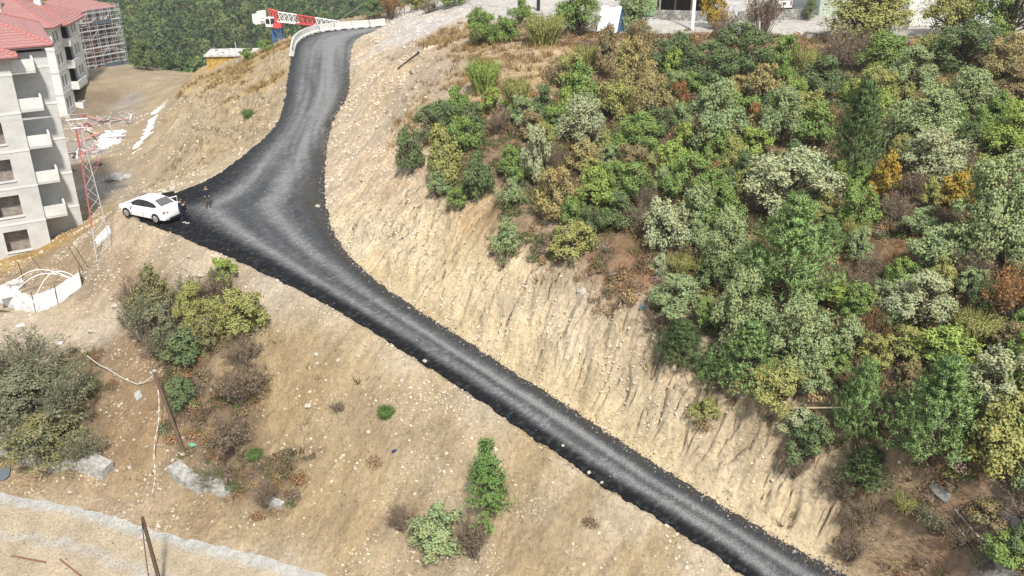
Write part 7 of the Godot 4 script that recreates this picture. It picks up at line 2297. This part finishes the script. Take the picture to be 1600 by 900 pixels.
func rock(x: float, f: float, size: float, label: String, group: String, m: Material, seed_: int) -> void:
	var o := part("rock", pebble_shape(800 + seed_ % 9, 5, 8), m)
	rng.seed = seed_
	o.position = ground_point(x, f, size * 0.25)
	o.rotation = Vector3(rng.randf() * 0.6, rng.randf() * TAU, rng.randf() * 0.6)
	o.scale = Vector3.ONE * size
	tag(o, label, "rock", group)

func slab(called: String, label: String, x: float, f: float, size: Vector3, turn: float, m: Material, category := "slab") -> void:
	var n := slope_up(x, f)
	var fwd := Vector3(sin(turn), 0, cos(turn))
	var right := fwd.cross(n).normalized() * -1.0
	var b := Basis(right, n, right.cross(n))
	var s := Shape.new()
	var h := size * 0.5
	# a slab with bevelled edges and one broken corner
	var out := [Vector2(-h.x, -h.z), Vector2(h.x * 0.8, -h.z), Vector2(h.x, -h.z * 0.5), Vector2(h.x, h.z), Vector2(-h.x * 0.7, h.z), Vector2(-h.x, h.z * 0.6)]
	s.prism(out, -h.y, h.y)
	var o := part(called, s, m)
	o.transform = Transform3D(b, ground_point(x, f) + n * h.y * 0.7)
	tag(o, label, category)

func slope_things() -> void:
	var names := "bare fill slope below the road"
	var k := 0
	for q in ROCKS:
		rock(q[0], q[1], q[2], q[3], q[4], M.pale_rock, 900 + k)
		k += 1
	wall_strip("retaining_wall", "long low concrete wall at the left edge above the dirt road", "wall", [[-33.5, 46.3], [-30.0, 45.8], [-26.6, 44.8], [-24.6, 44.2]], 0.75, 0.9, M.concrete)
	wall_strip("retaining_wall", "broken white concrete footing under the leaning wooden pole", "wall", [[-20.6, 44.2], [-19.3, 43.2], [-18.0, 42.6], [-16.3, 42.0]], 0.5, 0.8, M.concrete)
	wall_strip("retaining_wall", "short end of concrete footing at the slope's toe", "wall", [[-14.0, 40.9], [-12.9, 40.45]], 0.2, 0.5, M.concrete)
	slab("concrete_slab", "flat pale concrete slab beside the white car's nose", -31.4, 64.2, Vector3(1.5, 0.16, 1.0), 0.4, M.plaster_white)
	slab("concrete_slab", "small rectangular pale slab on the brown slide", -24.0, 49.3, Vector3(0.45, 0.12, 0.75), 0.5, M.concrete)
	slab("concrete_slab", "grey concrete slab lying under the pines, lower right", 17.95, 30.4, Vector3(0.4, 0.12, 0.95), 0.2, M.stone_grey)
	slab("tarp_sheet", "dark grey tarp lying by the wall at the left edge", -31.9, 44.6, Vector3(2.4, 0.10, 1.0), 0.3, M.dark_tarp, "tarp")
	var white := func(x, f): return Color(1, 1, 1) * (0.9 + 0.2 * noise2.get_noise_2d(x * 50.0, f * 50.0))
	for q in [["torn white sheet lying far back in the dirt yard", [-47.9, 121.5, -46.4, 121.0, -46.6, 118.0, -47.4, 116.8, -48.4, 118.5]], ["long white strip of sheet running down the middle of the dirt yard", [-47.6, 116.5, -46.8, 116.3, -45.9, 112.0, -44.4, 105.2, -43.4, 101.6, -44.0, 101.2, -45.4, 105.0, -46.8, 111.6]], ["crumpled white sheet by the debris at the building's foot", [-52.6, 115.5, -50.6, 114.6, -49.2, 111.0, -49.6, 107.8, -50.9, 105.6, -51.6, 108.8, -52.9, 111.2]]]:
		var poly := PackedVector2Array()
		for k2 in range(0, q[1].size(), 2): poly.append(Vector2(q[1][k2], q[1][k2 + 1]))
		var r := Rect2(poly[0], Vector2.ZERO)
		for p in poly: r = r.expand(p)
		r = r.grow(1.0)
		var sh = sheet("white_sheet", r.position, r.end, 0.3, polygon_field(poly, 0.9), func(x, f): return ground(x, f) + 0.10 + 0.08 * noise2.get_noise_2d(x * 70.0, f * 70.0), white, 0.12, M.tarp_white)
		sh.remove_meta("kind")
		tag(sh, q[0], "sheet")
	# black pipe on the bank
	var s := Shape.new()
	var a := ground_point(-11.0, 87.3, 0.12)
	var b := ground_point(-9.3, 91.0, 0.2)
	s.tube(a, b, 0.08, 0.08, 10)
	var o := thing("drain_pipe", "black plastic pipe lying on the stony bank", "pipe")
	part("tube", s, M.black_trim, o)
	s = Shape.new()
	s.tube(b - (b - a).normalized() * 0.25, b, 0.11, 0.11, 10)
	part("socket", s, M.black_trim, o)
	# fallen pole in the wood
	s = Shape.new()
	s.tube(ground_point(13.5, 36.5, 0.7), ground_point(16.7, 34.2, 0.9), 0.05, 0.035, 7)
	tag(part("fallen_branch", s, M.dry_branch), "long pale fallen branch lying across the lower wood", "branch")
	s = Shape.new()
	s.tube(ground_point(18.3, 29.7, 0.1), ground_point(18.9, 28.6, 0.1), 0.03, 0.03, 6)
	s.tube(ground_point(18.2, 29.6, 0.1), ground_point(18.75, 28.5, 0.1), 0.03, 0.03, 6)
	tag(part("steel_rod", s, M.galvanised), "grey rods below the slab under the pines", "rod")
	# bottle and litter
	o = thing("bottle", "small dark blue bottle on the bare fill slope", "bottle", ground_point(-6.5, 41.1, 0.08), 0.5)
	s = Shape.new()
	s.tube(Vector3(-0.16, 0, 0), Vector3(0.08, 0, 0), 0.075, 0.075, 10)
	s.tube(Vector3(0.08, 0, 0), Vector3(0.15, 0, 0), 0.075, 0.03, 10)
	part("bottle_body", s, M.bottle_blue, o)
	s = Shape.new()
	s.tube(Vector3(0.15, 0, 0), Vector3(0.20, 0, 0), 0.035, 0.035, 8)
	part("bottle_cap", s, M.white_paint, o)
	for q in [[7.2, 44.4, M.tarp_teal, "teal plastic bag caught at the top of the cut bank"], [7.5, 43.6, M.tarp_white, "white plastic scrap below the teal bag"], [-19.5, 45.4, M.tarp_green, "green plastic bag at the foot of the leaning pole"], [-33.7, 54.6, M.tarp_white, "white plastic scrap on the big grey bush, left one"], [-29.9, 52.3, M.tarp_white, "white plastic scrap on the big grey bush, right one"], [5.9, 47.1, M.concrete, "grey lump of concrete at the top of the cut bank"]]:
		var z := part("litter", crumpled(int(q[0] * 7.0) + 500), q[2])
		z.position = ground_point(q[0], q[1], 0.15 if q[0] > -25.0 else 1.8)
		z.scale = Vector3(0.22, 0.20, 0.16)
		z.rotation.y = q[0]
		tag(z, q[3], "litter")
	# scrap and rebar in the lower left corner
	for q in [[-27.8, 38.8, -25.6, 38.2, "left"], [-24.9, 38.4, -23.3, 37.3, "middle"], [-21.6, 37.2, -20.9, 36.6, "right"]]:
		s = Shape.new()
		s.tube(ground_point(q[0], q[1], 0.12), ground_point(q[2], q[3], 0.16), 0.045, 0.045, 6)
		tag(part("steel_rod", s, M.rust_steel), "rusty rod on the rubble in the lower left corner, %s one" % q[4], "rod", "rods by the dirt road")
	# debris at the foot of the middle block
	rng.seed = 81
	for q in 26:
		s = Shape.new()
		var x := rng.randf_range(-57.0, -50.0)
		var f := rng.randf_range(100.0, 121.0)
		var d := Basis(Vector3.UP, rng.randf() * TAU) * Vector3(rng.randf_range(1.0, 2.6), rng.randf_range(-0.1, 0.7), 0)
		var p := ground_point(x, f, 0.25)
		s.box(p, Vector3(d.length() * 1.3, 0.10, 0.20), Basis(Vector3.UP, atan2(-d.z, d.x)) * Basis(Vector3.BACK, rng.randf_range(-0.3, 0.3)))
		tag(part("timber_plank", s, [M.old_wood, M.pink_cable, M.concrete, M.galvanised][q % 4]), "plank in the debris heap below the white apartment block", "plank", "planks in the debris heap")
	for q in 44:
		var x := rng.randf_range(-56.0, -46.0)
		var f := rng.randf_range(88.0, 128.0)
		var z := part("rubble_block", pebble_shape(600 + q % 6, 4, 6), M.concrete if q % 3 else M.pale_rock)
		z.position = ground_point(x, f, 0.1)
		z.scale = Vector3.ONE * rng.randf_range(0.25, 0.7)
		z.rotation.y = rng.randf() * TAU
		tag(z, "lump of rubble in the dirt yard by the buildings", "rubble", "rubble in the yard")
	o = thing("concrete_block", "grey heap of broken concrete in the yard behind the white car", "rubble", ground_point(-42.0, 91.5), 0.2)
	for q in [[0.0, 0.2, 0.0, 0.95], [1.0, 0.1, 0.2, 0.6], [-0.9, 0.1, 0.3, 0.55], [0.4, 0.1, 0.8, 0.5]]:
		var z := part("chunk", pebble_shape(650 + int(q[3] * 100.0), 5, 7), M.concrete, o)
		z.position = Vector3(q[0], q[1], q[2])
		z.scale = Vector3(q[3], q[3] * 0.9, q[3])

const ONES := ["", "first", "second", "third", "fourth", "fifth", "sixth", "seventh", "eighth", "ninth", "tenth", "eleventh", "twelfth", "thirteenth", "fourteenth", "fifteenth", "sixteenth", "seventeenth", "eighteenth", "nineteenth"]
const TENS := ["", "", "twenty", "thirty", "forty"]

func ordinal(n: int) -> String:
	if n < 20: return ONES[n]
	return ["", "", "twentieth", "thirtieth", "fortieth"][n / 10] if n % 10 == 0 else TENS[n / 10] + "-" + ONES[n % 10]

func rank_labels() -> void:
	# things that are alike are told apart by their order from left to right
	var alike := {}
	for o in get_children():
		if o.has_meta("label"):
			var l: String = o.get_meta("label")
			if not alike.has(l): alike[l] = []
			alike[l].append(o)
	for l in alike:
		var list: Array = alike[l]
		if list.size() < 2: continue
		list.sort_custom(func(a, b):
			var pa: Vector3 = middle(a)
			var pb: Vector3 = middle(b)
			return pa.x / -pa.z < pb.x / -pb.z)
		for k in list.size(): list[k].set_meta("label", "%s, %s from left" % [l, ordinal(k + 1)])

func middle(o: Node3D) -> Vector3:
	return o.global_transform * o.get_aabb().get_center() if o is MeshInstance3D else o.position

# ---------------------------------------------------------------- upper street
func upper_street() -> void:
	var o := thing("white_house", "white house with small window at the top right", "house", Vector3(38.2, 26.0, -89.6), deg_to_rad(-6))
	var s := Shape.new()
	wall_with_holes(s, face(Vector3.ZERO, 0), 0.0, 14.0, -1.5, 7.0, 0.3, [[2.7, 3.7, 2.1, 3.5], [6.6, 7.8, 2.1, 3.5], [10.6, 11.8, 2.1, 3.5]])
	wall_with_holes(s, face(Vector3(0, 0, -9.0), -90), 0.0, 8.7, -1.5, 7.0, 0.3, [])
	wall_with_holes(s, face(Vector3(14.0, 0, 0), 90), 0.3, 9.0, -1.5, 7.0, 0.3, [])
	wall_with_holes(s, face(Vector3(14.0, 0, -9.0), 180), 0.3, 13.7, -1.5, 7.0, 0.3, [])
	part("wall", s, M.plaster_bright, o)
	for x in [2.7, 6.6, 10.6]:
		window_frame(o, face(Vector3.ZERO, 0), x, x + (1.0 if x < 3 else 1.2), 2.1, 3.5, 1)
		s = Shape.new()
		s.box(Vector3(x + 0.55, 2.03, 0.06), Vector3(1.4, 0.10, 0.18))
		part("window_sill", s, M.plaster, o)
	s = Shape.new()
	s.span(Vector3(-0.02, -1.5, 0.0), Vector3(14.02, 0.35, 0.07))
	part("plinth", s, M.concrete, o)
	hip_roof(o, -0.7, 14.7, -9.7, 0.7, 7.1, 0.4)
	o = thing("stone_plinth", "grey square concrete plinth left of the white house", "plinth", ground_point(36.4, 87.6), 0.1)
	s = Shape.new()
	s.span(Vector3(-0.85, -0.4, -0.8), Vector3(0.85, 0.95, 0.8))
	part("base", s, M.concrete, o)
	s = Shape.new()
	s.span(Vector3(-1.0, 0.95, -0.95), Vector3(1.0, 1.12, 0.95))
	part("cap", s, M.concrete_dark, o)
	s = Shape.new()
	s.span(Vector3(-0.75, 1.12, -0.5), Vector3(0.1, 3.4, 0.3))
	part("pillar", s, M.plaster_pink, o)
	# pale green house behind the big olive tree
	o = thing("green_house", "pale green house front half hidden by the olive tree", "house", Vector3(32.4, 25.8, -98.0), deg_to_rad(-4))
	s = Shape.new()
	wall_with_holes(s, face(Vector3.ZERO, 0), 0.0, 8.0, -1.0, 6.0, 0.3, [[3.0, 4.2, 1.0, 2.4]])
	wall_with_holes(s, face(Vector3(0, 0, -7.0), -90), 0.0, 6.7, -1.0, 6.0, 0.3, [])
	wall_with_holes(s, face(Vector3(8.0, 0, 0), 90), 0.3, 7.0, -1.0, 6.0, 0.3, [])
	part("wall", s, M.pale_green, o)
	window_frame(o, face(Vector3.ZERO, 0), 3.0, 4.2, 1.0, 2.4, 1)
	hip_roof(o, -0.6, 8.6, -7.6, 0.6, 6.1, 0.4)
	# van
	o = thing("white_van", "white van seen from behind above the stone wall", "van", Vector3(29.1, 26.15, -99.6), 0.05)
	s = Shape.new()
	var rows := []
	for q in [[0.0, 0.45, 1.95, 0.86], [-0.25, 0.35, 2.05, 0.92], [-3.4, 0.35, 2.05, 0.92], [-4.3, 0.4, 1.25, 0.88], [-4.8, 0.5, 1.0, 0.78]]:
		var row := []
		for p in [Vector2(0.9, 0), Vector2(1.0, 0.12), Vector2(0.98, 0.55), Vector2(0.86, 0.97), Vector2(0.5, 1.0)]: row.append(Vector3(p.x * q[3], lerpf(q[1], q[2], p.y), q[0]))
		for k in range(4, -1, -1): row.append(Vector3(-row[k].x, row[k].y, q[0]))
		rows.append(row)
	loft(s, rows, true, true)
	for k in range(1, rows[0].size() - 1): s.tri(rows[0][0], rows[0][k], rows[0][k + 1])
	part("body", s, M.car_paint, o)
	s = Shape.new()
	s.box(Vector3(0, 1.55, 0.015), Vector3(1.35, 0.5, 0.05))
	part("rear_window", s, M.dark_glass, o)
	s = Shape.new()
	s.box(Vector3(0, 0.95, 0.02), Vector3(0.34, 0.22, 0.06))
	part("door_latch", s, M.black_trim, o)
	s = Shape.new()
	s.box(Vector3(0, 0.42, 0.03), Vector3(1.8, 0.2, 0.16))
	part("bumper", s, M.black_trim, o)
	for x in [-0.72, 0.72]:
		s = Shape.new()
		s.box(Vector3(x, 1.0, 0.02), Vector3(0.14, 0.5, 0.05))
		part("tail_light", s, M.tail_red, o)
		for z in [-0.9, -3.7]:
			s = Shape.new()
			s.tube(Vector3(x * 1.02, 0.32, z), Vector3(x * 1.25, 0.32, z), 0.33, 0.33, 18)
			part("wheel", s, M.rubber, o)
	# stone wall built of blocks, with posts and dark boards behind
	for seg in [[15.2, 98.0, 22.5, 96.6, "stone_wall", "grey rubble stone wall behind the lamp post"], [23.5, 96.3, 31.5, 96.8, "stone_wall", "grey stone wall under the white van"]]:
		o = thing(seg[4], seg[5], "wall")
		var a := ground_point(seg[0], seg[1])
		var b := ground_point(seg[2], seg[3])
		var n := 15
		var dir := (b - a) / n
		rng.seed = int(seg[0])
		for c in 3:
			for k in n:
				var st := Shape.new()
				var w := dir.length() * rng.randf_range(0.9, 0.97)
				st.box(Vector3.ZERO, Vector3(w, 0.36, 0.38 + rng.randf() * 0.08))
				var z := part("stone", st, M.stone_grey if (k + c) % 3 else M.concrete, o)
				var off := (0.5 if c % 2 else 0.0)
				z.position = a + dir * (k + 0.5 - off) + Vector3.UP * (0.05 + c * 0.37)
				z.rotation.y = atan2(-dir.z, dir.x)
		var core := Shape.new()
		core.box((a + b) * 0.5 + Vector3.UP * 0.4, Vector3(a.distance_to(b) - 0.3, 1.0, 0.28), Basis(Vector3.UP, atan2(-dir.z, dir.x)))
		part("mortar", core, M.concrete_dark, o)
	o = thing("open_shed", "dark open shed above the stone wall behind the lamp post", "shed", Vector3(15.8, 26.6, -99.8), deg_to_rad(10))
	s = Shape.new()
	s.span(Vector3(0, -1, -3.0), Vector3(7.0, 2.6, -2.8))
	s.span(Vector3(0, 2.6, -3.2), Vector3(7.2, 2.75, 0.5))
	part("shell", s, M.dark_board, o)
	for x in [0.0, 1.7, 3.5, 5.2, 6.9]:
		s = Shape.new()
		s.bar(Vector3(x, -1, 0.2), Vector3(x, 2.6, 0.2), 0.16)
		part("post", s, M.concrete if x == 0.0 else M.old_wood, o)
	o = thing("net_screen", "green net screen beside the open shed", "screen", Vector3(12.4, 25.7, -99.0), deg_to_rad(8))
	s = Shape.new()
	cloth_panel(s, Vector3(0, 0.2, 0), Vector3(3.0, 0.2, 0), 3.4, 3.4, 0.06, 2.0)
	part("net", s, M.tarp_green, o)
	for x in [0.0, 3.05]:
		s = Shape.new()
		s.bar(Vector3(x, -0.3, -0.1), Vector3(x, 3.8, -0.1), 0.1)
		part("post", s, M.concrete, o)
	# tarp shelter
	o = thing("tarp_shelter", "shelter covered with white and blue tarps below the street", "shelter", ground_point(9.6, 89.6), deg_to_rad(-20))
	s = Shape.new()
	var ridge := []
	for k in 9:
		var t := k / 8.0
		ridge.append([Vector3(-1.0 + 2.0 * t, 0.1 + 0.1 * sin(t * 14.0), 1.5), Vector3(-1.0 + 2.0 * t, 2.3 + 0.12 * sin(t * 9.0), 0.0), Vector3(-1.0 + 2.0 * t, 0.2, -1.4)])
	for k in 8:
		for q in 2: s.quad(ridge[k][q], ridge[k + 1][q], ridge[k + 1][q + 1], ridge[k][q + 1])
	part("tarp", s, M.tarp_white, o)
	s = Shape.new()
	s.tri(Vector3(1.0, 0.1, 1.45), Vector3(1.05, 0.1, -1.35), Vector3(1.02, 2.25, 0.0))
	s.tri(Vector3(1.0, 0.1, 1.45), Vector3(1.02, 2.25, 0.0), Vector3(0.99, 0.1, -1.35))
	part("blue_tarp", s, M.tarp_deep_blue, o)
	for x in [-0.9, 0.9]:
		s = Shape.new()
		s.bar(Vector3(x, -0.3, 0), Vector3(x, 2.25, 0), 0.08)
		part("pole", s, M.old_wood, o)
	# wire fence along the crest behind the gravel patch
	o = thing("wire_fence", "wire fence with thin posts along the crest above the gravel patch", "fence")
	var a := Vector2(-17.0, 128.0)
	var b := Vector2(0.0, 112.0)
	var tops := []
	for k in 15:
		var p := a.lerp(b, k / 14.0)
		s = Shape.new()
		var g := ground_point(p.x, p.y, -0.2)
		s.bar(g, g + Vector3(0, 1.75, 0), 0.09)
		part("post", s, M.old_wood, o)
		tops.append(g + Vector3.UP * 0.2)
	for h in [0.5, 1.0, 1.45]:
		s = Shape.new()
		for k in 14: s.tube(tops[k] + Vector3.UP * h, tops[k + 1] + Vector3.UP * h, 0.012, 0.012, 3)
		part("wire", s, M.galvanised, o)

# ---------------------------------------------------------------- materials
func make_materials() -> void:
	var fine := grain(512, 0.05, 0.80, 1.0, 2000, 5)
	var soft_ := grain(512, 0.02, 0.78, 1.0, 0, 6)
	var faint := grain(256, 0.02, 0.90, 1.0, 0, 7)
	var mottle := grain(512, 0.008, 0.70, 1.0, 0, 8)
	var bump := bumps(512, 0.03, 7.0, 4)
	var bump_fine := bumps(512, 0.06, 5.0, 9)
	M.soil = mat(Color(1, 1, 1), 0.96, 0.0, fine, 0.16, bump, 1.6)
	M.soil.albedo_color = Color(0.955, 0.955, 0.965)
	M.asphalt = mat(Color(1, 1, 1), 0.86, 0.0, grain(512, 0.07, 0.55, 1.0, 900, 12), 0.3, bump_fine, 1.2)
	M.dirt_road = mat(Color(1, 1, 1), 0.95, 0.0, fine, 0.2, bump, 0.6)
	M.street = mat(Color(1, 1, 1), 0.9, 0.0, soft_, 0.2, bump_fine, 0.3)
	M.hill = mat(Color(1, 1, 1), 0.95, 0.0, mottle, 0.03)
	M.stone = mat(Color(1, 1, 1), 0.92)
	M.tuft = mat(Color(1, 1, 1), 0.85)
	M.tuft.metallic_specular = 0.1
	M.tuft.backlight_enabled = true
	M.tuft.backlight = Color(0.08, 0.07, 0.03)
	M.bark = mat(Color(0.10, 0.075, 0.055), 0.95)
	M.twig = mat(Color(0.17, 0.135, 0.11), 0.95)
	M.pale_rock = mat(Color(0.56, 0.51, 0.43), 0.93, 0.0, mottle, 1.2, bump, 1.0)
	M.plaster = mat(Color(0.52, 0.52, 0.51), 0.9, 0.0, faint, 0.12)
	M.plaster_white = mat(Color(0.64, 0.64, 0.63), 0.9, 0.0, faint, 0.15)
	M.plaster_bright = mat(Color(0.80, 0.80, 0.78), 0.9, 0.0, soft_, 0.3)
	M.plaster_pink = mat(Color(0.55, 0.44, 0.38), 0.9, 0.0, mottle, 0.6)
	M.raw_wall = mat(Color(0.40, 0.345, 0.31), 0.95, 0.0, mottle, 0.5)
	M.concrete = mat(Color(0.46, 0.45, 0.42), 0.92, 0.0, mottle, 0.6, bump, 0.5)
	M.concrete_dark = mat(Color(0.22, 0.215, 0.205), 0.92, 0.0, mottle, 0.6)
	M.stone_grey = mat(Color(0.33, 0.32, 0.30), 0.93, 0.0, mottle, 0.9, bump, 1.0)
	M.barrier = mat(Color(0.70, 0.69, 0.66), 0.88, 0.0, soft_, 0.6)
	M.tile = mat(Color(0.42, 0.205, 0.195), 0.8, 0.0, soft_, 0.5)
	M.tile_dark = mat(Color(0.40, 0.15, 0.14), 0.8)
	M.gutter = mat(Color(0.16, 0.05, 0.05), 0.6)
	M.brick = mat(Color(0.42, 0.24, 0.19), 0.93, 0.0, mottle, 0.5)
	M.yellow = mat(Color(0.56, 0.37, 0.11), 0.93, 0.0, mottle, 0.4)
	M.pale_sheet = mat(Color(0.62, 0.61, 0.59), 0.8, 0.0, mottle, 0.4)
	M.rust_rubble = mat(Color(0.22, 0.13, 0.10), 0.95)
	M.white_paint = mat(Color(0.78, 0.78, 0.77), 0.6)
	M.glass = mat(Color(0.05, 0.055, 0.06), 0.12)
	M.dark_glass = mat(Color(0.02, 0.022, 0.026), 0.1)
	M.car_glass = mat(Color(0.012, 0.014, 0.018), 0.08)
	M.rear_glass = mat(Color(0.10, 0.095, 0.092), 0.12)
	M.car_paint = mat(Color(0.80, 0.80, 0.80), 0.25)
	M.car_paint.clearcoat_enabled = true
	M.car_paint.clearcoat = 0.6
	M.black_trim = mat(Color(0.015, 0.015, 0.016), 0.5)
	M.rubber = mat(Color(0.02, 0.02, 0.021), 0.85)
	M.rim = mat(Color(0.42, 0.42, 0.43), 0.35, 0.6)
	M.tail_red = mat(Color(0.30, 0.015, 0.015), 0.25)
	M.lamp_clear = mat(Color(0.6, 0.62, 0.64), 0.15)
	M.plate = mat(Color(0.66, 0.67, 0.68), 0.5)
	M.steel = mat(Color(0.46, 0.48, 0.50), 0.55, 0.4)
	M.steel_board = mat(Color(0.42, 0.43, 0.43), 0.7)
	M.blue_grey = mat(Color(0.055, 0.075, 0.11), 0.8)
	M.galvanised = mat(Color(0.56, 0.56, 0.56), 0.55, 0.3)
	M.crane_blue = mat(Color(0.045, 0.13, 0.33), 0.6)
	M.crane_red = mat(Color(0.55, 0.065, 0.070), 0.6)
	M.crane_white = mat(Color(0.72, 0.72, 0.71), 0.6)
	M.pylon_red = mat(Color(0.46, 0.12, 0.125), 0.7)
	M.pink_cable = mat(Color(0.50, 0.24, 0.24), 0.7)
	M.porcelain = mat(Color(0.62, 0.60, 0.57), 0.4)
	M.cable_grey = mat(Color(0.42, 0.42, 0.42), 0.6)
	M.old_wood = mat(Color(0.15, 0.105, 0.075), 0.93, 0.0, mottle, 2.0)
	M.dark_board = mat(Color(0.05, 0.042, 0.036), 0.93, 0.0, mottle, 1.0)
	M.dry_branch = mat(Color(0.48, 0.40, 0.29), 0.9)
	M.tape_white = mat(Color(0.55, 0.53, 0.50), 0.7)
	M.tarp_white = mat(Color(0.72, 0.73, 0.74), 0.6)
	M.tarp_white.backlight_enabled = true
	M.tarp_white.backlight = Color(0.5, 0.5, 0.5)
	M.tarp_blue = mat(Color(0.58, 0.64, 0.66), 0.65)
	M.tarp_deep_blue = mat(Color(0.06, 0.16, 0.34), 0.65)
	M.tarp_teal = mat(Color(0.06, 0.26, 0.28), 0.6)
	M.tarp_green = mat(Color(0.14, 0.40, 0.27), 0.7)
	M.dark_tarp = mat(Color(0.10, 0.115, 0.13), 0.7)
	M.white_pipe = mat(Color(0.66, 0.64, 0.61), 0.6)
	M.rust_steel = mat(Color(0.19, 0.09, 0.06), 0.9)
	M.bottle_blue = mat(Color(0.02, 0.03, 0.12), 0.2)
	M.pale_green = mat(Color(0.50, 0.58, 0.48), 0.9, 0.0, soft_, 0.4)
	M.cloth = mat(Color(1, 1, 1), 0.95)

func lower_road() -> void:
	var poly := PackedVector2Array()
	for k in range(0, DIRT_ROAD.size(), 2): poly.append(Vector2(DIRT_ROAD[k], DIRT_ROAD[k + 1]))
	var upper := PackedVector2Array()
	for k in range(0, DIRT_EDGE.size(), 2): upper.append(Vector2(DIRT_EDGE[k], DIRT_EDGE[k + 1]))
	var colour := func(x: float, f: float) -> Color:
		var d := 99.0
		for k in upper.size() - 1: d = minf(d, Vector2(x, f).distance_to(Geometry2D.get_closest_point_to_segment(Vector2(x, f), upper[k], upper[k + 1])))
		var n1 := noise.get_noise_2d(x * 18.0, f * 18.0)
		var n2 := noise2.get_noise_2d(x * 70.0, f * 70.0)
		var c := Color(0.40, 0.33, 0.24) * (1.0 + n1 * 0.22 + n2 * 0.14)
		var grey := smoothstep(0.75, 0.5, d + n1 * 0.2) + 0.55 * exp(-pow((d - 2.6 - n1 * 0.5) / 0.3, 2.0))
		c = c.lerp(Color(0.40, 0.395, 0.38) * (1.0 + n2 * 0.2), clampf(grey * (1.0 + n2 * 0.5), 0, 0.9))
		var track := exp(-pow((d - 4.6) / 0.35, 2.0)) * (0.5 + 0.5 * sin((x * 0.9 - f * 0.4) * 9.0))
		return c.lerp(Color(0.33, 0.25, 0.16), clampf(track, 0, 1) * 0.5)
	sheet("dirt_road", Vector2(-46.0, 26.0), Vector2(0.0, 46.0), 0.25, polygon_field(poly, 0.12), func(x, f): return ground(x, f) + 0.035, colour, 0.05, M.dirt_road)
	poly = PackedVector2Array()
	for k in range(0, STREET.size(), 2): poly.append(Vector2(STREET[k], STREET[k + 1]))
	var grey := func(x: float, f: float) -> Color:
		return Color(0.48, 0.455, 0.42) * (1.0 + noise.get_noise_2d(x * 12.0, f * 12.0) * 0.2 + noise2.get_noise_2d(x * 60.0, f * 60.0) * 0.1)
	sheet("street", Vector2(-14.0, 70.0), Vector2(60.0, 120.0), 0.7, polygon_field(poly, 0.5), func(x, f): return ground(x, f) + 0.07, grey, 0.12, M.street)

func _ready() -> void:
	var cam := Camera3D.new()
	cam.name = "camera"
	cam.position = Vector3(0, 40, 0)
	cam.rotation_degrees = Vector3(-25, 0, 0)
	cam.fov = 35.64
	cam.near = 0.5
	cam.far = 2000.0
	add_child(cam)
	cam.current = true
	var env := Environment.new()
	env.background_mode = Environment.BG_SKY
	var sky := ProceduralSkyMaterial.new()
	sky.sky_top_color = Color(0.86, 0.885, 0.92)
	sky.sky_horizon_color = Color(0.95, 0.95, 0.94)
	sky.ground_horizon_color = Color(0.62, 0.60, 0.57)
	sky.ground_bottom_color = Color(0.40, 0.37, 0.33)
	sky.sky_energy_multiplier = 0.85
	env.sky = Sky.new()
	env.sky.sky_material = sky
	env.tonemap_mode = Environment.TONE_MAPPER_LINEAR
	env.tonemap_exposure = 1.68
	env.sdfgi_enabled = true
	env.ssao_enabled = true
	env.ssil_enabled = true
	env.fog_enabled = true
	env.fog_density = 0.0002
	env.fog_light_color = Color(0.86, 0.88, 0.90)
	var we := WorldEnvironment.new()
	we.name = "environment"
	we.environment = env
	add_child(we)
	var sun := DirectionalLight3D.new()
	sun.name = "sun"
	sun.light_energy = 1.15
	sun.light_color = Color(1.0, 0.975, 0.935)
	sun.light_angular_distance = 5.0
	sun.shadow_enabled = true
	sun.rotation_degrees = Vector3(-50, 12, 0)
	add_child(sun)

	noise.seed = 7
	noise.frequency = 0.02
	noise.fractal_octaves = 3
	noise2.seed = 19
	noise2.frequency = 0.02
	noise2.fractal_octaves = 2
	make_materials()
	make_coarse()
	make_road_field()
	mend_road_field()
	make_ground()
	make_road()
	lower_road()
	make_crowns()
	make_valley()
	front_block()
	middle_block()
	scaffold_block()
	far_houses()
	crane()
	upper_street()
	barriers()
	pylon()
	poles()
	car()
	people()
	enclosure()
	make_plants()
	slope_things()
	tape()
	make_scatter()
	rank_labels()
